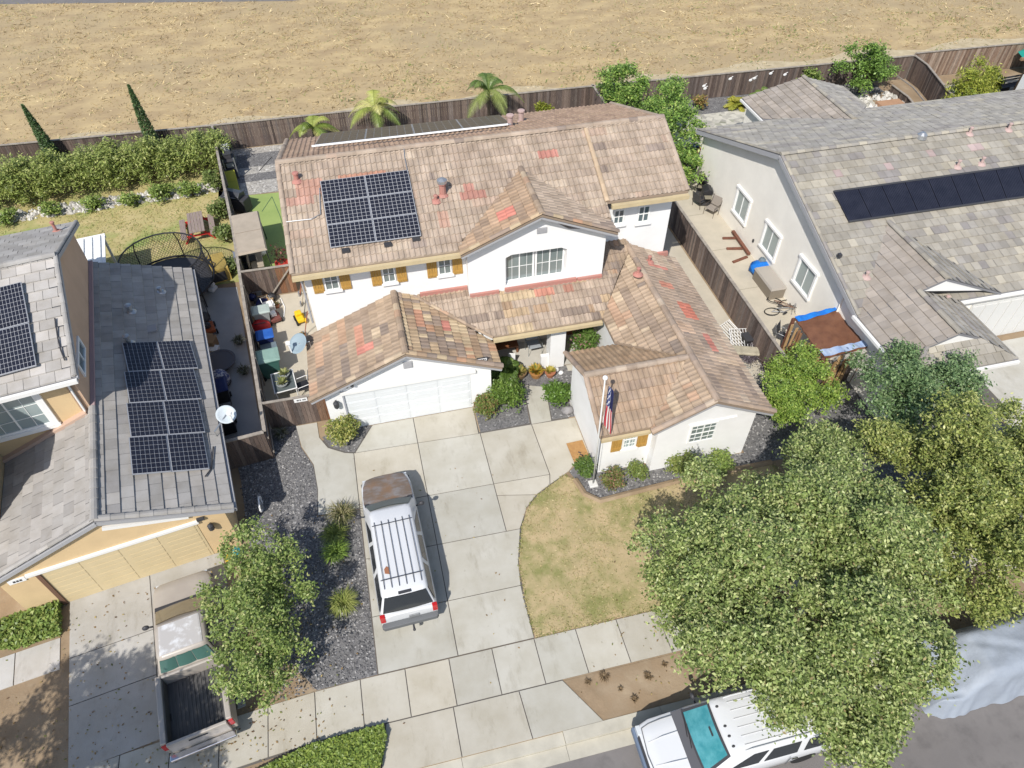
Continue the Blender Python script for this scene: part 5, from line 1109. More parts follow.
mb.loft(rings, cap=False, closed=False); o = mb.build('cover', mat('grey_tarp', (.30, .335, .385), .6, (.26, .29, .335), 1.5, bump=.8, bscale=5), t, smooth=True, sub=1)
wheels(t, (-1.6, 1.6), .6); 
for o_ in t.children:
    if o_.name.startswith('wheel'): o_.rotation_euler = (0, 0, R(90))
# ================================================================= TREES AND PLANTS
S = Vector
tree('street_tree', 'large spreading olive-green tree over the kerbside SUV and parkway', 'tree', (9.3, 6.9, 0), [(9.4, 7.5, 4.1, 2.8, 2.6, 1.9), (7.5, 7.0, 3.2, 1.7, 1.8, 1.4), (11.6, 7.4, 3.9, 2.2, 2.2, 1.8), (9.2, 9.7, 3.5, 2.4, 1.5, 1.5), (11.9, 9.7, 3.3, 1.9, 1.5, 1.4), (8.8, 5.5, 3.3, 1.6, 1.1, 1.3), (11.0, 5.3, 3.4, 1.8, 1.2, 1.4), (12.8, 7.2, 3.2, 1.3, 1.6, 1.4), (10.6, 4.0, 2.8, .9, .7, .9), (7.0, 8.4, 2.7, .9, .9, 1.0), (13.2, 9.3, 3.2, 1.6, 1.5, 1.4), (13.6, 11.2, 3.0, 1.3, 1.1, 1.1), (9.9, 3.9, 2.6, .8, .7, .7), (10.0, 3.2, 2.3, .7, .5, .6), (9.0, 4.5, 2.9, .8, .6, .7)], .105, OLIVE, .20, 10, 46, .21, 101, lr=.85, dens=1.15)
tree('street_tree', 'yellow-green tree at the right edge beside the covered car', 'tree', (17.6, 7.4, 0), [(17.8, 7.6, 3.9, 2.4, 2.1, 1.9), (15.9, 7.0, 3.5, 1.6, 1.5, 1.5), (18.0, 9.8, 3.8, 2.1, 1.7, 1.6), (20.3, 8.0, 3.8, 2.0, 2.2, 1.7), (15.6, 9.0, 3.3, 1.6, 1.5, 1.4), (15.9, 10.9, 3.2, 1.5, 1.2, 1.2), (14.6, 7.6, 2.9, 1.0, 1.0, 1.0), (15.0, 5.9, 2.9, .8, .7, .8)], .105, [(3, (.265, .32, .085)), (3, (.36, .40, .115)), (2.2, (.13, .17, .05)), (1.8, (.52, .53, .20))], .17, 10, 46, .21, 102, lr=.85, dens=1.15)
tree('garden_tree', 'dark green airy tree before the grey house gutter', 'tree', (18.6, 12.6, 0), [(17.7, 14.0, 2.9, 1.4, 1.2, 1.2), (19.2, 14.0, 3.1, 1.3, 1.3, 1.2), (17.2, 12.8, 2.4, 1.1, 1.0, 1.0), (18.9, 12.8, 2.7, 1.3, 1.1, 1.1), (20.3, 13.2, 2.6, .9, .9, .9)], .11, DEEP, .10, 10, 30, .20, 103, lr=.55)
tree('shrub_tree', 'bright lime-green rounded shrub tree right of the white wing', 'tree', (15.2, 15.7, 0), [(15.2, 15.6, 1.6, 1.3, 1.3, 1.1), (14.5, 14.9, 1.2, .95, .9, .9), (15.9, 16.6, 1.5, 1.0, 1.0, .95), (16.1, 15.1, 1.2, .8, .8, .8)], .10, BRIGHT, .07, 14, 30, .17, 104, lr=.45)
tree('drive_tree', 'leafy light-green tree between the pickup and the gravel yard', 'tree', (-5.35, 11.0, 0), [(-5.1, 12.6, 2.0, 1.0, 1.0, 1.0), (-5.4, 11.2, 2.1, 1.05, 1.0, 1.05), (-5.25, 9.7, 1.9, .9, .95, .95), (-4.6, 11.3, 1.7, .9, .9, .85), (-4.7, 9.7, 1.7, .75, .8, .7), (-4.95, 8.8, 1.5, .55, .5, .55)], .10, [(3, (.23, .31, .085)), (3, (.31, .39, .115)), (2, (.12, .18, .05)), (1.2, (.46, .48, .20))], .08, 13, 32, .18, 105, lr=.42)
tree('street_tree', 'tree at the bottom-left corner casting dappled shade on the left drive', 'tree', (-12.7, 6.5, 0), [(-12.5, 4.5, 6.0, 1.9, 1.6, 1.4), (-10.8, 4.2, 5.8, 1.5, 1.4, 1.2), (-14.2, 4.6, 6.0, 1.8, 1.5, 1.3), (-13.0, 4.6, 7.0, 1.5, 1.3, 1.0), (-11.6, 3.6, 6.6, 1.4, 1.2, 1.0)], .125, OLIVE, .15, 9, 32, .26, 106, dens=1.3)
tree('garden_tree', 'dense bright green tree at the back corner behind the main roof', 'tree', (17.4, 36.6, 0), [(16.5, 40.0, 2.3, 1.6, 1.4, 1.4), (17.6, 37.9, 2.1, 1.6, 1.6, 1.3), (18.2, 35.7, 1.9, 1.4, 1.5, 1.2), (18.1, 33.7, 1.5, 1.05, 1.2, 1.0), (17.8, 32.2, 1.2, .7, .9, .9), (18.9, 39.2, 1.8, 1.1, 1.1, 1.0)], .16, [(3, (.20, .33, .07)), (3, (.28, .42, .09)), (2, (.11, .19, .045)), (1, (.44, .52, .15))], .12, 8, 24, .26, 107, lr=.6)
tree('garden_tree', 'round glossy dark tree against the back fence of the cobbled yard', 'tree', (34.2, 40.9, 0), [(34.2, 40.9, 1.5, 1.7, 1.4, 1.5), (35.1, 41.1, 1.3, 1.1, 1.0, 1.1)], .17, [(3, (.20, .33, .07)), (2, (.28, .42, .09)), (2, (.11, .18, .045))], .09, 8, 22, .26, 108, lr=.55)
tree('yellow_conifer', 'yellow-green feathery bush beside the far right patio', 'tree', (38.4, 36.2, 0), [(38.2, 36.0, 1.2, 1.3, 1.2, 1.2), (39.2, 37.0, 1.6, 1.2, 1.1, 1.3), (40.0, 38.0, 2.0, .8, .8, 1.0), (37.3, 35.3, .8, .9, .9, .8)], .22, [(3, (.34, .38, .06)), (3, (.44, .46, .09)), (2, (.2, .26, .04))], .07, 7, 20, .26, 109, aspect=.25, lr=.55)
shrub('small_tree', 'small yellow sapling shrub behind the wooden bench far right', (42.3, 38.6, 0), .8, 1.6, .2, YELLOWG, 110)
# columnar cypresses
def cypress(label, base, h, r, lean, seed):
    t = thing('cypress', label, 'tree', base, 0, 'cypresses by the back fence'); MB().tube([(0, 0, -.05), (lean[0], lean[1], h*.9)], [.07, .02], 6).build('trunk', trunk_m, t); g = np.random.default_rng(seed); P = []
    for i in range(5200):
        f = g.random()**1.3; a = g.random()*6.283; rr_ = r*(1-f)**.7*(.6+.45*g.random())*min(1, .4+f*5); P.append((base[0]+lean[0]*f+rr_*math.cos(a), base[1]+lean[1]*f+rr_*math.sin(a), .15+h*f))
    leaf_mesh('crown', P, .16, [(3, (.10, .17, .065)), (2, (.14, .22, .08)), (1, (.06, .10, .04))], t, seed, up=.1, aspect=.3, off=base)
cypress('slim dark cypress nearer the left edge by the back fence', (-16.9, 42.7, 0), 3.9, .48, (-.35, .1), 121)
cypress('slim dark cypress nearer the corner of the side fence', (-11.3, 42.2, 0), 4.6, .50, (-.15, .1), 122)
# hedge of the left back yard
t = thing('hedge', 'long loose green hedge before the back fence of the left yard', 'hedge', (-14, 40.4, 0)); bl = []; rr = random.Random(8)
for i in range(26): x = -22+i*.56; bl.append((x+rr.uniform(-.25, .25), 40.5+.10*(x+14)+rr.uniform(-.3, .3), .95, .75, 1.45, 1.15+rr.uniform(-.2, .3)))
leaf_mesh('foliage', crown_pts(bl, 9, 22, .26, 130, .5), .17, [(3, (.28, .345, .09)), (3, (.36, .42, .12)), (2.2, (.13, .17, .045)), (1.6, (.52, .54, .20))], t, 130, aspect=.35, off=(-14, 40.4, 0)); mb = MB()
for b in bl: mb.tube([(b[0]+14, b[1]-40.4, 0), (b[0]+14, b[1]-40.4, .9)], [.05, .02], 5)
for st_ in build_each(mb, 'stem', trunk_m, t): pass
k = 0
for x, y, r, h in ((-16.5, 38.0, .55, .7), (-14.4, 38.1, .6, .7), (-12.6, 38.0, .5, .6), (-10.9, 38.2, .7, .8), (-9.3, 38.2, .6, .8), (-18.6, 37.6, .6, .7)):
    shrub('garden_shrub', 'low green shrub growing on the white rubble before the hedge', (x, y, 0), r, h, .14, GREEN, 140+k, 14, 16, .16, 'low shrubs on the white rubble'); k += 1
for k, (x, y, r, h, lb) in enumerate(((-8.0, 38.6, .6, 1.1, 'leafy bush at the fence corner behind the hedge end'), (-7.6, 35.6, .55, .9, 'pale leafy bush along the side fence by the picnic table'), (-7.3, 33.2, .5, .9, 'green bush on the side fence just behind the yellow box'), (-6.95, 30.6, .45, .7, 'light green bush along the side fence past the yellow box'))): shrub('fence_bush', lb, (x, y, 0), r, h, .15, [(3, (.20, .27, .08)), (2, (.28, .32, .12)), (2, (.13, .18, .05))], 150+k, 14, 16, .18)
# palms
def palm(name, label, base, h, n, L, seed, pal, group=None, droop=1.0, trunk=True, cat='palm'):
    t = thing(name, label, cat, base, 0, group); rr = random.Random(seed); mb = MB()
    mb.tube([(0, 0, -.05), (0, 0, h*.5), (0, 0, h)], [.14, .10, .09], 8); mb.build('trunk', trunk_m, t, smooth=True)
    fr = MB(); cols = [c for w_, c in pal]
    for i in range(n):
        a = 2*math.pi*i/n*2.4+rr.random()*.5; el = rr.uniform(.25, 1.2); l = L*rr.uniform(.8, 1.1); c = rr.choice(cols); pts = []
        for s_ in range(9):
            f = s_/8; rad = l*f*math.cos(el)*(1-.15*f); z = h+l*(f*math.sin(el)-droop*.75*f*f); pts.append(S((rad*math.cos(a), rad*math.sin(a), z)))
        fr.tube(pts, [.018]*9, 4, 0, c)
        side = S((-math.sin(a), math.cos(a), 0))
        for s_ in range(1, 40, 1 if trunk else 2):
            f = s_/40*7.99; i0 = int(f); p = pts[i0].lerp(pts[i0+1], f-i0); d = (pts[i0+1]-pts[i0]).normalized(); ll = .31*L*.55*math.sin(math.pi*min(1, .12+s_/44))+.08
            for sg in (-1, 1):
                tip = p+side*sg*ll*.85+d*ll*.4-S((0, 0, ll*.35)); k = rr.uniform(.8, 1.2); w_ = d*.028; fr.add([p-w_, p+w_, tip], [(0, 1, 2)], 0, tuple(q*k for q in c))
    fr.build('frond', leaf_m, t, recalc=False); return t
PALMC = [(1, (.33, .39, .09)), (1, (.44, .47, .13)), (1, (.20, .27, .06)), (1, (.55, .53, .20))]
palm('palm', 'small yellow-green palm left of the rear solar strip', (-2.2, 41.4, 0), 1.6, 12, 2.3, 160, PALMC, 'palms along the back fence')
palm('palm', 'taller bushy palm behind the left part of the rear solar strip', (1.55, 41.3, 0), 2.4, 14, 2.7, 161, PALMC, 'palms along the back fence')
palm('palm', 'darker green palm behind the right end of the rear solar strip', (8.5, 41.6, 0), 2.6, 15, 2.8, 162, [(1, (.12, .19, .05)), (1, (.18, .25, .07)), (1, (.26, .31, .09))], 'palms along the back fence')
shrub('young_plant', 'small light green plant at the back fence above the main ridge', (12.2, 42.2, 0), .5, 1.1, .2, YELLOWG, 163, 18, 12, .15)
palm('yucca', 'yellow spiky clump at the back fence of the cobbled yard', (25.2, 40.9, 0), .15, 34, 1.3, 164, [(1, (.44, .42, .07)), (1, (.34, .36, .06))], None, .75, cat='plant')
palm('yucca', 'green arching clump beside the yellow one at the back fence', (27.4, 41.0, 0), .3, 34, 1.7, 165, [(1, (.13, .22, .05)), (1, (.19, .28, .07)), (1, (.27, .34, .09))], None, .75, cat='plant')
shrub('young_plant', 'thin rusty plant on the dark strip by the back fence', (22.6, 41.2, 0), .5, .9, .18, [(2, (.30, .26, .08)), (1, (.40, .24, .10))], 166, 12, 10, .18)
shrub('garden_shrub', 'green shrub just beyond the rear gable roof', (33.0, 41.8, 0) if False else (30.8, 41.9, 0), .6, 1.5, .2, GREEN, 167, 12, 12, .2)
# front planting
shrub('flowering_bush', 'yellow-green round bush left of the white garage door', (-2.3, 18.55, 0), .62, 1.0, .10, [(3, (.42, .42, .12)), (2, (.26, .30, .07)), (2, (.15, .20, .05)), (1, (.52, .50, .22))], 170, 34, 16, .12)
shrub('flowering_bush', 'reddish-green low bush at the right corner of the garage', (3.45, 18.75, 0), .62, .8, .09, [(3, (.15, .22, .05)), (2, (.26, .26, .08)), (1, (.30, .17, .09))], 171, 34, 16, .12)
shrub('flowering_bush', 'taller green rose bush between garage and entry walk', (4.3, 18.9, 0), .68, 1.25, .10, [(3, (.13, .22, .04)), (2, (.20, .29, .06)), (1, (.09, .15, .03))], 172, 34, 16, .13)
palm('fern_plant', 'green ferny plant against the garage side by the porch', (4.6, 20.4, 0), .5, 24, 1.1, 173, [(1, (.17, .28, .06)), (1, (.25, .36, .09)), (1, (.12, .20, .04))], None, .8, cat='plant')
palm('fern_plant', 'second ferny plant in front of the porch below the first', (4.15, 19.8, 0), .35, 20, .8, 174, [(1, (.20, .30, .07)), (1, (.28, .34, .10))], None, .8, cat='plant')
shrub('flowering_bush', 'broad green bush against the wing side wall beside the walk', (6.35, 18.55, 0), .55, .95, .11, [(3, (.11, .20, .035)), (2, (.16, .27, .05)), (1, (.08, .14, .03))], 175, 34, 16, .12)
shrub('climbing_rose', 'tall pink-flecked green bush inside the entry opening', (8.1, 20.6, 0), .5, 1.9, .11, [(4, (.11, .19, .04)), (2, (.16, .25, .06)), (.5, (.50, .26, .26))], 176, 30, 16, .13)
shrub('flowering_bush', 'small dark green bush at the foot of the flagpole', (6.35, 14.75, 0), .38, .8, .09, [(3, (.10, .17, .04)), (2, (.15, .23, .05))], 177, 36, 14, .10)
shrub('flowering_bush', 'reddish bush just right of the flagpole by the wing wall', (7.2, 14.05, 0), .45, .7, .09, [(2, (.22, .22, .07)), (2, (.16, .20, .06)), (1, (.34, .18, .12))], 178, 32, 14, .11)
shrub('flowering_bush', 'slender green bush under the shuttered wing window', (8.2, 14.15, 0), .38, .85, .09, [(3, (.17, .23, .06)), (2, (.24, .29, .08))], 179, 32, 14, .11)
shrub('flowering_bush', 'light green bush below the wide wing window', (9.9, 13.95, 0), .55, 1.0, .10, [(3, (.22, .27, .07)), (2, (.30, .33, .10)), (1, (.14, .19, .05))], 180, 26, 14, .14)
shrub('flowering_bush', 'green bush next to the wing corner under the big tree', (11.3, 13.7, 0), .55, .95, .10, GREEN, 181, 22, 14, .15)
def tuft(label, base, r, h, seed, pal, n=420, group=None):
    t = thing('ornamental_grass', label, 'grass clump', base, 0, group); rr = random.Random(seed); mb = MB(); cols = [c for w_, c in pal]
    for i in range(n):
        a = rr.random()*6.283; l = rr.uniform(.5, 1.05); b = S((rr.uniform(-.1, .1)*r*2, rr.uniform(-.1, .1)*r*2, 0)); m_ = b+S((math.cos(a)*r*.45*l, math.sin(a)*r*.45*l, h*l*.8)); e = b+S((math.cos(a)*r*l, math.sin(a)*r*l, h*l*rr.uniform(.45, .9))); sd = S((-math.sin(a), math.cos(a), 0))*.012; k = rr.uniform(.75, 1.2); c = tuple(q*k for q in rr.choice(cols))
        mb.add([b-sd, b+sd, m_+sd, m_-sd], [(0, 1, 2, 3)], 0, c); mb.add([m_-sd, m_+sd, e], [(0, 1, 2)], 0, c)
    mb.build('blade', leaf_m, t, recalc=False)
TG = [(1, (.24, .30, .07)), (1, (.32, .37, .10)), (1, (.16, .21, .05))]
tuft('dark spiky grass clump at the concrete corner beside the SUV nose', tuple(at(343, 518, 0)), .65, .6, 190, [(1, (.10, .11, .04)), (1, (.22, .22, .09)), (1, (.36, .32, .18))], 260)
tuft('green grass mound between the dark spiky clump and the brighter mound', tuple(at(336, 538, 0)), .55, .5, 191, TG)
tuft('bright green grass mound touching the drive tree shade beside the SUV', tuple(at(337, 556, 0)), .55, .5, 192, [(1, (.22, .33, .06)), (1, (.30, .42, .09))])
tuft('yellowish grass mound alone beside the SUV rear wheel', tuple(at(345, 607, 0)), .58, .55, 193, [(1, (.32, .36, .10)), (1, (.40, .42, .14)), (1, (.20, .25, .06))])
for k, q in enumerate(((588, 683), (604, 677), (620, 690), (648, 677), (664, 665), (634, 700))): tuft('dry dead weed clump on the bare parkway dirt', tuple(at(*q, .015)), (.15, .22, .12, .18, .13, .16)[k], .12, 195+k, [(1, (.20, .14, .08)), (1, (.30, .22, .13))], (40, 60, 30, 50, 34, 44)[k], 'dead weeds on the parkway')
MB2 = MB()
# ground cover on the parkway: one mass
g = np.random.default_rng(77); P = []; gc = [(-6.6, 6.25), (-6.3, 6.9), (-5.2, 7.22), (-4.1, 7.45), (-2.05, 7.5), (-1.98, 7.2), (-2.3, 6.3)]
while len(P) < 15000:
    q = (g.uniform(-6.7, -1.9), g.uniform(6.2, 7.6)); c = False
    for i in range(len(gc)):
        a, b = gc[i-1], gc[i]
        if (a[1] > q[1]) != (b[1] > q[1]) and q[0] < (b[0]-a[0])*(q[1]-a[1])/(b[1]-a[1])+a[0]: c = not c
    if c: P.append((q[0], q[1], .05+.24*g.random()**.5))
o = leaf_mesh('ground_cover', P, .10, [(3, (.24, .33, .07)), (3, (.33, .41, .09)), (2, (.15, .22, .05))], None, 78, up=.5); o['kind'] = 'stuff'
g = np.random.default_rng(79); P = []
while len(P) < 5200:
    q = at(g.uniform(-20, 66), g.uniform(588, 650), 0); q2 = to_loc(q)
    if q2.x < -5.75 and -1.15 < q2.y < -.02: P.append((q.x, q.y, .05+.35*g.random()))
o = leaf_mesh('ground_cover', P, .13, GREEN, None, 80, up=.4); o['kind'] = 'stuff'

# fallen leaves below the trees
g = np.random.default_rng(91); P = []
for cx, cy, rx, ry, n, z in ((9.5, 7.5, 5.5, 3.0, 380, .05), (-5.2, 10.8, 2.2, 3.4, 420, .05), (-6.5, 8.2, 2.5, 1.0, 160, .05), (-10, 10.5, 2.5, 4, 260, .045), (1.0, 13.0, 3.0, 4.0, 45, .045), (-13.5, 8.0, 3, 3.5, 260, .02), (17, 8, 5, 4, 200, .04)):
    q = g.normal(size=(n, 2))*.55; P += [(cx+a*rx, cy+b*ry, z) for a, b in q if cy+b*ry > 6.3]
o = leaf_mesh('fallen_leaves', P, .075, [(3, (.30, .20, .09)), (2, (.42, .33, .14)), (1, (.22, .24, .08)), (1, (.16, .10, .06))], None, 92, up=6); o['kind'] = 'stuff'

# ragged grass along the lawn edge and weeds in the joints
g = np.random.default_rng(95); P = []
for a, b in zip(lawn_xy, lawn_xy[1:]+lawn_xy[:1]):
    L = math.hypot(b[0]-a[0], b[1]-a[1])
    for _ in range(int(L*60)):
        f = g.random(); P.append((a[0]+(b[0]-a[0])*f+g.normal()*.035, a[1]+(b[1]-a[1])*f+g.normal()*.035, .035))
o = leaf_mesh('edge_grass', P, .10, [(3, (.46, .38, .20)), (2, (.28, .27, .10)), (2, (.20, .23, .07))], None, 96, up=.2, aspect=.25, mat_=straw_m); o['kind'] = 'stuff'
# ================================================================= LOOSE THINGS
def P0(px, py, z=0): v = at(px, py, z); return Vector((v.x, v.y, 0))
def bin_cart(label, p, rz, m, lidm, w_=.62, d=.72, h=1.02, group=None, name='wheelie_bin'):
    t = thing(name, label, 'bin', p, rz, group); mb = MB()
    mb.loft([[(-w_*.36, -d*.34, .06), (w_*.36, -d*.34, .06), (w_*.36, d*.34, .06), (-w_*.36, d*.34, .06)], [(-w_*.46, -d*.46, h*.86), (w_*.46, -d*.46, h*.86), (w_*.46, d*.46, h*.86), (-w_*.46, d*.46, h*.86)], [(-w_*.5, -d*.5, h*.87), (w_*.5, -d*.5, h*.87), (w_*.5, d*.5, h*.87), (-w_*.5, d*.5, h*.87)], [(-w_*.5, -d*.5, h*.93), (w_*.5, -d*.5, h*.93), (w_*.5, d*.5, h*.93), (-w_*.5, d*.5, h*.93)]]); mb.build('body', m, t, bev=.02)
    mb = MB(); mb.loft([[(-w_*.52, -d*.54, h*.935), (w_*.52, -d*.54, h*.935), (w_*.52, d*.52, h*.935), (-w_*.52, d*.52, h*.935)], [(-w_*.52, -d*.54, h*.965), (w_*.52, -d*.54, h*.965), (w_*.52, d*.52, h*.985), (-w_*.52, d*.52, h*.985)], [(-w_*.38, -d*.36, h*1.0), (w_*.38, -d*.36, h*1.0), (w_*.38, d*.36, h*1.03), (-w_*.38, d*.36, h*1.03)]]); mb.build('lid', lidm, t, bev=.02)
    for s in (-1, 1): MB().lathe([(.02, -.03), (.11, -.03), (.11, .03), (.02, .03)], (s*w_*.40, d*.40, .11), 12, M=Matrix.Rotation(math.pi/2, 3, 'Y')).build('wheel', rubber, t)
    MB().tube([(-w_*.4, d*.56, h*.9), (w_*.4, d*.56, h*.9)], .018, 6).build('handle', m, t); return t
# ---- bin yard between the fence and the white house
bin_cart('green-grey wheelie bin, largest in the bin yard', P0(270, 366, .5), R(97), dgreen_pl, green_pl, .80, .95, 1.15)
bin_cart('bright blue lidded recycling bin next to the red bag', P0(267, 342, .4), R(97), dblue_pl, blue_pl, .62, .7, .9)
bin_cart('grey wheelie bin with pale lid behind the red bag', P0(263, 318, .4), R(97), grey_m, mat('pale_grey_green', (.36, .42, .39), .5), .6, .75, .95)
t = thing('storage_tote', 'low dark slate tote between the blue bin and the green-grey bin', 'box', P0(270, 351, .3), R(8)); MB().box(-.32, -.22, 0, .32, .22, .5).build('tub', dark_m, t, bev=.03); MB().box(-.35, -.25, .5, .35, .25, .56).build('lid', mat('slate_lid', (.14, .18, .21), .5), t, bev=.02)
t = thing('storage_tote', 'grey-green tote by the board divider at the back of the bin yard', 'box', P0(262, 286, .3), R(10)); MB().loft([[(-.33, -.26, 0), (.33, -.26, 0), (.33, .26, 0), (-.33, .26, 0)], [(-.4, -.32, .62), (.4, -.32, .62), (.4, .32, .62), (-.4, .32, .62)]]).build('tub', grey_m, t, bev=.03); MB().box(-.43, -.35, .62, .43, .35, .69).build('lid', mat('pale_grey_green', (.36, .42, .39), .5), t, bev=.02)
t = thing('red_duffel', 'dark red crumpled bag lying between two bins', 'bag', P0(262, 330, .1), R(5)); MB().ball((0, 0, .32), (.48, .34, .32), 14, 9, noise=.10, seed=4).build('bag', red_pl, t, smooth=True, sub=1); MB().tube([(-.25, -.1, .58), (-.1, -.2, .66), (.1, -.2, .66), (.25, -.1, .58)], .02, 5).build('strap', dark_m, t)
rr = random.Random(12)
for k, (px, py, r, m, lb) in enumerate(((252, 297, .20, dblue_pl, 'small blue ball-shaped bag by the fence in the bin yard'), (249, 287, .34, black_m, 'large black rubbish bag at the fence beside the grey-green tote'), (258, 301, .22, dark_m, 'dark rubbish bag in front of the blue ball-shaped bag'), (272, 297, .24, black_m, 'black rubbish bag beside the divider gate post'))):
    p = P0(px, py, .2); t = thing('rubbish_bag', lb, 'bag', p); MB().ball((0, 0, r*.85), (r, r*.9, r*.9), 12, 8, noise=.09, seed=k).build('bag', m, t, smooth=True, sub=1); MB().lathe([(r*.12, 0), (r*.2, .08), (.01, .1)], (0, 0, r*1.6), 8).build('knot', m, t)
t = thing('small_mower', 'small red and white mower-like machine on the bin yard concrete', 'mower', P0(274, 317, .2), R(20)); MB().box(-.25, -.35, .12, .25, .3, .32).build('deck', mat('maroon_metal', (.16, .06, .05), .5), t, bev=.04); MB().box(-.13, -.15, .32, .13, .13, .5).build('engine', white_pl, t, bev=.03); MB().tube([(-.2, .3, .25), (-.2, .85, .8), (.2, .85, .8), (.2, .3, .25)], .018, 6).build('handle', steel_m, t)
for sx in (-.27, .27):
    for sy in (-.25, .22): MB().lathe([(.02, -.03), (.1, -.03), (.1, .03), (.02, .03)], (sx, sy, .1), 10, M=Matrix.Rotation(math.pi/2, 3, 'Y')).build('wheel', rubber, t)
for k, (a, b, lb) in enumerate((((281, 299), (284, 318), 'curved white plastic pipe lying on the bin yard concrete'), ((255, 306), (264, 303), 'short white pipe piece in the clutter beside the fence'))): p = P0(*a); q = P0(*b)-p; MB2 = MB(); MB2.tube([(0, 0, .04), (q.x*.5+.12, q.y*.5, .04), (q.x, q.y, .04)], .025, 6); tag(MB2.build('pipe', white_pl), lb, 'pipe').location = p
t = thing('potting_table', 'small white-framed table holding two potted succulents by the garage', 'table', P0(286, 388, .3), R(8)); MB().box(-.42, -.55, .66, .42, .55, .70).build('table_top', mat('smoked_glass', (.10, .12, .12), .15), t, bev=.01); fr = MB(); fr.tube([(-.44, -.57, .71), (.44, -.57, .71), (.44, .57, .71), (-.44, .57, .71)], .03, 6, closed=True); fr.build('rim', white_pl, t)
for sx in (-.4, .4):
    for sy in (-.53, .53): MB().tube([(sx, sy, 0), (sx, sy, .70)], .022, 6).build('leg', white_pl, t)
def pot(label, p, z, r, h, pm, pal, seed, spread=1.15, name='potted_plant', n=60, ph=.25):
    t = thing(name, label, 'potted plant', (p.x, p.y, z)); MB().lathe([(r*.7, 0), (r, h*.85), (r*1.08, h*.86), (r*1.08, h), (r*.9, h), (r*.85, h*.8), (.01, h*.8)], n=16).build('pot', pm, t, smooth=False); rr = random.Random(seed); mb = MB(); cols = [c for w_, c in pal]
    for i in range(n):
        a = rr.random()*6.283; l = r*spread*rr.uniform(.5, 1.1); e = rr.uniform(.3, 1.2); b = S((math.cos(a)*r*.2, math.sin(a)*r*.2, h*.85)); tip = b+S((math.cos(a)*l*math.cos(e*.8), math.sin(a)*l*math.cos(e*.8), ph*math.sin(e)+.03)); sd = S((-math.sin(a), math.cos(a), 0))*r*.16; m_ = b.lerp(tip, .55)+S((0, 0, .03)); k = rr.uniform(.8, 1.2); mb.add([b, m_+sd, tip, m_-sd], [(0, 1, 2, 3)], 0, tuple(q*k for q in rr.choice(cols)))
    mb.build('plant', leaf_m, t, recalc=False); return t
q = P0(286, 388, .3); SUC = [(1, (.36, .38, .16)), (1, (.46, .46, .22)), (1, (.24, .28, .10))]
pot('potted succulent standing on the far half of the white-framed table', q+Vector((.06, .28, 0)), .70, .20, .16, grey_m, SUC, 1); pot('potted succulent standing on the near half of the white-framed table', q+Vector((-.04, -.22, 0)), .70, .22, .16, grey_m, SUC, 2)
def chair(name, label, p, rz, fm, sm, w_=.56, group=None, backtilt=.22):
    t = thing(name, label, 'chair', p, rz, group); MB().box(-w_/2+.03, -.26, .41, w_/2-.03, .25, .45).build('seat', sm, t, bev=.015); M = Matrix.Rotation(-backtilt, 3, 'X'); MB().obox((0, .34, .72), (w_-.08, .03, .52), M).build('backrest', sm, t, bev=.01)
    for s in (-1, 1):
        MB().tube([(s*w_/2, -.27, 0), (s*w_/2, -.25, .63), (s*w_/2, .22, .65), (s*w_/2, .30, .62)], .016, 6).build('arm', fm, t); MB().tube([(s*w_/2, .20, 0), (s*w_/2*.96, .27, .45), (s*w_/2*.94, .42, .99)], .016, 6).build('leg', fm, t)
    return t
chair('patio_chair', 'black sling chair with pale frame against the garage wall in the bin yard', P0(303, 386, .4), R(-75), white_pl, black_m)
chair('patio_chair', 'metal porch chair with grey seat facing the entry garden', at(534, 350, .2).xy.to_3d()+Vector((0, .1, .035)), R(4), grey_m, mat('grey_sling', (.30, .32, .34), .7), .62)
t = thing('yellow_toy', 'bright yellow ride-on toy on the bin yard concrete near the white wall', 'toy', P0(300, 319, .15), R(15)); MB().box(-.16, -.3, .14, .16, .3, .34).build('body', yellow_pl, t, bev=.05); MB().box(-.15, -.02, .34, .15, .26, .5).build('seat_back', yellow_pl, t, bev=.05)
for sx in (-.19, .19):
    for sy in (-.2, .2): MB().lathe([(.02, -.04), (.13, -.04), (.13, .04), (.02, .04)], (sx, sy, .13), 12, M=Matrix.Rotation(math.pi/2, 3, 'Y')).build('wheel', yellow_pl if sx > 0 else rubber, t)
dish('satellite_dish', 'dull grey satellite dish on the garage eave over the bin yard', at(311, 347, 2.35), at(299, 344, 2.55), .42, (-.55, -.35, .9), None, mat('dish_slate', (.26, .33, .37), .55))
# ---- back yard with turf
can = thing('canopy_swing', 'patio swing with a flat tan canopy on the green turf by the side fence', 'swing', (-5.75, 31.3, 0), R(7)); cz = 1.7
MB().loft([[(-.68, -1.72, cz-.08), (.68, -1.72, cz-.08), (.68, 1.72, cz-.08), (-.68, 1.72, cz-.08)], [(-.62, -1.66, cz+.02), (.62, -1.66, cz+.02), (.62, 1.66, cz+.02), (-.62, 1.66, cz+.02)]]).build('canopy', tan_fab, can)
f_ = MB(); f_.box(-.63, -.02, cz+.022, .63, .02, cz+.03); f_.build('canopy_seam', mat('tan_seam', (.28, .23, .18), .9), can)
for sx in (-.6, .6):
    for sy in (-1.6, 1.6): MB().tube([(sx*1.15, sy, 0), (sx, sy, cz-.06)], .025, 6).build('leg', black_m, can)
MB().box(-.3, -1.3, .42, .3, 1.3, .5).build('seat', tan_fab, can, bev=.02); MB().box(-.42, -1.3, .5, -.34, 1.3, .95).build('backrest', tan_fab, can, bev=.02)
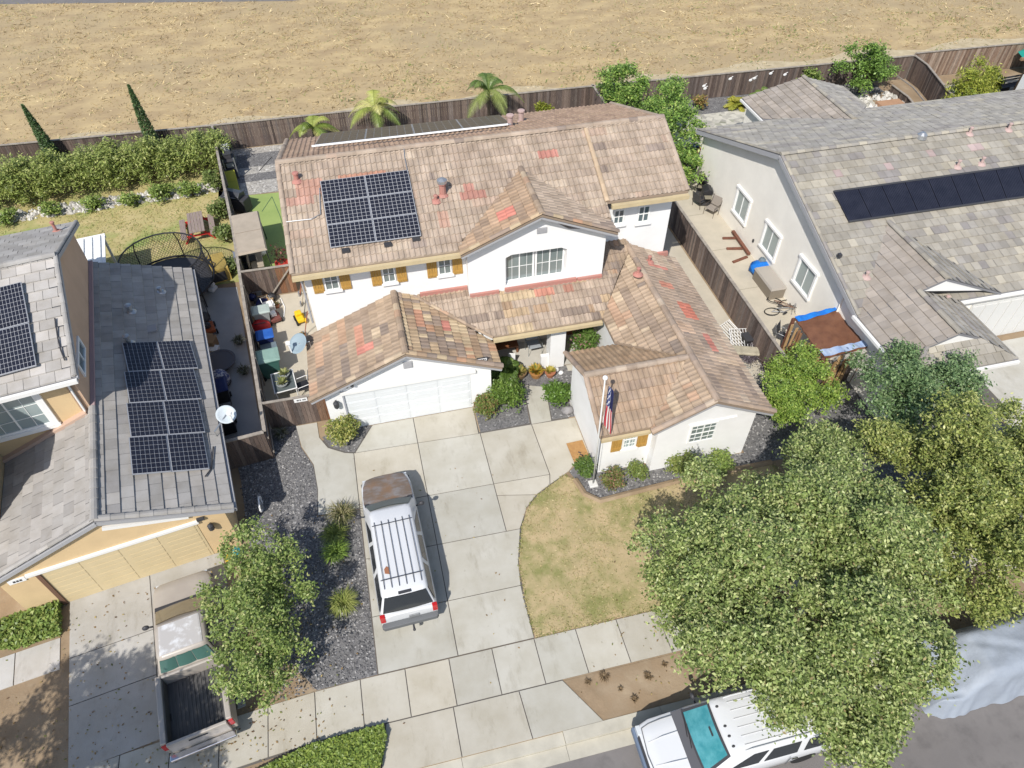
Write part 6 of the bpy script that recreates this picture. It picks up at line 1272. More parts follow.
t = thing('grill', 'covered black barbecue standing askew near the gravel strips', 'grill', P0(237, 205, .3), R(-32)); MB().box(-.75, -.32, .1, .75, .32, .85).build('cabinet', dark_m, t, bev=.03); mb = MB(); mb.extr([(-.5, -.32, .85), (-.5, .32, .85), (-.5, .28, 1.12), (-.5, -.1, 1.2), (-.5, -.30, 1.05)], (1.0, 0, 0)); mb.build('hood', mat('charcoal_metal', (.07, .075, .085), .35, metal=.3), t, bev=.03); MB().tube([(-.35, -.36, .98), (.35, -.36, .98)], .02, 6).build('handle', steel_m, t)
t = thing('lounge_chair', 'lime-yellow cushioned lounge chair in the fence shade', 'chair', P0(233, 186, .3), R(8)); MB().box(-.3, -.75, .3, .3, .35, .42).build('cushion', mat('lime_fabric', (.38, .36, .05), .8), t, bev=.04); MB().obox((0, .6, .55), (.6, .7, .1), Matrix.Rotation(.7, 3, 'X')).build('back_cushion', mat('lime_fabric', (.38, .36, .05), .8), t, bev=.03)
for sx in (-.28, .28):
    for sy in (-.65, .3): MB().box(sx-.03, sy-.03, 0, sx+.03, sy+.03, .3).build('leg', dark_m, t)
t = thing('garden_shed_rack', 'tall dark open rack against the side fence by the gravel strips', 'rack', (-7.2, 40.3, 0), R(8))
for z in (.1, .6, 1.1): MB().box(-.3, -.9, z, .3, .9, z+.04).build('shelf', dark_m, t)
for sx in (-.3, .3):
    for sy in (-.9, .9): MB().box(sx-.03, sy-.03, 0, sx+.03, sy+.03, 1.3).build('post', steel_m, t)
for k, (y, z, c) in enumerate(((-.5, .64, grey_m), (.1, .64, dblue_pl), (.5, 1.14, white_pl), (-.4, 1.14, dark_m))):
    p = Vector((-7.2, 40.3, 0))+Matrix.Rotation(R(8), 3, 'Z') @ Vector((0, y, z)); t2 = thing('storage_box', ('grey box on the middle shelf of the dark rack', 'navy box on the middle shelf of the dark rack', 'white box on the top shelf of the dark rack', 'dark box on the top shelf of the dark rack')[k], 'box', p, R(8)); MB().box(-.2, -.2, 0, .2, .2, .25).build('tub', c, t2, bev=.02); MB().box(-.22, -.22, .25, .22, .22, .29).build('lid', c, t2)
t = thing('potted_tree', 'red flower pot with a dead dark plant beside the turf', 'potted plant', P0(283, 267, .2)); MB().lathe([(.22, 0), (.30, .42), (.34, .43), (.34, .5), (.28, .5), (.26, .4), (.01, .4)], n=18).build('pot', mat('red_glaze', (.45, .05, .035), .4), t); mb = MB(); rr = random.Random(2)
for i in range(14): mb.tube([(0, 0, .4), (rr.uniform(-.2, .2), rr.uniform(-.1, .2), .8), (rr.uniform(-.4, .4), rr.uniform(-.3, .4), rr.uniform(.9, 1.4))], [.02, .012, .004], 5)
mb.build('stem', trunk_m, t); leaf_mesh('foliage', np.random.default_rng(4).normal(size=(160, 3))*np.array([.22, .22, .2])+np.array([0, 0, 1.0]), .14, [(2, (.10, .06, .04)), (1, (.20, .05, .04)), (1, (.08, .10, .03))], t, 5)
t = thing('wire_shelf', 'dark wire shelf with jars at the near end of the canopy swing', 'rack', P0(247, 262, .4), R(8))
for z in (.15, .55, .95): MB().box(-.5, -.25, z, .5, .25, z+.03).build('shelf', steel_m if z > .9 else dark_m, t)
for sx in (-.5, .5):
    for sy in (-.25, .25): MB().box(sx-.02, sy-.02, 0, sx+.02, sy+.02, 1.0).build('post', steel_m, t)
for k, (px, py) in enumerate(((252, 261), (256, 258), (262, 252))): p = P0(px, py, .2); t = thing('rubbish_bag', ('white plastic bag in front of the dark wire shelf', 'white plastic bag between shelf and turf', 'white crumpled bag at the turf edge by the swing leg')[k], 'bag', p); MB().ball((0, 0, .2), (.25, .22, .22), 10, 7, noise=.16, seed=30+k).build('bag', white_pl, t, smooth=True); MB().lathe([(.04, 0), (.08, .07), (.01, .09)], (0, 0, .38), 8).build('knot', white_pl, t)
mb = MB(); a, b = at(262, 212, 0), at(272, 197, 0); mb.tube([(a.x, a.y, .03), (b.x, b.y, .03)], .012, 4); mb.tube([(b.x, b.y, .03), (at(280, 216, 0).x, at(280, 216, 0).y, .03), (at(285, 232, 0).x, at(285, 232, 0).y, .03)], .012, 4); tag(mb.build('garden_hose', dgreen_pl), 'thin dark hose lying across the green turf', 'hose')
mb = MB(); mb.tube([at(259, 171, .02), at(272, 157, .02)], .02, 5); tag(mb.build('rake_pole', black_m), 'dark pole lying across the rear gravel strips', 'pole')
# ---- left neighbour's yard
t = thing('picnic_table', 'weathered picnic table with red legs on the left back lawn', 'table', P0(197, 226, .5), R(8))
for i in range(5): pass
tp = MB()
for i in range(5): tp.box(-.38+i*.155, -.95, .72, -.24+i*.155, .95, .76)
tp.build('table_top', mat('weathered_wood', (.30, .24, .21), .9, (.22, .17, .15), 5, stretch=(6, .6, 1)), t)
for s in (-1, 1): MB().box(s*.72-.14, -.95, .42, s*.72+.14, .95, .46).build('bench', mat('weathered_wood', (.3, .24, .21), .9), t)
for y in (-.7, .7):
    mb = MB(); mb.bar((-.75, y, .0), (-.2, y, .71), .07); mb.bar((.75, y, 0), (.2, y, .71), .07); mb.bar((-.8, y, .40), (.8, y, .40), .07); mb.build('leg', mat('red_paint', (.50, .03, .03), .5), t)
t = thing('patio_cover', 'white corrugated patio cover behind the tan house gable', 'patio cover', at(88, 262, 0), R(9)); c = at(66, 262, 2.3); b0 = t.location
base_l = Vector((c.x-b0.x, c.y-b0.y, 0)); t.location = (c.x, c.y, 0); mb = MB()
for i in range(9): mb.box(-1.6+i*.36, -1.6, 2.25, -1.42+i*.36, 1.6, 2.33); mb.box(-1.42+i*.36, -1.6, 2.22, -1.24+i*.36, 1.6, 2.26)
mb.build('roof_sheet', white_paint, t); MB().box(-1.6, 1.6, 2.12, 1.66, 1.68, 2.32).build('beam', white_paint, t)
for sx in (-1.5, 1.55): MB().box(sx-.05, 1.5, 0, sx+.05, 1.6, 2.2).build('post', white_paint, t)
tc_ = at(163, 262, 1.9); t = thing('trampoline', 'netted round trampoline behind the grey tile roof', 'trampoline', (tc_.x, tc_.y, 0)); rad = 1.95; N = 24
ring = lambda r, z, n=N: [(r*math.cos(2*math.pi*i/n), r*math.sin(2*math.pi*i/n), z) for i in range(n)]
mb = MB(); mb.tube(ring(rad, .8), .05, 6, closed=True); mb.build('frame', black_m, t); mb = MB(); mb.lathe([(.01, .8), (rad*.95, .79), (rad*.95, .77), (.01, .77)], n=28); mb.build('mat', dark_m, t); mb = MB(); mb.tube(ring(rad*.93, 2.25), .035, 6, closed=True); mb.build('net_ring', black_m, t)
for i in range(6): a = 2*math.pi*i/6+.3; MB().tube([(rad*1.02*math.cos(a), rad*1.02*math.sin(a), 0), (rad*1.02*math.cos(a), rad*1.02*math.sin(a), 1.7), (rad*.93*math.cos(a), rad*.93*math.sin(a), 2.25)], .03, 6).build('pole', black_m, t)
net = MB()
for i in range(84):
    a = 2*math.pi*i/84; b = a+.55
    for s in (-1, 1): net.tube([(rad*.94*math.cos(a), rad*.94*math.sin(a), .82), (rad*.93*math.cos(a+s*.28), rad*.93*math.sin(a+s*.28), 1.5), (rad*.92*math.cos(a+s*.55), rad*.92*math.sin(a+s*.55), 2.22)], .009, 3, cap=False)
net.build('net', black_m, t)
d_ = at(206, 278, 0); t = thing('netting_heap', 'heap of black netting slumped beside the trampoline', 'netting', (d_.x, d_.y, 0), R(-30)); MB().ball((0, 0, .35), (.45, 1.35, .5), 18, 10, noise=.12, seed=9).build('net_fold', dark_m, t, smooth=True); MB().tube([(0, -1.3, .1), (.05, 0, .9), (0, 1.4, .1)], .02, 5).build('pole', black_m, t)
t = thing('play_box', 'mustard-yellow box with dark curved markings by the side fence', 'playhouse', P0(213, 270, .4), R(14)); MB().box(-.7, -.62, 0, .7, .75, .78).build('box', mat('mustard_paint', (.50, .36, .10), .7, (.42, .30, .09), 2), t, bev=.02); mb = MB(); mb.tube([(-.6, -.5, .79), (-.1, .0, .80), (.1, .5, .79)], .025, 5); mb.tube([(.0, -.6, .79), (.2, -.1, .80), (.0, .3, .79)], .025, 5); mb.build('marking', dark_m, t); MB().box(-.5, -.64, .1, .5, -.60, .6).build('opening', dark_m, t)
for k, (px, py, m, lb) in enumerate(((208, 284, white_pl, 'white toy lying before the mustard box'), (203, 288, red_pl, 'red toy lying at the end of the black netting'), (213, 289, white_pl, 'second pale toy at the edge of the shaded concrete'))): p = P0(px, py, .1); t = thing('toy', lb, 'toy', p, R(30*k)); MB().box(-.2, -.15, .04, .2, .15, .22).build('body', m, t, bev=.05); MB().ball((.1, 0, .3), (.12, .1, .12), 8, 6).build('top', m, t)
t = thing('lawn_mower', 'orange-red push mower with a grass bag in the shaded side yard', 'mower', P0(208, 328, .2), R(15)); MB().box(-.28, -.4, .14, .28, .32, .32).build('deck', mat('orange_paint', (.34, .09, .03), .5), t, bev=.05); MB().lathe([(.16, 0), (.16, .16), (.08, .2)], (0, -.05, .32), 14).build('engine', dark_m, t); MB().ball((.0, .62, .34), (.28, .36, .24), 12, 8, noise=.05).build('grass_bag', dark_m, t, smooth=True)
MB().tube([(-.24, .3, .3), (-.24, 1.1, .9), (.24, 1.1, .9), (.24, .3, .3)], .016, 6).build('handle', black_m, t)
for sx in (-.32, .32):
    for sy in (-.3, .26): MB().lathe([(.02, -.035), (.12, -.035), (.12, .035), (.02, .035)], (sx, sy, .12), 12, M=Matrix.Rotation(math.pi/2, 3, 'Y')).build('wheel', rubber, t)
t = thing('fire_pit_table', 'round slate-grey table in the shaded side yard beside the solar roof', 'table', P0(220, 362, .35)); MB().lathe([(.30, 0), (.34, .38), (.66, .40), (.68, .46), (.60, .47), (.56, .44), (.01, .44)], n=28).build('table_top', mat('slate_disc', (.10, .10, .115), .6), t); MB().lathe([(.2, 0), (.28, .02), (.30, .36), (.01, .37)], n=16).build('base', dark_m, t)
t = thing('covered_barrel', 'rounded bundle under a speckled blue-white cover next to the navy bin', 'bundle', P0(220, 380, .3)); MB().ball((0, 0, .38), (.42, .36, .42), 16, 10, noise=.06, seed=3).build('cover', mat('speckled_cloth', (.10, .12, .24), .8, (.55, .56, .60), 9, lo=.5, hi=.56), t, smooth=True); MB().tube([(.4*math.cos(i*.524), .35*math.sin(i*.524), .12) for i in range(12)], .02, 5, closed=True).build('tie', dark_m, t)
bin_cart('navy blue wheelie bin with rounded lid in the narrow side yard', P0(221, 395, .5), R(9), black_m, dblue_pl, .78, .8, 1.12)
bin_cart('black wheelie bin below the satellite dish', P0(226, 422, .5), R(9), black_m, dark_m, .78, .85, 1.12)
for k, (px, py, lb) in enumerate(((245, 374, 'dry speckled weed clump on the shaded side of the fence'), (240, 344, 'dark weed clump by the fence in the side yard'), (282, 437, 'straggly pale weed clump in the dark corner by the gate'))): tuft(lb, tuple(at(px, py, .0)), .38, .45, 210+k, [(1, (.30, .30, .26)), (1, (.16, .17, .10)), (1, (.10, .11, .06))], 160)
# ---- right-hand side walk and patio
def grill(label, p, rz):
    t = thing('grill', label, 'grill', p, rz); MB().box(-.28, -.24, .08, .28, .24, .75).build('cabinet', dark_m, t, bev=.02); mb = MB(); mb.extr([(-.33, -.26, .76), (-.33, .26, .76), (-.33, .24, .98), (-.33, -.02, 1.10), (-.33, -.24, .98)], (.66, 0, 0)); mb.build('hood', black_m, t, bev=.03)
    for s in (-1, 1): MB().box(min(s*.35, s*.68), -.2, .74, max(s*.35, s*.68), .2, .77).build('side_shelf', mat('olive_shelf', (.22, .20, .15), .6), t)
    MB().tube([(-.24, -.3, .92), (.24, -.3, .92)], .018, 6).build('handle', steel_m, t); return t
grill('black grill with open side shelves by the grey wall', P0(700, 186, .5)+Vector((.1, 0, 0)), R(60)); grill('second smaller black grill closer to the patio chair', P0(704, 197, .4)+Vector((.05, -.1, 0)), R(75))
chair('patio_chair', 'brown metal rocker chair on the grey house patio', P0(711, 213, .1), R(-60), mat('bronze_metal', (.08, .065, .055), .5), mat('taupe_sling', (.26, .23, .20), .8), .62); chair('patio_chair', 'dark metal chair between the two grills and the wall', P0(699, 205, .1), R(110), mat('bronze_metal', (.08, .065, .055), .5), dark_m, .58)
chair('patio_chair', 'dark folding chair beyond the grills at the wall end', P0(693, 180, .1)+Vector((.3, .8, 0)), R(200), black_m, dark_m, .55)
t = thing('fire_bowl', 'round black kettle fire bowl near the back corner of the white house', 'fire pit', P0(684, 172, .3)); MB().lathe([(.05, .25), (.38, .38), (.5, .6), (.46, .62), (.44, .74), (.2, .86), (.01, .88)], n=20).build('bowl', black_m, t, smooth=True)
for i in range(3): a = i*2.09; MB().tube([(.45*math.cos(a), .45*math.sin(a), 0), (.3*math.cos(a), .3*math.sin(a), .45)], .02, 5).build('leg', black_m, t)
pot('big round clay planter with a blue cloth by the far wall corner', P0(693, 152, .2), 0, .42, .45, terracotta, [(1, (.10, .16, .04)), (1, (.05, .08, .3))], 9, .9)
t = thing('saw_horse', 'reddish wooden bench frame lying toppled on the patio', 'saw horse', P0(737, 244, .1), R(-12)); wd_ = mat('reddish_timber', (.20, .085, .055), .8, (.13, .06, .04), 5)
MB().bar((.0, 1.0, .2), (.35, -1.0, .2), .16, .10, 0).build('beam', wd_, t)
for y in (.55, -.35): MB().bar((-.62, y, .08), (.2, y-.05, .12), .12, .08).build('leg', wd_, t)
tag(MB().bar((-.4, 0, .05), (.5, .25, .05), .14, .08).build('timber', wd_), 'single reddish timber lying beside the blue tarp', 'timber').location = P0(740, 262, 0)
cb_ = P0(770, 293, 0); t = thing('deck_box', 'long taupe storage chest against the grey house wall', 'chest', P0(772, 285, .35)+Vector((-.05, .2, 0)), R(0)); MB().box(-.38, -.85, 0, .38, .85, .58).build('chest', mat('taupe_plastic', (.22, .19, .15), .7), t, bev=.02); MB().loft([[(-.41, -.88, .58), (.41, -.88, .58), (.41, .88, .58), (-.41, .88, .58)], [(-.36, -.84, .68), (.36, -.84, .68), (.36, .84, .68), (-.36, .84, .68)]]).build('lid', mat('pale_taupe', (.36, .33, .29), .6), t)
t = thing('tarp_bundle', 'crumpled bright blue tarp heaped at the end of the storage chest', 'tarp', P0(763, 270, .3)+Vector((-.05, .1, 0))); MB().ball((0, 0, .32), (.55, .5, .34), 18, 10, noise=.14, seed=6).build('tarp', mat('bright_blue_tarp', (.015, .14, .52), .5, (.02, .20, .62), 4), t, smooth=True); MB().ball((.1, .25, .62), (.2, .2, .14), 8, 6, noise=.1).build('fold', mat('slate_lid', (.14, .18, .21), .5), t)
def bike(label, p, rz, lay, fm, k=1.0):
    t = thing('bicycle', label, 'bicycle', p, rz, 'bicycles on the patio'); L = Matrix.Rotation(lay, 3, 'X')
    def T(q): return L @ (Vector(q)*k)+Vector((0, 0, .06))
    for y in (-.52, .52): MB().tube([T((y+.33*math.cos(a*.3927), 0, .34+.33*math.sin(a*.3927))) for a in range(16)], .022, 6, closed=True).build('wheel', rubber, t)
    mb = MB()
    for a, b in (((-.52, 0, .34), (-.12, 0, .32)), ((-.12, 0, .32), (-.22, 0, .82)), ((-.2, 0, .74), (.38, 0, .78)), ((-.12, 0, .32), (.36, 0, .70)), ((-.52, 0, .34), (-.2, 0, .74)), ((.52, 0, .34), (.36, 0, .92))): mb.tube([T(a), T(b)], .018, 6)
    mb.build('frame', fm, t); MB().tube([T((.36, -.28, .95)), T((.36, 0, .92)), T((.36, .28, .95))], .014, 5).build('handlebar', steel_m, t); MB().ball(T((-.22, 0, .86)), (.13, .06, .04), 8, 5).build('saddle', black_m, t); return t
bike('bicycle lying flat nearest the storage chest', P0(776, 304, .1)+Vector((-.1, 0, 0)), R(20), R(75), steel_m); bike('second bicycle tangled over the first on the patio', P0(786, 300, .1), R(-35), R(70), mat('brown_frame', (.22, .13, .09), .5)); bike('bicycle leaning at the grey wall under the third window', P0(800, 302, .1)+Vector((-.2, 0, 0)), R(80), R(18), mat('pale_frame', (.4, .4, .42), .4))
# lean-to
A, B, Cc, D = at(794, 318, 2.0), at(848, 305, 2.15), at(871, 346, 2.15), at(824, 358, 2.0)
lt = thing('lean_to', 'timber lean-to with a brown tarp roof edged in blue beside the grey house', 'shed', ((A.x+Cc.x)/2, (A.y+Cc.y)/2, 0)); o_ = lt.location
mb = MB(); N = 12; rr = random.Random(4); rows = []
for i in range(N+1):
    row = []
    for j in range(N+1): q = (A.lerp(B, i/N)).lerp(D.lerp(Cc, i/N), j/N); q.z += .03*math.sin(i*2.1+j*.6)+.025*math.sin(j*2.7-i)+rr.uniform(-.008, .008); row.append(q)
    rows.append(row)
mb.loft(rows, cap=False, closed=False); mb.loft([[p-Vector((0, 0, .05)) for p in r_] for r_ in rows], cap=False, closed=False); mb.build('tarp_roof', mat('brown_tarp', (.20, .095, .055), .35, (.14, .065, .04), 2.5), lt, smooth=True, off=o_)
def strip(a, b, c, d, m):
    mb = MB(); n = 14; r1 = [a.lerp(b, i/n)+Vector((0, 0, .07+.03*math.sin(i*1.7))) for i in range(n+1)]; r2 = [d.lerp(c, i/n)+Vector((0, 0, .07+.03*math.cos(i*1.3))) for i in range(n+1)]; mb.loft([r1, r2], cap=False, closed=False); mb.build('tarp_edge', m, lt, off=o_)
strip(A, B, B.lerp(Cc, .07), A.lerp(D, .14), mat('bright_blue_tarp', (.015, .14, .52), .5)); strip(D.lerp(A, .16), Cc.lerp(B, .12), Cc, D, mat('silver_tarp', (.40, .46, .55), .5, (.25, .35, .55), 3))
for q in (A, B, Cc, D): MB().box(q.x-.06, q.y-.06, 0, q.x+.06, q.y+.06, q.z-.04).build('post', wd_, lt, off=o_)
mb = MB(); rr = random.Random(6)
for a, b in ((A, D), (D, Cc)):
    n = int((b-a).length/.2)
    for i in range(n):
        f = (i+.5)/n; q = a.lerp(b, f); 
        if rr.random() < .82: k = rr.uniform(.8, 1.3); zt = q.z-.08-rr.uniform(0, .25); d_ = (b-a).normalized()*.07; c = rr.choice([(.36, .22, .10), (.45, .30, .15), (.28, .15, .08)]); mb.bar((q.x, q.y, .03), (q.x+rr.uniform(-.1, .1), q.y+rr.uniform(-.1, .1), zt), .13, .025, 0, tuple(v*k for v in c))
mb.build('plank_wall', board_m, lt, off=o_)
fence('low dark board fence below the lean-to under the trees', [(17.0, 16.6), (18.7, 16.9)], 1.3, BOARD, 77)
chair('folding_chair', 'folded dark steel chair leaning at the lean-to corner', P0(783, 338, .3), R(40), steel_m, dark_m, .5)
# pile of stuff along the white house side walk
for k, (px, py, rz, lb) in enumerate(((733, 338, 25, 'white wire rack lying first in the side walk clutter'), (741, 345, -15, 'second white wire rack leaning in the side walk clutter'))):
    t = thing('wire_rack', lb, 'rack', P0(px, py, .2), R(rz)); fr = MB(); fr.tube([(-.45, -.7, .1), (.45, -.7, .12), (.45, .7, .55), (-.45, .7, .5)], .02, 6, closed=True); fr.build('frame', white_pl, t); fr = MB()
    for i in range(7): fr.tube([(-.38+i*.127, -.7, .11), (-.38+i*.127, .7, .53)], .012, 5)
    fr.build('wire', white_pl, t)
t = thing('storage_tote', 'black plastic tub standing on the side walk clutter', 'box', P0(749, 340, .3)); MB().loft([[(-.22, -.2, 0), (.22, -.2, 0), (.22, .2, 0), (-.22, .2, 0)], [(-.28, -.25, .5), (.28, -.25, .5), (.28, .25, .5), (-.28, .25, .5)]]).build('tub', black_m, t, bev=.02); MB().box(-.3, -.27, .5, .3, .27, .55).build('lid', dark_m, t)
t = thing('old_cushion', 'dirty cream bench cushion on the side walk clutter', 'cushion', P0(745, 351, .35), R(-20)); MB().box(-.6, -.25, .3, .6, .25, .44).build('cushion', mat('dirty_cream', (.44, .40, .30), .9, (.30, .27, .20), 4), t, bev=.05); MB().box(-.55, -.2, 0, .55, .2, .29).build('base', dark_m, t)
for k, (px, py, lb) in enumerate(((748, 362, 'dry purple-grey brush heap past the cream cushion'), (755, 352, 'dark twiggy brush heap beside the lime shrub tree'))): tuft(lb, tuple(at(px, py, 0)), .5, .5, 220+k, [(1, (.16, .13, .15)), (1, (.30, .26, .28)), (1, (.10, .08, .09))], 140)
t = thing('wire_rack', 'grey frame lying closest to the lime shrub tree', 'rack', P0(740, 358, .2), R(60)); fr = MB(); fr.tube([(-.4, -.5, .1), (.4, -.5, .12), (.4, .5, .3), (-.4, .5, .3)], .02, 6, closed=True); fr.build('frame', steel_m, t); fr = MB()
for i in range(5): fr.tube([(-.3+i*.15, -.5, .11), (-.3+i*.15, .5, .3)], .012, 5)
fr.build('wire', steel_m, t)
# ---- front of the main house
fp = Vector((6.53, 14.25, 0)); t = thing('flagpole', 'tall white flagpole standing by the wing corner', 'flagpole', fp); tp_ = Vector((-.05, .12, 5.62)); MB().tube([(0, 0, 0), tp_], [.034, .024], 10).build('pole', mat('off_white_pole', (.60, .60, .58), .5), t, smooth=True); MB().ball(tp_+Vector((0, 0, .08)), .085, 14, 10).build('finial', white_pl, t, smooth=True); MB().box(-.16, -.16, 0, .16, .16, .10).build('base', mat('pale_footing', (.60, .59, .56), .9), t, bev=.03); MB().tube([(.06, -.04, .8), (.05, .0, 5.4)], .008, 4).build('halyard', dark_m, t)
flag = MB(); nU, nV = 26, 40; rings = []; L_, Hh = 1.5, 2.3
for j in range(nV+1):
    v = j/nV; row = []
    for i in range(nU+1):
        u = i/nU; x = .05+u*.42*(.55+.45*v)*(1-.2*u)+.0; z = 5.42-v*Hh*(.82+.18*u)-u*.25; y = .07*math.sin(u*11+v*1.5)*(.4+.6*v)+.02*math.sin(v*9+u*4); row.append((x, y, z))
    rings.append(row)
for j in range(nV):
    for i in range(nU):
        u, v = (i+.5)/nU, (j+.5)/nV
        if v < .47 and u > -1: c = (.02, .025, .09) if u > .45 else (.20, .22, .32)
        else: c = (.62, .58, .56) if int(u*9) % 2 == 0 else (.42, .03, .045)
        if v < .47 and u <= .62: 
            s_ = (int(u*16)+int(v*24)) % 3 == 0; c = (.60, .60, .62) if s_ else (.03, .045, .16)
        flag.add([rings[j][i], rings[j][i+1], rings[j+1][i+1], rings[j+1][i]], [(0, 1, 2, 3)], 0, c)
fo = tag(flag.build('flag', mat('flag_cloth', (1, 1, 1), .8, attr=True), None, smooth=True, recalc=False), 'red, white and blue flag with stars and stripes hanging limp from the white pole', 'flag'); fo.location = fp
md_ = P0(582, 453); t = thing('door_mat', 'brown mat lying on the walk beside the wing side wall', 'mat', (md_.x-.12, md_.y-.05, .03), R(2)); MB().box(-.33, -.62, 0, .33, .62, .025).build('mat', mat('coir', (.40, .23, .09), .95, (.33, .18, .07), 8), t); mb = MB(); mb.bar((.0, -.02, .028), (.1, -.12, .028), .05, .008); mb.bar((-.02, .1, .028), (.06, .02, .028), .05, .008); mb.build('stain', dark_m, t)
GOLD = [(2, (.48, .30, .03)), (1, (.55, .38, .06)), (1, (.20, .22, .05))]
pot('olive-brown potted plant, left of three by the porch', at(520, 377, 0), .02, .28, .32, mat('brown_glaze', (.18, .12, .06), .5), [(2, (.30, .27, .08)), (1, (.40, .33, .10)), (1, (.16, .18, .05))], 21, 1.2)
pot('golden flowering plant in the middle pot by the porch', at(536, 376, 0), .02, .30, .34, mat('orange_glaze', (.36, .18, .06), .5), GOLD, 22, 1.2, n=90); pot('small yellow-green potted plant, right of three by the porch', at(550, 376, 0), .02, .22, .26, terracotta, [(2, (.42, .38, .07)), (1, (.50, .42, .10))], 23, 1.2)
for k, (px, py) in enumerate(((556, 371), (561, 374))): p = P0(px, py); t = thing('white_stone', ('white decorative stone nearest the small potted plant', 'white decorative stone nearest the wing wall')[k], 'stone', p); MB().ball((0, 0, .08), (.13, .10, .09), 8, 6, noise=.15, seed=k).build('stone', white_pl, t, smooth=True)
MB_ = MB(); MB_.box(-.55, -.2, 0, .55, .2, .42); t = thing('porch_bench', 'low dark wooden bench with shelf on the shaded porch', 'bench', (4.95, 21.9, .035)); MB().box(-.55, -.2, .36, .55, .2, .42).build('seat', wood_door, t); MB().box(-.55, .16, .42, .55, .2, .85).build('backrest', wood_door, t)
for sx in (-.5, .5): MB().box(sx-.04, -.18, 0, sx+.04, .18, .36).build('leg', wood_door, t)
t = thing('plastic_chair', 'white plastic chair turned sideways beside the ferny plants', 'chair', (5.0, 20.95, .035), R(-20)); t.scale = (.62, .62, .8); MB().box(-.24, -.22, .38, .24, .24, .42).build('seat', white_pl, t, bev=.02); MB().box(-.24, .2, .42, .24, .24, .82).build('backrest', white_pl, t, bev=.02)
for sx in (-.2, .2):
    for sy in (-.19, .2): MB().box(sx-.02, sy-.02, 0, sx+.02, sy+.02, .38).build('leg', white_pl, t)
rk = P0(566, 412); t = thing('boulder', 'rounded grey boulder behind the broad bush at the wing wall', 'rock', (6.6, 17.9, 0)); MB().ball((0, 0, .12), (.26, .22, .2), 10, 7, noise=.14, seed=5).build('rock', mat('rock_grey', (.26, .25, .25), .9, (.18, .17, .17), 5), t, smooth=True)
# toys beside the tan garage, far patio things
p = P0(238, 552, .2); t = thing('garden_toy', 'teal and yellow toy by the tan garage corner under the tree', 'toy', p); MB().ball((0, 0, .22), (.18, .18, .22), 10, 7).build('body', mat('teal_plastic', (.02, .25, .30), .5), t, smooth=True); MB().ball((-.25, -.15, .2), (.2, .2, .2), 10, 7).build('top', yellow_pl, t, smooth=True)
p = Vector(loc2(.15, -.1)+(0,)) + Vector((.55, 1.4, 0)); t = thing('hose_reel', 'pale coiled hose against the shaded tan garage side', 'hose', p); MB().tube([(.02*math.sin(i*.9), .28*math.cos(i*.52), .35+.28*math.sin(i*.52)) for i in range(40)], .02, 5).build('hose', white_pl, t); MB().box(-.06, -.06, 0, .06, .06, .4).build('bracket', steel_m, t)
p = at(1004, 92, 0); t = thing('garden_bench', 'dark slatted bench on the far right patio', 'bench', (p.x, p.y, 0), R(5))
for i in range(3): MB().box(-1.3, -.25+i*.18, .44, 1.3, -.1+i*.18, .48).build('seat_slat', dark_m, t)
for i in range(2): MB().box(-1.3, .32, .6+i*.18, 1.3, .36, .72+i*.18).build('back_slat', dark_m, t)
for sx in (-1.2, 0, 1.2): MB().box(sx-.04, -.25, 0, sx+.04, .36, .44).build('leg', dark_m, t)
p = at(1002, 95, 0); t = thing('pergola', 'brown timber post and beam at the far right patio', 'pergola', (p.x+.4, p.y-.4, 0), R(0)); MB().bar((0, 0, 0), (.3, .2, 2.5), .16).build('post', mat('brown_timber', (.30, .19, .11), .8), t); MB().bar((-.6, .2, 2.5), (4, .0, 2.6), .16).build('beam', mat('brown_timber', (.30, .19, .11), .8), t); MB().bar((3.4, 0, 0), (3.4, 0, 2.5), .16).build('post', mat('brown_timber', (.30, .19, .11), .8), t)
p = at(1019, 58, .8); t = thing('patio_umbrella', 'teal parasol at the far right fence corner', 'umbrella', (p.x+.3, p.y-1, 0)); MB().lathe([(1.2, 1.35), (.6, 1.62), (.01, 1.8)], n=8).build('canopy', mat('teal_canvas', (.02, .30, .24), .8), t); MB().tube([(0, 0, 0), (0, 0, 1.8)], .03, 6).build('pole', dark_m, t)
tag(MB().box(-.85, -1.5, 0, .85, .35, .32).box(-.85, -2.4, 0, .85, -1.5, .16).build('garden_step', mat('terracotta_step', (.42, .25, .15), .9, (.36, .21, .13), 2)), 'broad terracotta-coloured steps beside the stepped corner fence', 'steps').location = (35.0, 38.6, 0)
# white splashes on the back fence (bird-shaped ornaments)
for k, (px, py) in enumerate(((705, 87), (706, 89.5), (731, 79.5), (752, 81.5), (756, 79.5), (772, 74.5), (786, 75.5))):
    q = atY(px, py, 42.35 if px < 740 else 42.2); yb = 42.85-(q.x-12.7)/(38.6-12.7)*.75-.035
    tag(MB().ball((0, 0, 0), (.13, .02, .09), 8, 6).bar((-.05, 0, .03), (.17, 0, .15), .04, .02).build('fence_ornament', white_pl), 'small white wall ornament hung on the dark back fence', 'ornament', 'white ornaments on the back fence').location = (q.x, yb, max(.6, min(1.4, q.z)))

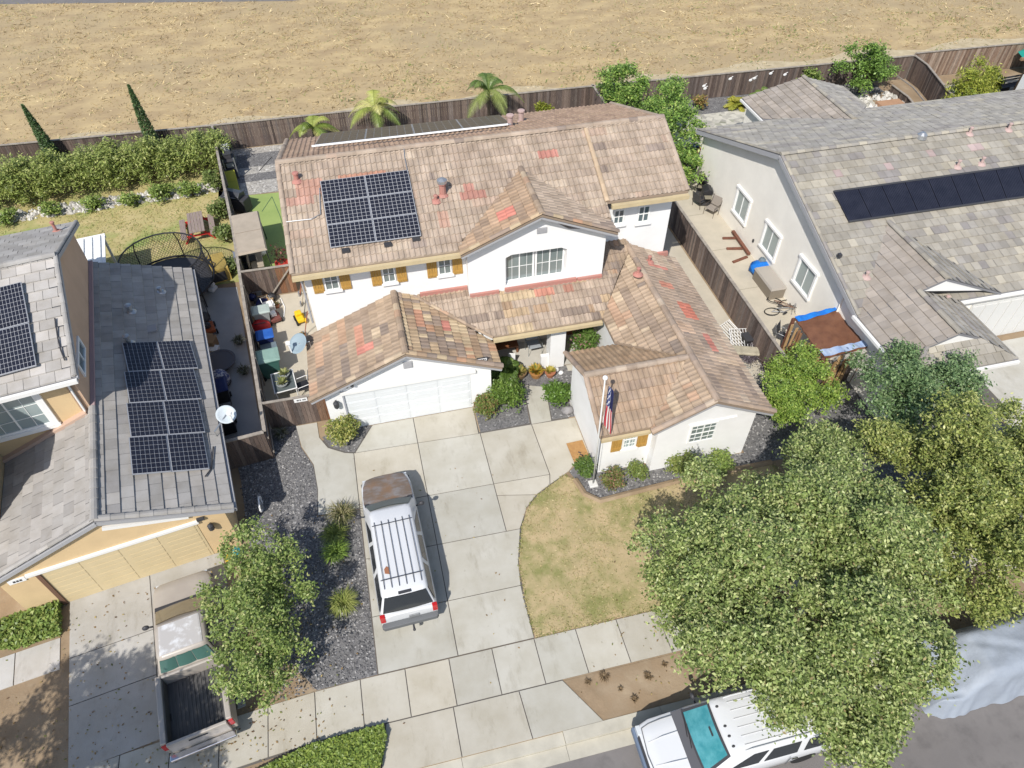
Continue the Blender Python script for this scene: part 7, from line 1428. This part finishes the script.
# more small clutter in the bin yard
rr = random.Random(44)
for k, (px, py, c, lb) in enumerate(((304, 290, (.30, .10, .06), 'reddish garden spade leaning at the back end of the white side wall'), (306, 300, (.35, .30, .22), 'wooden rake leaning by the white side wall near the yellow toy'), (308, 312, (.12, .12, .12), 'black hoe leaning by the white side wall past the yellow toy'), (309, 330, (.30, .12, .08), 'rusty fork leaning at the wall above the grey dish'))):
    p = P0(px, py, .3); t = thing('garden_tool', lb, 'garden tool', (min(p.x, -2.95), p.y, 0)); m_ = mat('tool_%d' % k, c, .7); MB().tube([(-.25, 0, .02), (.15, .05, 1.35)], .022, 6).build('handle', m_, t); MB().obox((-.28, 0, .1), (.06, .22, .22)).build('head', steel_m, t)
for k, (px, py, r, lb) in enumerate(((303, 336, .13, 'small clay pot by the white wall below the yellow toy'), (305, 343, .16, 'larger clay pot by the white wall beside the grey dish'), (277, 306, .12, 'clay pot on the concrete near the curved white pipe'), (259, 309, .14, 'clay pot squeezed between the bins and the bags'))): pot(lb, P0(px, py, .1), .02, r, r*1.3, terracotta, [(1, (.22, .28, .08)), (1, (.30, .22, .10))], 60+k, 1.1, n=24, ph=.2)
for k, (px, py, sz, m, lb) in enumerate(((256, 292, (.30, .24, .2), steel_m, 'steel cooler box among the bags by the side fence'), (266, 300, (.34, .2, .16), mat('cardboard', (.36, .25, .14), .9), 'flattened cardboard box in front of the grey-green tote'), (270, 308, (.22, .2, .24), white_pl, 'white bucket-like box behind the pale-lidded grey bin'), (262, 306, (.2, .3, .2), dblue_pl, 'navy crate behind the pale-lidded grey bin'), (210, 345, (.3, .26, .3), mat('wood_crate', (.28, .18, .10), .9), 'wooden crate against the tan house between mower and round table'), (207, 340, (.24, .2, .22), mat('cardboard', (.36, .25, .14), .9), 'cardboard box against the tan house next to the mower'), (214, 350, (.2, .18, .16), white_pl, 'pale box just behind the round slate table'))):
    t = thing('storage_box', lb, 'box', P0(px, py, .15), R(rr.uniform(-25, 25))); a, b, c = sz; MB().box(-a, -b, .01, a, b, c*1.6).build('tub', m, t, bev=.02); MB().box(-a*1.06, -b*1.06, c*1.6, a*1.06, b*1.06, c*1.6+.04).build('lid', m, t, bev=.01)
# ================================================================= CAMERA AND LIGHT
sc = bpy.context.scene
cd = bpy.data.cameras.new('camera'); co = bpy.data.objects.new('camera', cd); C.objects.link(co)
cd.sensor_width = 36; cd.lens = FPX/1024*36; cd.clip_end = 3000; cd.clip_start = .1
co.location = (0, 0, HC); co.rotation_euler = (math.pi/2-PITCH, 0, -YAW); sc.camera = co
SD = Vector((-.49, -.765, 1.0)); el = math.atan2(1, math.hypot(SD.x, SD.y)); az = math.atan2(SD.x, SD.y)
w = bpy.data.worlds.new('World'); sc.world = w; w.use_nodes = True; nt = w.node_tree
sky = nt.nodes.new('ShaderNodeTexSky'); sky.sky_type = 'NISHITA'; sky.sun_disc = False; sky.sun_elevation = el; sky.sun_rotation = az; sky.altitude = 50
nt.links.new(sky.outputs[0], nt.nodes['Background'].inputs[0]); nt.nodes['Background'].inputs[1].default_value = .12
ld = bpy.data.lights.new('sun', 'SUN'); ld.energy = 4.0; ld.angle = R(.53); ld.color = (1, .955, .89); lo = bpy.data.objects.new('sun', ld); C.objects.link(lo)
lo.rotation_euler = SD.to_track_quat('Z', 'Y').to_euler(); lo.location = (-20, -30, 60)
vs = sc.view_settings; vs.view_transform = 'Standard'; vs.look = 'None'; vs.exposure = .32; vs.gamma = 1; vs.use_curve_mapping = False
